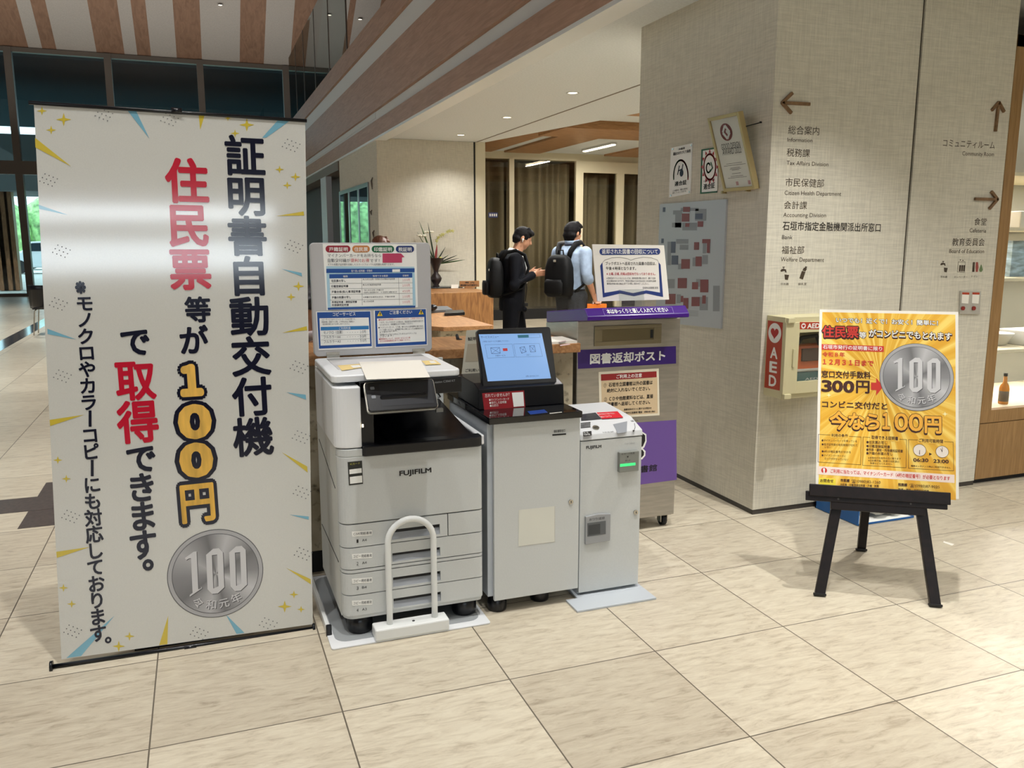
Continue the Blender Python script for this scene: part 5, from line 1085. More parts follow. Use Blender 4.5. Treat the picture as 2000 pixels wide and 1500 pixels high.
b = B(); b.prism([wA.P(*fq(x, y), .0) for x, y in ((.05, .04), (.95, .04), (.95, .96), (.05, .96))], wA.n*.002); obj('frame_glass', b, M_clear, aw)
b = B(); b.flat(wA, [(fq(.47+.19*math.cos(k*.2094), .775+.115*math.sin(k*.2094))) for k in range(30)], -.003); obj('emblem_disc', b, mat('award red', (128, 36, 40), .5), pc, recalc=False)
b = B()
for p_, c_ in (([(.47, .86), (.36, .775), (.47, .69), (.58, .765)], True), ([(.58, .765), (.49, .765), (.49, .80)], False)):
    pts = [fq(*p) for p in p_]
    for i in range(len(pts)-(0 if c_ else 1)):
        a_, d_ = Vector(pts[i]), Vector(pts[(i+1) % len(pts)]); e = (d_-a_).normalized(); qn = Vector((-e.y, e.x))*.008; b.flat(wA, [a_-qn, d_-qn, d_+qn, a_+qn], -.0024)
obj('emblem_mark', b, M_print_w, pc, recalc=False)
b = B()
for s, a0, a1, y, h in (('GOOD DESIGN', .20, .80, .555, .034), ('AWARD 2022', .20, .80, .485, .034)): put_text(b, wA, s, fq(a0, y), fq(a1, y), h, .004, -.003)
for a0, a1, y in ((.25, .75, .36), (.15, .85, .335), (.35, .65, .30), (.32, .68, .285), (.38, .62, .27), (.36, .64, .225), (.30, .70, .19), (.2, .8, .17)): b.flat(wA, [fq(a0, y), fq(a1, y), fq(a1, y+.005), fq(a0, y+.005)], -.003)
obj('lettering', b, M_blk, pc, recalc=False)
b = B(); b.flat(wA, [fq(.42, .07), fq(.50, .07), fq(.50, .12), fq(.42, .12)], -.003); b.flat(wA, [fq(.80, .07), fq(.88, .07), fq(.88, .12), fq(.80, .12)], -.003); obj('seal', b, mat('seal pink', (190, 130, 130), .5), pc, recalc=False)
b = B(); b.box(2.885, 2.9155, 4.23, 4.245, 1.835, 1.85); b.box(2.885, 2.9155, 4.0, 4.015, 1.835, 1.85); obj('bracket', b, GOLD, aw)
b = B(); p = wA.P(*fq(1.02, .80), -.02); b.tube([p, (2.9155, p.y-.03, p.z+.02)], .003, 6); b.tube([(2.9155, p.y-.035, p.z+.02), (2.905, p.y-.035, p.z+.02)], .005, 8); obj('hook', b, M_blackm, aw)
# floor map board
pM, fM = plate('floor_map_board', 'large grey acrylic floor map with maroon rooms on the column flank', 'map board', [(1292, 399), (1422, 389), (1411, 642), (1283, 628)], mat('map board grey', (180, 184, 188), .3), .012)
rm_g = [(1330, 406, 1365, 412), (1315, 411, 1333, 419), (1319, 419, 1331, 445), (1313, 435, 1331, 444), (1333, 435, 1362, 450), (1358, 408, 1380, 431), (1321, 467, 1345, 476), (1328, 478, 1345, 488), (1373, 468, 1380, 495), (1383, 468, 1388, 495), (1372, 498, 1383, 516), (1325, 515, 1335, 526), (1353, 503, 1360, 520), (1304, 472, 1311, 518), (1303, 545, 1318, 563), (1360, 545, 1368, 560), (1322, 575, 1330, 592), (1367, 580, 1383, 606), (1393, 558, 1406, 608)]
rm_m = [(1334.5, 404, 1348, 414), (1332, 417, 1347, 433), (1363, 432, 1374, 443), (1339, 436, 1347, 443), (1356, 473, 1366, 488), (1372, 467, 1388, 475), (1381, 475, 1387, 494), (1331, 506, 1348, 525), (1359, 501, 1371, 520), (1324, 543, 1342, 563), (1352, 551, 1364, 565), (1368, 546, 1384, 571), (1300, 574, 1320, 594), (1330, 578, 1335, 590), (1335, 582, 1345, 603), (1351, 580, 1367, 598), (1372, 577, 1379, 593)]
rm_n = [(1358, 417, 1373, 428), (1295, 405, 1300, 414), (1292, 466, 1297, 475), (1311, 472, 1320, 494), (1312, 499, 1325, 517)]
sk = lambda r: [(r[0], r[1]+.0*r[0]), (r[2], r[1]), (r[2]-.4, r[3]), (r[0]-.4, r[3])]
decal('grey_rooms', pM, fM, mat('map room grey', (140, 142, 146), .4), [sk(r) for r in rm_g], .0008)
decal('maroon_rooms', pM, fM, mat('map room maroon', (130, 62, 62), .4), [sk(r) for r in rm_m], .0012)
decal('dark_rooms', pM, fM, mat('map room slate', (84, 86, 104), .4), [sk(r) for r in rm_n], .0012)
b = B()
for i in range(12): line_px(b, fM, [(1394, 562+i*3.6), (1394+8+(i*7 % 5), 562+i*3.6)], .003, .0012)
for i in range(4): line_px(b, fM, [(1346, 607+i*3), (1364, 608+i*3)], .003, .0012)
obj('legend', b, mat('map room grey'), pM, recalc=False)

# ================================================================== defibrillator cabinet
AX0, AX1, AY = 2.948, 3.36, 3.675
AZ0, AZ1 = .735, 1.128
t = thing('defibrillator_cabinet', 'cream wall cabinet with red side label and window showing orange case', 'cabinet', (3.15, 3.75, AZ0)); CRM = mat('cream cabinet', (206, 198, 160), .45)
b = B()
for a in ((AX0, AX1, AY+.01, YP-.001, AZ1-.005, AZ1+.028), (AX0, AX1, AY+.01, YP-.001, AZ0-.028, AZ0+.005), (AX0, AX0+.012, AY+.01, YP-.001, AZ0, AZ1), (AX1-.012, AX1, AY+.01, YP-.001, AZ0, AZ1), (AX0+.012, AX1-.012, YP-.012, YP-.001, AZ0, AZ1)): b.box(*a)
obj('case', b, CRM, t, bevel=.002)
af = FY(AY)
wx0 = af.uv(1562, 650)[0]; wz1 = af.uv(1562, 650)[1]; wz0 = af.uv(1560, 745)[1]; wx1 = AX1-.07
b = B(); b.box(AX0, wx0, AY, AY+.010, AZ0, AZ1); b.box(wx1, AX1, AY, AY+.010, AZ0, AZ1); b.box(wx0, wx1, AY, AY+.010, AZ0, wz0); b.box(wx0, wx1, AY, AY+.010, wz1, AZ1); ad = obj('door', b, CRM, t, bevel=.0015)
b = B(); b.box(wx0, wx1, AY+.003, AY+.006, wz0, wz1); obj('door_window', b, M_clear, ad)
b = B(); u, v1 = af.uv(1550, 681); v0 = af.uv(1548, 716)[1]; b.fbox(af, u-.006, u+.006, v0, v1, 0, .008); obj('handle', b, CRM, ad, bevel=.002)
for z in (AZ1+.012, AZ0-.012): b = B(); b.box(AX0+.004, AX0+.05, AY-.012, AY+.02, z-.014, z+.014); obj('hinge_block', b, CRM, t, bevel=.003)
ARED = mat('label orange red', (176, 58, 34), .45)
lb = decal('front_label', ad, af, ARED, [[(1562, 629), (1640, 629), (1640, 643), (1562, 643)]], .0008)
b = B(); u, v = af.uv(1569, 636.5); b.flat(af, disc(u, v, .015), .0014); obj('label_disc', b, M_print_w, lb, recalc=False)
def heart(fr, u, v, s): return [(u+s*.0625*16*math.sin(a)**3, v+s*.0625*(13*math.cos(a)-5*math.cos(2*a)-2*math.cos(3*a)-math.cos(4*a))) for a in [2*math.pi*k/32 for k in range(32)]]
b = B(); b.flat(af, heart(af, u, v, .009), .002); obj('label_heart', b, mat('heart red', (176, 30, 28), .4), lb, recalc=False)
letters('lettering', lb, af, M_print_w, [('AED', 1576.5, 641, 1600, 640.5, 9.4, .03)], .0014)
sfm = FX(AX0)
sl_ = decal('side_label', t, sfm, ARED, [[(1500, 625.5), (1529.5, 630), (1523, 763), (1493, 756.5)]], .0008)
def uq(a, d):
    A = [sfm.uv(*p) for p in ((1500, 625.5), (1529.5, 630), (1523, 763), (1493, 756.5))]
    return (A[3][0]*(1-a)*(1-d)+A[2][0]*a*(1-d)+A[1][0]*a*d+A[0][0]*(1-a)*d, A[3][1]*(1-a)*(1-d)+A[2][1]*a*(1-d)+A[1][1]*a*d+A[0][1]*(1-a)*d)
c0 = uq(.5, .83); b = B(); b.flat(sfm, disc(c0[0], c0[1], .055), .0012); obj('label_disc', b, M_print_w, sl_, recalc=False)
b = B(); b.flat(sfm, heart(sfm, c0[0], c0[1], .034), .0018); obj('label_heart', b, mat('heart red'), sl_, recalc=False)
b = B()
for ch, d in (('A', .46), ('E', .25), ('D', .045)): put_text(b, sfm, ch, uq(.30, d), uq(.74, d), .062, .03, .0012)
obj('lettering', b, M_print_w, sl_, recalc=False)
t = thing('defibrillator', 'orange defibrillator case with teal panel behind the cabinet window', 'defibrillator', (3.16, 3.76, AZ0+.006)); ORG = mat('defibrillator orange', (214, 96, 24), .45)
b = B(); b.box(wx0-.03, AX1-.03, AY+.05, YP-.03, AZ0+.006, AZ0+.26); obj('case', b, ORG, t, bevel=.03, seg=4)
b = B(); b.box(wx0-.02, AX1-.05, AY+.035, AY+.055, AZ0+.03, AZ0+.115); fp_ = obj('front_panel', b, mat('defibrillator teal', (24, 92, 92), .4), t, bevel=.008)
b = B(); b.box(wx0-.025, AX1-.045, AY+.03, AY+.05, AZ0+.113, AZ0+.128); obj('grey_rim', b, M_alu, t, bevel=.005)
b = B(); b.box(wx0+.06, AX1-.10, AY+.038, AY+.052, AZ0+.17, AZ0+.24); obj('dark_patch', b, mat('patch brown', (70, 44, 28), .6), t, bevel=.003)
b = B(); b.tube([(wx0+.02, AY+.06, AZ0+.24), (wx0+.06, AY+.055, AZ0+.30), (wx0+.16, AY+.055, AZ0+.31), (wx0+.2, AY+.06, AZ0+.24)], .012, 10); obj('carry_handle', b, M_blackm, t, smooth=True)
letters('lettering', fp_, FY(AY+.035), M_print_w, [('AED', 1572, 742.5, 1597, 741, 4.6)], .001)

# ================================================================== display case at the right edge
t = thing('display_case', 'light oak glazed display case built against the sign wall at right edge', 'display case', (5.5, 4.2, 0))
cx0 = 4.632
b = B(); b.box(cx0, cx0+.088, YP-.004, 4.70, .49, 2.77); b.box(cx0, 7.4, YP-.004, YP+.05, 2.70, 2.77); b.box(7.3, 7.4, YP-.004, 4.7, .49, 2.7); b.box(cx0, 7.4, YP-.004, YP+.05, .408, .49); b.box(cx0, 7.4, YP+.05, 4.70, 2.72, 2.77); obj('frame', b, M_case, t, bevel=.002)
b = B(); b.box(cx0, 7.4, YP+.05, 4.70, .42, .475); obj('case_floor', b, mat('case floor cream', (232, 222, 196), .6), t)
b = B(); b.box(cx0+.006, 7.4, YP, YP+.03, .035, .403); obj('lower_panel', b, M_case, t)
b = B(); b.box(cx0-.03, 7.4, YP+.03, 4.6, 0, .034); obj('kickboard', b, M_dark, t)
b = B(); b.box(cx0+.088, 7.3, YP+.02, YP+.026, .49, 2.70); obj('glass_pane', b, M_clear, t)
b = B(); b.box(cx0+.088, 7.3, 4.66, 4.70, .475, 2.72); obj('back_board', b, mat('case back grey', (128, 126, 118), .7), t)
SHZ = []
for px, py in ((1978, 444), (1968, 543), (1955, 683), (1985, 337)):
    z = onY(px, py, 4.0).z; SHZ.append(z)
    b = B(); b.box(cx0+.10, 7.28, 3.98, 4.65, z-.022, z); obj('shelf', b, mat('shelf cream', (236, 226, 200), .5), t, bevel=.002)
for z in SHZ + [2.71]: area('case_strip_light', (5.6, 4.30, z-.03), (5.6, 4.36, 0), 1.8, .03, 13.0, (1.0, .93, .82))
def dish(px, py, Y, label, prof, m, cat='dish', name='white_dish', z=None):
    p = onY(px, py, Y); zz = z if z is not None else p.z
    b = B(); b.lathe((p.x, Y, zz+.0008), prof, 24); o = obj(name, b, m, smooth=True); tag(o, label, cat); return o
CER = mat('white porcelain', (236, 234, 226), .25)
b = B(); p = onY(1984, 440, 4.15); b.hexa([(p.x, 4.12, SHZ[0]+.001), (p.x+.16, 4.12, SHZ[0]+.001), (p.x+.16, 4.25, SHZ[0]+.001), (p.x, 4.25, SHZ[0]+.001), (p.x-.02, 4.10, SHZ[0]+.11), (p.x+.18, 4.10, SHZ[0]+.11), (p.x+.18, 4.27, SHZ[0]+.11), (p.x-.02, 4.27, SHZ[0]+.11)]); o = obj('white_bowl', b, CER, bevel=.006); tag(o, 'white angular bowl on the upper shelf of the display case', 'bowl')
b = B(); p = onY(1972, 540, 4.12); b.box(p.x, p.x+.30, 4.12, 4.16, SHZ[1]+.001, SHZ[1]+.24); o = obj('photo_box', b, mat('seascape print', (150, 172, 186), .3, noise=.35, nscale=9, stretch=(1, 1, 4)), bevel=.002); tag(o, 'framed seascape picture on the middle shelf of the display case', 'picture')
b = B(); p = onY(1954, 683, 4.1); z = SHZ[2]+.001; b.lathe((p.x+.08, 4.2, z), [(.03, 0), (.06, .005), (.10, .07), (.105, .085), (.095, .085), (.05, .015)], 24); o = obj('white_dish', b, CER, smooth=True); tag(o, 'white porcelain dish on the lower shelf of the display case', 'dish')
b = B(); b.box(p.x+.20, p.x+.5, 4.08, 4.3, z, z+.10); o = obj('white_box', b, M_print_w, bevel=.004); tag(o, 'white box beside the porcelain dish on the lower shelf', 'box')
b = B(); b.box(p.x+.23, p.x+.28, 4.075, 4.079, z+.105, z+.125); b.box(p.x+.23, p.x+.28, 4.079, 4.1, z+.1002, z+.125); o = obj('blue_tag', b, mat('tag blue', (120, 180, 220), .4)); tag(o, 'small pale blue tag on top of the white box', 'tag')
p = onY(1958, 796, 4.02); zb = .4755
t2 = thing('bottle', 'bottle of amber liquid with black cap on the display case floor', 'bottle', (p.x, 4.02, zb))
b = B(); b.lathe((p.x, 4.02, zb+.0005), [(.028, 0), (.031, .004), (.031, .105), (.026, .125), (.013, .145), (.0115, .19)], 24); obj('body', b, mat('amber liquid', (206, 132, 28), .15), t2, smooth=True)
b = B(); b.lathe((p.x, 4.02, zb+.19), [(.0135, 0), (.0135, .022), (.001, .022)], 18); obj('cap', b, M_black, t2)
b = B(); b.lathe((p.x, 4.02, zb+.02), [(.0314, 0), (.0314, .07)], 24); obj('label', b, mat('bottle label dark', (84, 66, 44), .5), t2)

# ================================================================== easel and poster
u = Vector((.399, -.271, 0)).normalized(); bk = Vector((-u.y, u.x, 0)); th = math.radians(19)
vv = Vector((bk.x*math.sin(th), bk.y*math.sin(th), math.cos(th)))
EF = Fr((2.501, 2.793, 0), u, vv)
t = thing('easel', 'dark brown wooden tripod easel standing on the floor tiles', 'easel', (2.77, 2.85, 0)); WEN = wood('dark easel wood', (17, 11, 11), (30, 20, 19), (6, 6, 6), .45)
def leg(a, c, w, dpt, name='leg'):
    a, c = Vector(a), Vector(c); b = B(); d = u*w/2; e = EF.n*dpt/2
    b.hexa([a-d+e, a+d+e, a+d-e, a-d-e, c-d+e, c+d+e, c+d-e, c-d-e]); return obj(name, b, WEN, t, bevel=.002)
back = EF.n*(-.022)
def foot(a, l):
    a = Vector(a); b = B(); d = u*.026; e = EF.n*.02; b.hexa([Vector((a.x, a.y, 0.0))-d+e, Vector((a.x, a.y, 0))+d+e, Vector((a.x, a.y, 0))+d-e, Vector((a.x, a.y, 0))-d-e, Vector((a.x, a.y, .012))-d+e, Vector((a.x, a.y, .012))+d+e, Vector((a.x, a.y, .012))+d-e, Vector((a.x, a.y, .012))-d-e]); obj('rubber_foot', b, M_blackm, l, bevel=.003)
l = leg(EF.P(.004, .013)+back, EF.P(.20, 1.22)+back, .044, .03); foot(EF.P(.004, 0)+back, l)
l = leg(EF.P(.478, .013)+back, EF.P(.31, 1.22)+back, .044, .03); foot(EF.P(.478, 0)+back, l)
rl = Vector((3.092, 3.175, .012)); l = leg(rl, EF.P(.256, 1.15)-EF.n*.05, .040, .03); foot(rl, l)
b = B(); b.fbox(EF, -.068, .520, .425, .468, -.006, .016); lg = obj('ledge', b, WEN, t, bevel=.003)
b = B(); b.fbox(EF, -.055, .530, .446, .500, .017, .026); obj('ledge_lip', b, WEN, t, bevel=.003)
b = B(); b.fbox(EF, .04, .43, .392, .428, -.02, .012); obj('crossbar', b, WEN, t, bevel=.003)
b = B()
for a in (.07, .37): b.cyl(EF.P(a, .44, .016), EF.P(a, .44, .019), .0045, 12)
obj('screw', b, mat('dull screw', (84, 80, 76), .5, .5), lg)
PT = EF
pq = [(-.026, .4755), (.566, .4755), (.566, 1.316), (-.026, 1.316)]
b = B(); b.prism([PT.P(a, d, .003) for a, d in pq], PT.n*.006); po = obj('poster', b, M_paper); tag(po, 'yellow poster with silver coin and price lettering resting on the easel', 'poster')
PP = Fr(PT.P(0, 0, .009), PT.u, PT.v)
def ray_mat():
    m, N, L, bs = newmat('poster gold rays'); bs.inputs['Roughness'].default_value = .45
    uvn = N.new('ShaderNodeUVMap'); mp = N.new('ShaderNodeMapping'); mp.inputs['Location'].default_value = (-.45, -.62, 0)
    gr = N.new('ShaderNodeTexGradient'); gr.gradient_type = 'RADIAL'; L.new(uvn.outputs[0], mp.inputs['Vector']); L.new(mp.outputs['Vector'], gr.inputs['Vector'])
    nt = N.new('ShaderNodeTexNoise'); nt.noise_dimensions = '1D'; nt.inputs['Scale'].default_value = 46; nt.inputs['Detail'].default_value = 3; L.new(gr.outputs['Fac'], nt.inputs['W'])
    r = N.new('ShaderNodeValToRGB'); e = r.color_ramp.elements; e[0].position = .36; e[1].position = .66; e[0].color = lin((226, 168, 44)); e[1].color = lin((248, 216, 112)); k = e.new(.5); k.color = lin((234, 184, 62))
    L.new(nt.outputs['Fac'], r.inputs['Fac']); L.new(r.outputs['Color'], bs.inputs['Base Color']); return m
b = B(); gq = [(-.014, .47), (.554, .47), (.554, 1.303), (-.014, 1.303)]; b.flat(PP, gq, .0006); f = b.bm.faces[:][0]
l_ = b.bm.loops.layers.uv.new('UVMap')
for lp, uvc in zip(f.loops, ((0, 0), (1, 0), (1, 1), (0, 1))): lp[l_].uv = uvc
gr_ = obj('printed_ground', b, ray_mat(), po, recalc=False)
def pA_(X, Y): return (1580+X/6.25, 600+Y/6.25)
def pB_(X, Y): return (1580+X/6.25, 800+Y/6.25)
def it(f, s, x0, y0, x1, y1, h, *bo): a, d = f(x0, y0), f(x1, y1); return (s, a[0], a[1], d[0], d[1], h/6.25) + bo
PRED = mat('poster red', (206, 52, 40), .5); PBR = mat('poster dark brown', (62, 24, 14), .5)
top = [it(pA_, 'いつでも！近くで！お安く！簡単に！', 330, 186, 1572, 226, 62), it(pA_, '等', 612, 376, 695, 380, 74), it(pA_, 'がコンビニでもとれます', 732, 362, 1738, 404, 92)]
letters('heading_outline', po, PP, PBR, [x + (.085,) for x in top] + [it(pA_, '住民票', 164, 366, 600, 374, 138, .10)], .0010)
letters('heading_shadow', po, PP, PBR, [it(pA_, '住民票', 168, 378, 604, 386, 138, .10), it(pA_, 'がコンビニでもとれます', 734, 374, 1742, 416, 92, .085)], .0008)
letters('heading_lettering', po, PP, M_print_w, [x + (.022,) for x in top], .0016)
letters('heading_red', po, PP, PRED, [it(pA_, '住民票', 164, 366, 600, 374, 138, .022)], .0016)
decal('red_box', po, PP, PRED, [[pA_(155, 450), pA_(915, 476), pA_(912, 548), pA_(155, 520)]], .0010)
decal('red_arrow', po, PP, PRED, [[pA_(757, 920), pA_(820, 922), pA_(820, 1013), pA_(757, 1010)], [pA_(820, 862), pA_(906, 970), pA_(820, 1080)]], .0010)
letters('box_lettering', po, PP, M_print_w, [it(pA_, '石垣市発行の証明書に限り', 170, 507, 890, 534, 50, .014)], .0016)
letters('red_lettering', po, PP, PRED, [it(pA_, '令和８年', 165, 604, 435, 610, 58, .02), it(pA_, '１２月３１日まで', 168, 700, 785, 723, 72, .032), it(pB_, 'ご利用に当たっては、マイナンバーカード（4桁の暗証番号）が必要となります', 262, 772, 1720, 866, 50, .014)], .0016)
letters('dark_lettering', po, PP, PBR, [it(pA_, '窓口交付手数料', 155, 860, 752, 874, 86, .026), it(pA_, '3', 160, 1026, 268, 1030, 140, .04), it(pA_, '0', 288, 1031, 405, 1035, 140, .04), it(pA_, '0', 425, 1036, 543, 1040, 140, .04), it(pA_, '円', 578, 1046, 734, 1052, 160, .03), it(pA_, 'コンビニ交付だと', 160, 1224, 955, 1252, 84, .026),
    it(pB_, '利用の条件', 275, 332, 475, 338, 38, .022), it(pB_, '取得できる証明書', 762, 360, 1088, 376, 44, .022), it(pB_, 'ご利用可能時間', 1340, 396, 1635, 411, 44, .022), it(pB_, '06:30', 1275, 634, 1455, 641, 44, .03), it(pB_, '23:00', 1520, 648, 1703, 656, 44, .03),
    it(pB_, '●マイナンバーカードを持っている', 155, 390, 585, 402, 30), it(pB_, '●電子証明書の有効期限が切れて', 155, 438, 592, 452, 30), it(pB_, 'いない', 192, 472, 270, 475, 30), it(pB_, '●4桁の暗証番号が分かる', 155, 524, 510, 535, 30), it(pB_, '●マイナンバーカードに', 155, 572, 450, 582, 30), it(pB_, 'ロックがかかっていない', 192, 612, 480, 624, 30),
    it(pB_, '●住民票の写し', 700, 416, 950, 426, 38, .01), it(pB_, '●印鑑登録証明書', 700, 462, 988, 474, 36, .01), it(pB_, '●所得・課税・所得課税証明書', 700, 506, 1145, 526, 36, .01), it(pB_, '●戸籍の附票の写し', 700, 550, 1018, 562, 36, .01), it(pB_, '※本籍地が石垣市の方に限ります', 722, 600, 1122, 614, 26), it(pB_, '※住民票戸籍、附票や住民票の', 722, 634, 1100, 650, 26), it(pB_, '除票などはとれません', 748, 668, 1016, 678, 26),
    it(pB_, '臨時メンテナンス時はご利用できません', 1246, 698, 1728, 722, 24, .01), it(pB_, 'お問合せ', 138, 886, 298, 890, 40, .026), it(pB_, '8:30～17:15', 130, 940, 300, 944, 26, .02), it(pB_, '市民課', 384, 882, 494, 888, 38, .03), it(pB_, '☎(0980)82-1260', 516, 888, 872, 905, 34), it(pB_, '住民票・印鑑登録証明書・戸籍・附票', 382, 930, 852, 950, 30, .01), it(pB_, '税務課', 1088, 934, 1198, 940, 38, .03), it(pB_, '☎(0980)87-9025', 1226, 940, 1594, 962, 34), it(pB_, '所得・課税・非課税証明書', 1090, 988, 1464, 1012, 30, .01)], .0016)
def big(dx, dy, bo): return [it(pB_, ch, x0+dx, y+(x0-250)*.04+dy, x1+dx, y+(x1-250)*.04+dy, h, bo) for ch, x0, x1, y, h in (('今', 255, 470, 236, 214), ('な', 486, 668, 232, 206), ('ら', 696, 856, 228, 206), ('１', 900, 985, 226, 236), ('０', 1052, 1200, 232, 240), ('０', 1226, 1384, 232, 240), ('円', 1418, 1612, 234, 214))]
letters('price_outline', po, PP, PBR, big(0, 0, .06) + big(-3, 16, .06), .0010)
letters('price_lettering', po, PP, mat('poster gold figure', (240, 176, 62), .45), big(0, 0, .034), .0016)
b = B()
for q in ([(115, 302), (637, 335), (630, 674), (110, 640)], [(660, 335), (1190, 366), (1185, 710), (655, 680)], [(1215, 366), (1760, 397), (1766, 747), (1213, 716)]): line_px(b, PP, [pB_(*x) for x in q], .0016, .0010, True)
obj('box_line', b, PBR, po, recalc=False)
for q in ([(262, 290), (488, 300), (488, 350), (262, 342)], [(748, 316), (1102, 336), (1102, 392), (748, 372)], [(1328, 348), (1648, 366), (1648, 422), (1328, 406)]): decal('title_gap', po, PP, mat('poster gold plain', (238, 192, 74), .45), [[pB_(*x) for x in q]], .0013)
b = B(); bh = B()
for cx, cy, hs in ((1350, 496, ((1350, 550), (1346, 540))), (1625, 515, ((1626, 462), (1606, 478)))):
    c_ = PP.uv(*pB_(cx, cy)); r_ = PP.uv(*pB_(cx+78, cy))[0]-c_[0]; b.flat(PP, disc(c_[0], c_[1], r_, seg=32), .0014)
    pts = [Vector((c_[0]+r_*math.cos(2*math.pi*k/32), c_[1]+r_*math.sin(2*math.pi*k/32))) for k in range(32)]
    for k in range(32): e = (pts[(k+1) % 32]-pts[k]).normalized(); qn = Vector((-e.y, e.x))*.0007; bh.flat(PP, [pts[k]-qn, pts[(k+1) % 32]-qn, pts[(k+1) % 32]+qn, pts[k]+qn], .0018)
    for h_ in hs: line_px(bh, PP, [pB_(cx, cy), pB_(*h_)], .0018, .002)
pxpoly(bh, PP, [pB_(1466, 525), pB_(1502, 545), pB_(1466, 562)], .0018)
obj('clock_face', b, mat('clock cream', (236, 226, 214), .5), po, recalc=False); obj('clock_hand', bh, PBR, po, recalc=False)
decal('pink_bar', po, PP, mat('poster pale pink', (240, 222, 212), .5), [[pB_(106, 690), pB_(1776, 796), pB_(1776, 896), pB_(106, 790)]], .0010)
b = B(); c_ = PP.uv(*pB_(185, 742)); b.flat(PP, disc(c_[0], c_[1], .0125), .0014); obj('warning_disc', b, PRED, po, recalc=False)
letters('warning_mark', po, PP, M_print_w, [it(pB_, '!', 178, 770, 192, 770, 54, .05)], .002)
decal('yellow_tab', po, PP, mat('poster lemon', (244, 222, 60), .5), [[pB_(120, 830), pB_(326, 842), pB_(326, 940), pB_(112, 928)]], .0010)
coin(po, PP, 1789.5, 736.5, 73, 66, .0012)
b = B()
for x, y, r in ((243, 1075, 4.5), ): px, py = pA_(x, y); pxpoly(b, PP, sparkle(px, py, r), .001)
px, py = pB_(1660, 55); pxpoly(b, PP, sparkle(px, py, 5), .001)
obj('sparkle', b, mat('poster sparkle', (252, 244, 190), .5), po, recalc=False)
# blue box with grey bag behind the easel, tape scrap
t = thing('blue_crate', 'low open blue and white box on the floor behind the easel', 'box', (3.55, 3.64, 0)); BLC = mat('crate blue', (24, 92, 160), .45)
b = B(); b.box(3.345, 3.353, 3.475, 3.82, .003, .155); b.box(3.345, 3.75, 3.812, 3.82, .003, .12); b.box(3.742, 3.75, 3.475, 3.82, .003, .03); b.box(3.353, 3.75, 3.474, 3.478, .002, .012); obj('wall', b, BLC, t)
b = B(); b.box(3.353, 3.742, 3.478, 3.812, .003, .008); obj('liner', b, M_print_w, t)
b = B(); random.seed(3)
for i in range(9): b.ball((3.59+random.uniform(-.10, .09), 3.56+random.uniform(-.02, .07), .055+random.uniform(-.008, .012)), (random.uniform(.045, .07), random.uniform(.04, .05), random.uniform(.036, .044)), nu=10, nv=7)
o = obj('grey_bag', b, mat('crumpled plastic', (168, 164, 152), .3, noise=.12, nscale=14), smooth=True); md = o.modifiers.new('merge', 'REMESH'); md.mode = 'VOXEL'; md.voxel_size = .008; md.use_smooth_shade = True; tag(o, 'crumpled grey plastic bag lying in the blue box', 'bag')
q = [onZ(1843, 1057), onZ(1864, 1063), onZ(1859, 1066), onZ(1842, 1059.5)]
b = B(); b.prism(q, (0, 0, .001)); o = obj('tape_scrap', b, M_paper); tag(o, 'small white scrap of tape on the tiles right of the easel', 'tape')
# chair half hidden by the banner
cx = onZ(69, 655, 0)
t = thing('chair', 'black shell chair with thin steel legs half hidden behind the banner', 'chair', (cx.x+.25, cx.y+.2, 0))
b = B(); X, Y = cx.x, cx.y
rows = [[b.bm.verts.new((X-.02+.06*math.cos(a)*0+.52*k/8, Y+.18*math.sin(math.pi*k/8)*-1+dy, z)) for k in range(9)] for z, dy, a in ((.46, .0, 0), (.50, -.03, 0), (.62, -.05, 0), (.76, -.08, 0), (.84, -.10, 0))]
for j in range(4):
    for i in range(8): b.bm.faces.new([rows[j][i], rows[j][i+1], rows[j+1][i+1], rows[j+1][i]])
o = obj('shell', b, M_black, t, smooth=True); md = o.modifiers.new('thickness', 'SOLIDIFY'); md.thickness = .014
b = B(); b.box(X-.01, X+.50, Y-.02, Y+.44, .43, .46); obj('seat', b, M_black, t, bevel=.012)
for dx, dy, ex in ((.02, 0, -.02), (.46, 0, .50), (.02, .42, -.02), (.46, .42, .50)): b = B(); b.tube([(X+ex, Y+dy, 0), (X+dx, Y+dy, .40), (X+dx+.04*(1 if dx < .2 else -1), Y+dy, .44)], .010, 8); obj('leg', b, M_chrome, t, smooth=True)
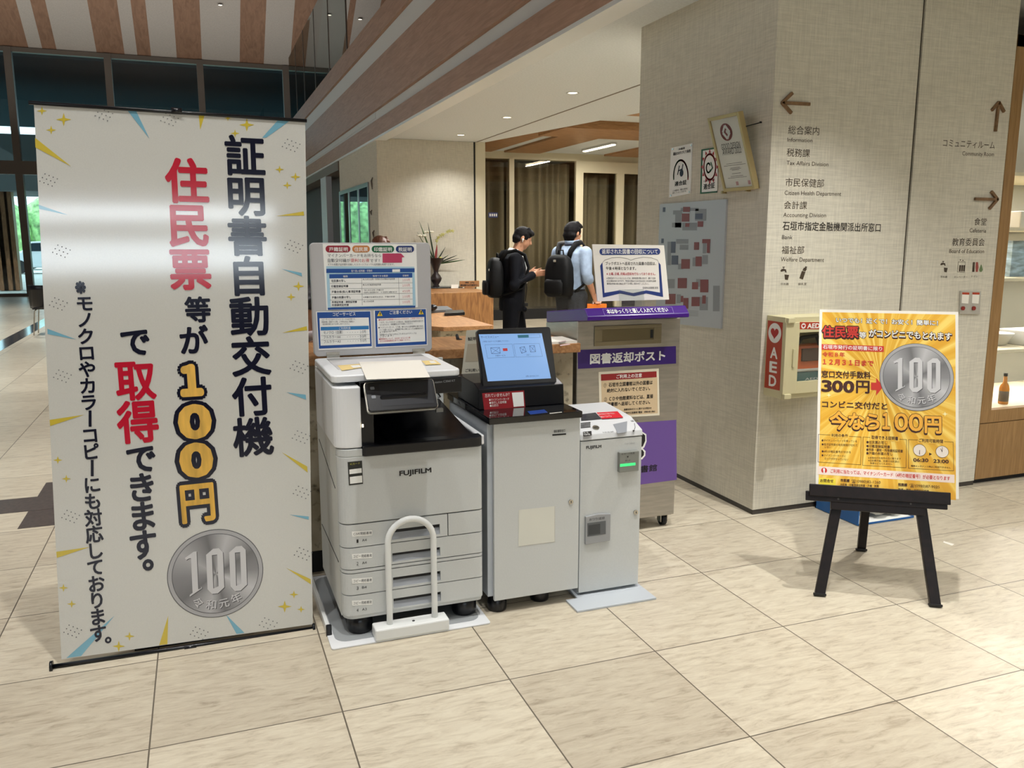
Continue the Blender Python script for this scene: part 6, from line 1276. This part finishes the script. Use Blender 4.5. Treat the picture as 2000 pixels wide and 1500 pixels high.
# ================================================================== people
SKIN = mat('skin', (176, 128, 100), .55, spec=.3, noise=.03, nscale=40)
HAIR = mat('black hair', (15, 13, 14), .75, spec=.15, noise=.3, nscale=120, stretch=(1, 1, .2))
def remesh(o, v, it=6):
    md = o.modifiers.new('surface', 'REMESH'); md.mode = 'VOXEL'; md.voxel_size = v; md.use_smooth_shade = True
    s = o.modifiers.new('relax', 'SMOOTH'); s.factor = .5; s.iterations = it
    return o
class Fig:
    """local axes: x forward, y left, z up -> world"""
    def __init__(s, pos, az): s.p = Vector(pos); s.f = Vector((math.sin(az), math.cos(az), 0)); s.l = Vector((-math.cos(az), math.sin(az), 0))
    def __call__(s, x, y, z): return s.p + s.f*x + s.l*y + Vector((0, 0, z))
    def M(s): return Matrix((s.f, s.l, Vector((0, 0, 1)))).transposed()
def hand(b, F, w, d, side, curl, s=1.0):
    """palm with four fingers and thumb; w wrist (local), d direction of the hand, side: thumb side vector"""
    d = Vector(d).normalized(); sd = Vector(side).normalized(); sd = (sd - d*sd.dot(d)).normalized(); nn = d.cross(sd)
    w = Vector(w); L = lambda v: F(*v)
    for k in (-1, 0, 1): b.caps([L(w+sd*k*.018*s), L(w+d*.085*s+sd*k*.022*s)], [.016*s, .014*s], 8)
    for k, ln in enumerate((.068, .078, .073, .058)):
        o = w + d*.088*s + sd*(.030-.020*k)*s; c1 = math.radians(curl*.5); c2 = math.radians(curl*1.3)
        m = o + (d*math.cos(c1)+nn*math.sin(c1))*ln*.5*s; e = m + (d*math.cos(c2)+nn*math.sin(c2))*ln*.5*s
        b.caps([L(o), L(m), L(e)], [.0088*s, .0082*s, .0070*s], 7)
    t0 = w + d*.025*s + sd*.025*s; t1 = t0 + (d*.7+sd*.7)*.035*s; t2 = t1 + (d*.85+sd*.25+nn*.45).normalized()*.032*s
    b.caps([L(t0), L(t1), L(t2)], [.012*s, .010*s, .008*s], 7)
def head(b, F, c, H, look, s=1.0):
    """skull, jaw, nose, brow, mouth, ears; c centre of the head (local), look: forward dir in local xy with pitch"""
    fx = Vector(look).normalized(); ly = Vector((0, 0, 1)).cross(fx).normalized(); uz = fx.cross(ly)
    R = F.M() @ Matrix((fx, ly, uz)).transposed(); P = lambda x, y, z: F(*(Vector(c)+fx*x*s+ly*y*s+uz*z*s))
    b.ball(P(-.008, 0, .022), (.096*s, .076*s, .094*s), R); b.ball(P(.022, 0, -.030), (.070*s, .060*s, .080*s), R); b.ball(P(.045, 0, -.085), (.036*s, .034*s, .026*s), R)
    b.caps([P(.082, 0, .018), P(.104, 0, -.022)], [.010*s, .015*s], 8); b.ball(P(.090, 0, -.028), (.014*s, .020*s, .010*s), R)
    b.caps([P(.078, .030, .030), P(.082, -.030, .030)], [.010*s, .010*s], 8); b.ball(P(.078, 0, -.058), (.014*s, .024*s, .009*s), R)
    for y in (1, -1): b.ball(P(-.006, .078*y, .0), (.020*s, .009*s, .031*s), R, 10, 7); b.ball(P(.079, .030*y, .014), (.010*s, .014*s, .008*s), R, 8, 6)
    return P, R
def hair_cap(name, F, P, R, s, par, m=HAIR, fringe=True):
    b = B(); b.ball(P(-.016, 0, .034), (.101*s, .084*s, .094*s), R); b.ball(P(-.052, 0, -.008), (.064*s, .076*s, .072*s), R)
    b.ball(P(.035, 0, .082), (.070*s, .070*s, .040*s), R)
    for k in range(9): a = -1.2+.3*k; b.caps([P(.02, .04*math.sin(a), .115), P(.082+.01*math.cos(a*3), .062*math.sin(a), .072)], [.020*s, .011*s], 7)
    for y in (1, -1): b.caps([P(.012, .078*y, .05), P(.016, .077*y, .004)], [.014*s, .008*s], 7)
    for k in range(11): a = math.pi*(k/10)-math.pi/2; b.caps([P(-.05-.04*math.cos(a), .07*math.sin(a), -.02), P(-.055-.028*math.cos(a), .058*math.sin(a), -.066)], [.022*s, .013*s], 7)
    return remesh(obj(name, b, m, par), .006, 3)
def torso(b, F, prof):
    """prof: (x, z, half depth, half width) bottom to top"""
    R = []
    for x, z, dx, dy in prof: R.append([b.bm.verts.new(F(x+dx*math.cos(2*math.pi*i/20), dy*math.sin(2*math.pi*i/20), z)) for i in range(20)])
    b.skin(R)
CLOTH_SUIT = mat('navy black suit', (11, 12, 18), .85, spec=.15, noise=.12, nscale=60); TROU = mat('charcoal trousers', (48, 50, 54), .85, noise=.1, nscale=60)
SHIRT = mat('pale blue shirt', (138, 154, 176), .8, noise=.05, nscale=25, bump=.3); WSH = mat('white shirt', (222, 222, 220), .8); SHOE = mat('black shoe', (20, 18, 18), .4)
PACK = mat('black nylon', (9, 9, 10), .65, spec=.2, noise=.15, nscale=80); PACK2 = mat('black nylon panel', (13, 13, 14), .7, spec=.2)
def shoe(name, F, par, x, y, z=0.0, pitch=0.0):
    b = B(); P = lambda a, d: F(x+a*math.cos(pitch)-d*math.sin(pitch)*0, y, z+d+a*math.sin(pitch))
    b.caps([P(-.06, .045), P(.05, .042), P(.15, .034)], [.042, .040, .032], 10); b.caps([P(-.06, .03), P(.15, .03)], [.03, .03], 8)
    return remesh(obj(name, b, SHOE, par), .008, 4)
def backpack(name, label, F, ox, oz, w, h, d, y0=0.0, lean=0.0):
    t = thing(name, label, 'backpack', F(ox, y0, oz))
    def Q(x, y, z): return F(ox+x+lean*z, y0+y, oz+z)
    b = B(); R = []
    for z, sc, dx in ((0, .78, .70), (.03, .95, .95), (h*.35, 1.0, 1.0), (h*.7, .96, .92), (h*.9, .80, .72), (h*.985, .55, .45), (h, .3, .25)):
        R.append([b.bm.verts.new(Q(-d*.5+math.copysign(abs(math.cos(a))**.55, math.cos(a))*d*.5*dx, math.copysign(abs(math.sin(a))**.55, math.sin(a))*w*.5*sc, z)) for a in [2*math.pi*i/24 for i in range(24)]])
    b.skin(R); obj('body', b, PACK, t)
    b = B(); R = []
    for z, sc in ((.03, .7), (.05, .86), (h*.34, .86), (h*.42, .7)):
        R.append([b.bm.verts.new(Q(-d-.012+math.cos(a)*.03*(sc+.2), math.copysign(abs(math.sin(a))**.5, math.sin(a))*w*.42*sc, z)) for a in [2*math.pi*i/20 for i in range(20)]])
    b.skin(R); obj('front_pocket', b, PACK2, t)
    b = B(); b.tube([Q(-d*.75, -w*.33, h*.60), Q(-d*.86, -w*.2, h*.80), Q(-d*.86, w*.2, h*.80), Q(-d*.75, w*.33, h*.60)], .005, 6); obj('zip', b, M_chrome, t)
    b = B(); b.tube([Q(-d*.35, -.04, h*.97), Q(-d*.35, -.03, h+.045), Q(-d*.35, .03, h+.045), Q(-d*.35, .04, h*.97)], .008, 8); obj('grab_handle', b, PACK2, t)
    return t, Q
# ---- man in dark suit, looking down at a phone, seen from his right side
H = 1.70; F = Fig((3.23, 8.62, 0), math.radians(100))
t = thing('person', 'man in dark suit and white collar looking down at phone, near the lounge glass', 'person', F(0, 0, 0)); MA = t
neck = (.035, 0, 1.43); hd_ = (.105, 0, 1.585)
b = B(); PH, RH = head(b, F, hd_, H, (1, -.10, -.42))
b.caps([F(.0, 0, 1.38), F(*neck), F(.075, 0, 1.53)], [.075, .060, .056], 12)
torso(b, F, [(-.02, .84, .10, .15), (-.01, .98, .11, .155), (.0, 1.10, .105, .15), (.0, 1.25, .115, .165), (-.01, 1.36, .10, .17), (0, 1.42, .06, .09)])
for s in (1, -1):
    b.caps([F(.0, .17*s, 1.36), F(-.03, .235*s, 1.10), F(.19, .13*s if s > 0 else -.17, 1.20)], [.052, .043, .030], 10)
    hand(b, F, (.205, .12*s if s > 0 else -.15, 1.205), (1, -.25*s, .12), (0, .2*s, 1), 55)
legs = {1: ((.02, .09, .90), (.10, .09, .50), (.04, .09, .09)), -1: ((-.03, -.09, .90), (-.06, -.09, .50), (-.26, -.09, .13))}
for s in (1, -1): A, K, Q_ = legs[s]; b.caps([F(*A), F(*K), F(*Q_)], [.085, .056, .038], 12); b.caps([F(*Q_), F(Q_[0]+.12, Q_[1], Q_[2]-.05)], [.038, .03], 8)
remesh(obj('body', b, SKIN, t), .008, 5)
hair_cap('hair', F, PH, RH, 1.0, t)
b = B(); torso(b, F, [(-.02, .80, .135, .185), (-.02, .86, .14, .19), (-.01, 1.0, .14, .185), (0, 1.12, .135, .18), (0, 1.27, .140, .195), (-.01, 1.37, .125, .195), (0, 1.425, .08, .11), (0.01, 1.44, .06, .075)])
for s in (1, -1): b.caps([F(-.005, .165*s, 1.365), F(-.035, .245*s, 1.09), F(.175, .13*s if s > 0 else -.165, 1.19)], [.075, .062, .048], 12)
b.caps([F(.11, -.1, .82), F(.13, -.03, .80)], [.03, .02], 8)
remesh(obj('jacket', b, CLOTH_SUIT, t), .011, 4)
b = B(); b.tube([F(.012+.062*math.cos(a), .068*math.sin(a), 1.452-.012*math.cos(a)) for a in [2*math.pi*i/16 for i in range(16)]], (.010, .024), 8, up=(0, 0, 1), closed=True); b.caps([F(.075, 0, 1.43), F(.125, 0, 1.30), F(.135, 0, 1.12)], [.03, .035, .03], 8); obj('shirt_collar', b, WSH, t, smooth=True)
b = B(); torso(b, F, [(-.02, .78, .10, .15), (-.02, .90, .125, .172), (-.01, 1.0, .12, .165)])
for s in (1, -1): A, K, Q_ = legs[s]; b.caps([F(*A), F(*K), F(Q_[0], Q_[1], Q_[2]-.02)], [.108, .078, .066], 14)
remesh(obj('trousers', b, CLOTH_SUIT, t), .011, 4)
shoe('shoe', F, t, .04, .09); shoe('shoe', F, t, -.26, -.09, .05, -.35)
b = B(); b.ball(PH(-.002, -.086, -.012), .011, nu=8, nv=6); b.caps([PH(-.002, -.088, -.012), PH(.004, -.086, -.038)], [.006, .004], 6); obj('earbud', b, M_print_w, t)
b = B(); b.tube([F(.12, -.02, 1.26), F(.145, -.03, 1.05), F(.13, -.03, .90)], .005, 6); b.box(*[v for k in range(3) for v in (F(.135, -.03, .865)[k]-.018, F(.135, -.03, .865)[k]+.018)]); obj('lanyard', b, M_blackm, t)
b = B(); ph = F(.315, -.06, 1.235); b.hexa([ph + F.f*a*.0 + Vector((0, 0, 0)) + (F.f*x*.07 + F.l*y*.036 + Vector((0, 0, z+x*.018))) for a in (1,) for z in (-.004, .004) for x, y in ((-1, -1), (1, -1), (1, 1), (-1, 1))]); o = obj('phone', b, M_white, None, bevel=.002); tag(o, 'pale smartphone held by the man in the dark suit', 'phone')
b = B(); b.flat(Fr(ph+Vector((0, 0, .0045)), F.l, F.f+Vector((0, 0, .257))), [(-.032, -.064), (.032, -.064), (.032, .064), (-.032, .064)], .0005); obj('screen', b, M_black, o)
bp, Q = backpack('backpack', 'rounded black backpack on the back of the man in the dark suit', F, -.115, .95, .32, .43, .18)
b = B()
for s in (1, -1): b.tube([F(-.16, .10*s, 1.34), F(-.10, .12*s, 1.435), F(0, .125*s, 1.455), F(.10, .13*s, 1.41), F(.14, .15*s, 1.27), F(.07, .19*s, 1.06), F(-.15, .15*s, .98)], (.022, .008), 8, up=(0, 1, 0))
obj('strap', b, PACK, bp, smooth=True)
b = B(); c = Q(-.16, -.09, .30); b.ball(c, .016, nu=10, nv=7); obj('charm', b, M_print_w, bp)
# ---- man in pale blue shirt seen from behind
F = Fig((3.80, 8.33, -.0), math.radians(62)); 
t = thing('person', 'man in pale blue rolled sleeve shirt and grey trousers, seen from behind', 'person', F(0, 0, 0))
b = B(); hd_ = (.02, 0, 1.635); PH, RH = head(b, F, hd_, 1.8, (1, -.15, -.05))
b.caps([F(-.01, 0, 1.44), F(.0, 0, 1.53), F(.012, 0, 1.60)], [.08, .060, .056], 12)
torso(b, F, [(-.01, .92, .10, .15), (0, 1.05, .095, .14), (0, 1.18, .10, .15), (-.005, 1.32, .11, .17), (-.005, 1.42, .10, .175), (-.005, 1.485, .06, .10)])
arms = {-1: ((-.005, -.185, 1.43), (-.045, -.235, 1.20), (.05, -.250, 1.01)), 1: ((-.005, .185, 1.43), (-.02, .245, 1.17), (.12, .19, 1.02))}
for s in (1, -1):
    A, E_, W_ = arms[s]; b.caps([F(*A), F(*E_), F(*W_)], [.055, .045, .030], 12)
    d = (Vector(W_)-Vector(E_)); hand(b, F, Vector(W_)+d.normalized()*.01, d, (1, 0, 0), 70 if s < 0 else 40)
legs = {1: ((0, .09, .96), (.03, .09, .53), (.02, .09, .09)), -1: ((0, -.09, .96), (-.02, -.09, .53), (-.10, -.09, .10))}
for s in (1, -1): A, K, Q_ = legs[s]; b.caps([F(*A), F(*K), F(*Q_)], [.085, .058, .040], 12); b.caps([F(*Q_), F(Q_[0]+.14, Q_[1], Q_[2]-.06)], [.038, .03], 8)
remesh(obj('body', b, SKIN, t), .008, 5)
hair_cap('hair', F, PH, RH, 1.03, t)
b = B(); torso(b, F, [(-.01, 1.02, .118, .165), (0, 1.10, .122, .168), (0, 1.22, .122, .172), (-.005, 1.34, .130, .19), (-.005, 1.43, .118, .195), (-.005, 1.50, .075, .115), (-.005, 1.525, .062, .075)])
for s in (1, -1):
    A, E_, W_ = arms[s]; E_ = Vector(E_); W_ = Vector(W_); b.caps([F(*A), F(*E_), F(*(E_+(W_-E_)*.22))], [.075, .060, .056], 12)
    c1 = E_+(W_-E_)*.16; c2 = E_+(W_-E_)*.26; b.caps([F(*c1), F(*c2)], [.064, .062], 12)
remesh(obj('shirt', b, SHIRT, t), .011, 4)
b = B(); b.tube([F(-.002+.066*math.cos(a), .070*math.sin(a), 1.545+.010*math.cos(a)) for a in [2*math.pi*i/18 for i in range(18)]], (.010, .026), 8, up=(0, 0, 1), closed=True); obj('collar', b, SHIRT, t, smooth=True)
b = B(); b.tube([F(-.002+.078*math.cos(a), .082*math.sin(a), 1.522+.004*math.cos(a)) for a in [2*math.pi*i/18 for i in range(18)]], (.006, .008), 8, up=(0, 0, 1), closed=True); obj('lanyard', b, M_navy, t, smooth=True)
b = B(); torso(b, F, [(-.01, .84, .105, .155), (-.01, .94, .128, .172), (-.005, 1.03, .120, .162)])
for s in (1, -1): A, K, Q_ = legs[s]; b.caps([F(*A), F(*K), F(Q_[0], Q_[1], Q_[2]-.03)], [.108, .082, .068], 14)
remesh(obj('trousers', b, TROU, t), .011, 4)
b = B(); torso(b, F, [(-.005, 1.015, .125, .170), (-.005, 1.045, .125, .170)]); obj('belt', b, M_blackm, t)
shoe('shoe', F, t, .02, .09); shoe('shoe', F, t, -.10, -.09, .01)
bp, Q = backpack('backpack', 'tall black backpack on the man in the pale blue shirt', F, -.135, .965, .335, .45, .17)
b = B()
for s in (1, -1): b.tube([F(-.15, .07*s, 1.37), F(-.135, .085*s, 1.45), F(-.075, .11*s, 1.53), F(.02, .115*s, 1.545), F(.105, .12*s, 1.47), F(.14, .14*s, 1.33), F(.08, .185*s, 1.14), F(-.14, .16*s, 1.03)], (.030, .008), 8, up=(0, 1, 0))
obj('strap', b, PACK, bp, smooth=True)
b = B(); c = Q(-.165, 0, .385); b.box(c.x-.012, c.x+.012, c.y-.012, c.y+.012, c.z-.012, c.z+.012); obj('badge', b, M_chrome, bp, bevel=.002)
# orange carrier bag in his right hand
hb = Vector((.085, -.255, .80))
t = thing('carrier_bag', 'orange paper carrier bag with white string handles in the hand of the man in blue', 'bag', F(hb.x, hb.y, .56)); ORB = mat('orange bag', (226, 120, 24), .6)
fw = Vector((FW.x, FW.y, 0)).normalized(); sd = RT
c0 = F(hb.x+.03, hb.y, 0)
def BQ(a, d, z): return c0 + sd*a + fw*d + Vector((0, 0, z))
b = B(); lp = [BQ(-.10, -.035, .685), BQ(.10, -.035, .685), BQ(.10, .035, .685), BQ(-.10, .035, .685)]; tp_ = [BQ(-.105, -.04, .885), BQ(.105, -.04, .885), BQ(.105, .04, .885), BQ(-.105, .04, .885)]
for i in range(4): b.face([lp[i], lp[(i+1) % 4], tp_[(i+1) % 4], tp_[i]])
b.face(lp[::-1]); o = obj('paper_body', b, ORB, t); md = o.modifiers.new('thickness', 'SOLIDIFY'); md.thickness = .002
for d in (-.035, .035): b = B(); top = F(hb.x+.012, hb.y, .945); b.tube([BQ(-.045, d, .85), BQ(-.036, d, .91), top+Vector((-.012, 0, 0)), top+Vector((.012, 0, .0)), BQ(.036, d, .91), BQ(.05, d, .85)], .0045, 6); obj('string_handle', b, M_print_w, t, smooth=True)
# ---- clerk beside the banner and clerk whose head shows over the copier cover
def clerk(label, pos, az, ht, hairm, topm, lookz=-.2, seated=True):
    F = Fig(pos, az); t = thing('person', label, 'person', F(0, 0, 0)); k = ht
    b = B(); PH, RH = head(b, F, (.05, 0, k-.12), 1.6, (1, 0, lookz)); b.caps([F(0, 0, k-.34), F(.01, 0, k-.27), F(.03, 0, k-.19)], [.07, .055, .052], 12)
    z0 = k-.86
    torso(b, F, [(0, z0, .11, .16), (0, z0+.18, .10, .14), (0, k-.50, .105, .155), (0, k-.36, .095, .16), (0, k-.30, .06, .09)])
    for s in (1, -1):
        b.caps([F(0, .165*s, k-.37), F(0, .21*s, k-.62), F(.22, .12*s, k-.66)], [.05, .042, .028], 10); hand(b, F, (.235, .115*s, k-.66), (1, -.2*s, 0), (0, -s, .5), 35)
        if seated: b.caps([F(0, .09*s, z0+.02), F(.42, .10*s, z0), F(.40, .10*s, z0-.36 if z0 > .4 else .08)], [.085, .06, .04], 12)
        else: b.caps([F(0, .09*s, z0+.04), F(.0, .09*s, z0*.55), F(0, .09*s, .09)], [.085, .06, .04], 12)
    remesh(obj('body', b, SKIN, t), .009, 5); hair_cap('hair', F, PH, RH, 1.0, t, hairm)
    b = B(); torso(b, F, [(0, z0-.02, .13, .18), (0, z0+.18, .125, .165), (0, k-.50, .13, .175), (0, k-.37, .115, .185), (0, k-.315, .08, .11)])
    for s in (1, -1): b.caps([F(0, .165*s, k-.375), F(-.01, .215*s, k-.62), F(.10, .16*s, k-.645)], [.068, .056, .05], 12)
    remesh(obj('top', b, topm, t), .012, 4)
    b = B()
    for s in (1, -1):
        if seated: b.caps([F(0, .09*s, z0), F(.42, .10*s, z0), F(.40, .10*s, z0-.36 if z0 > .4 else .08)], [.10, .08, .065], 12)
        else: b.caps([F(0, .09*s, z0+.03), F(0, .09*s, z0*.55), F(0, .09*s, .06)], [.11, .085, .07], 12)
    remesh(obj('trousers', b, CLOTH_SUIT, t), .012, 4)
    return t, F
DKH = mat('dark grey hair', (44, 44, 48), .5, noise=.4, nscale=90, stretch=(1, 1, .2)); BRH = mat('brown hair', (104, 66, 50), .35, noise=.2, nscale=90, stretch=(1, 1, .2))
p = onY(597, 600, 5.0); t, Fc = clerk('dark haired clerk in navy partly hidden between the banner and the copier cover', (p.x, 5.0, 0), math.radians(130), 1.30, DKH, mat('navy vest', (26, 30, 54), .8))
b = B(); b.tube([Fc(.02+.10*math.cos(a), .10*math.sin(a), 1.01+.02*math.cos(a)) for a in [2*math.pi*i/14 for i in range(14)]], (.014, .035), 8, up=(0, 0, 1), closed=True); b.caps([Fc(.11, .0, .98), Fc(.135, -.03, .86)], [.03, .02], 8); obj('pale_collar', b, mat('pale blouse', (190, 178, 182), .8), t, smooth=True)
ch = Fc(0, 0, 0); tc_ = thing('office_chair', 'dark office stool under the clerk behind the reception counter', 'chair', (ch.x, ch.y, 0))
b = B(); b.cyl((ch.x, ch.y, .26), (ch.x, ch.y, .31), .2, 24); obj('seat', b, M_blackm, tc_, bevel=.01)
b = B(); b.cyl((ch.x, ch.y, .03), (ch.x, ch.y, .26), .025, 12); b.cyl((ch.x, ch.y, 0), (ch.x, ch.y, .03), .2, 24); obj('base', b, M_blackm, tc_)
p = onY(735, 470, 9.4); clerk('brown haired clerk whose head just shows above the raised copier cover', (p.x, 9.4, 0), math.radians(70), onY(735, 461.5, 9.4).z, BRH, mat('dark cardigan', (50, 48, 56), .8), -.35, False)
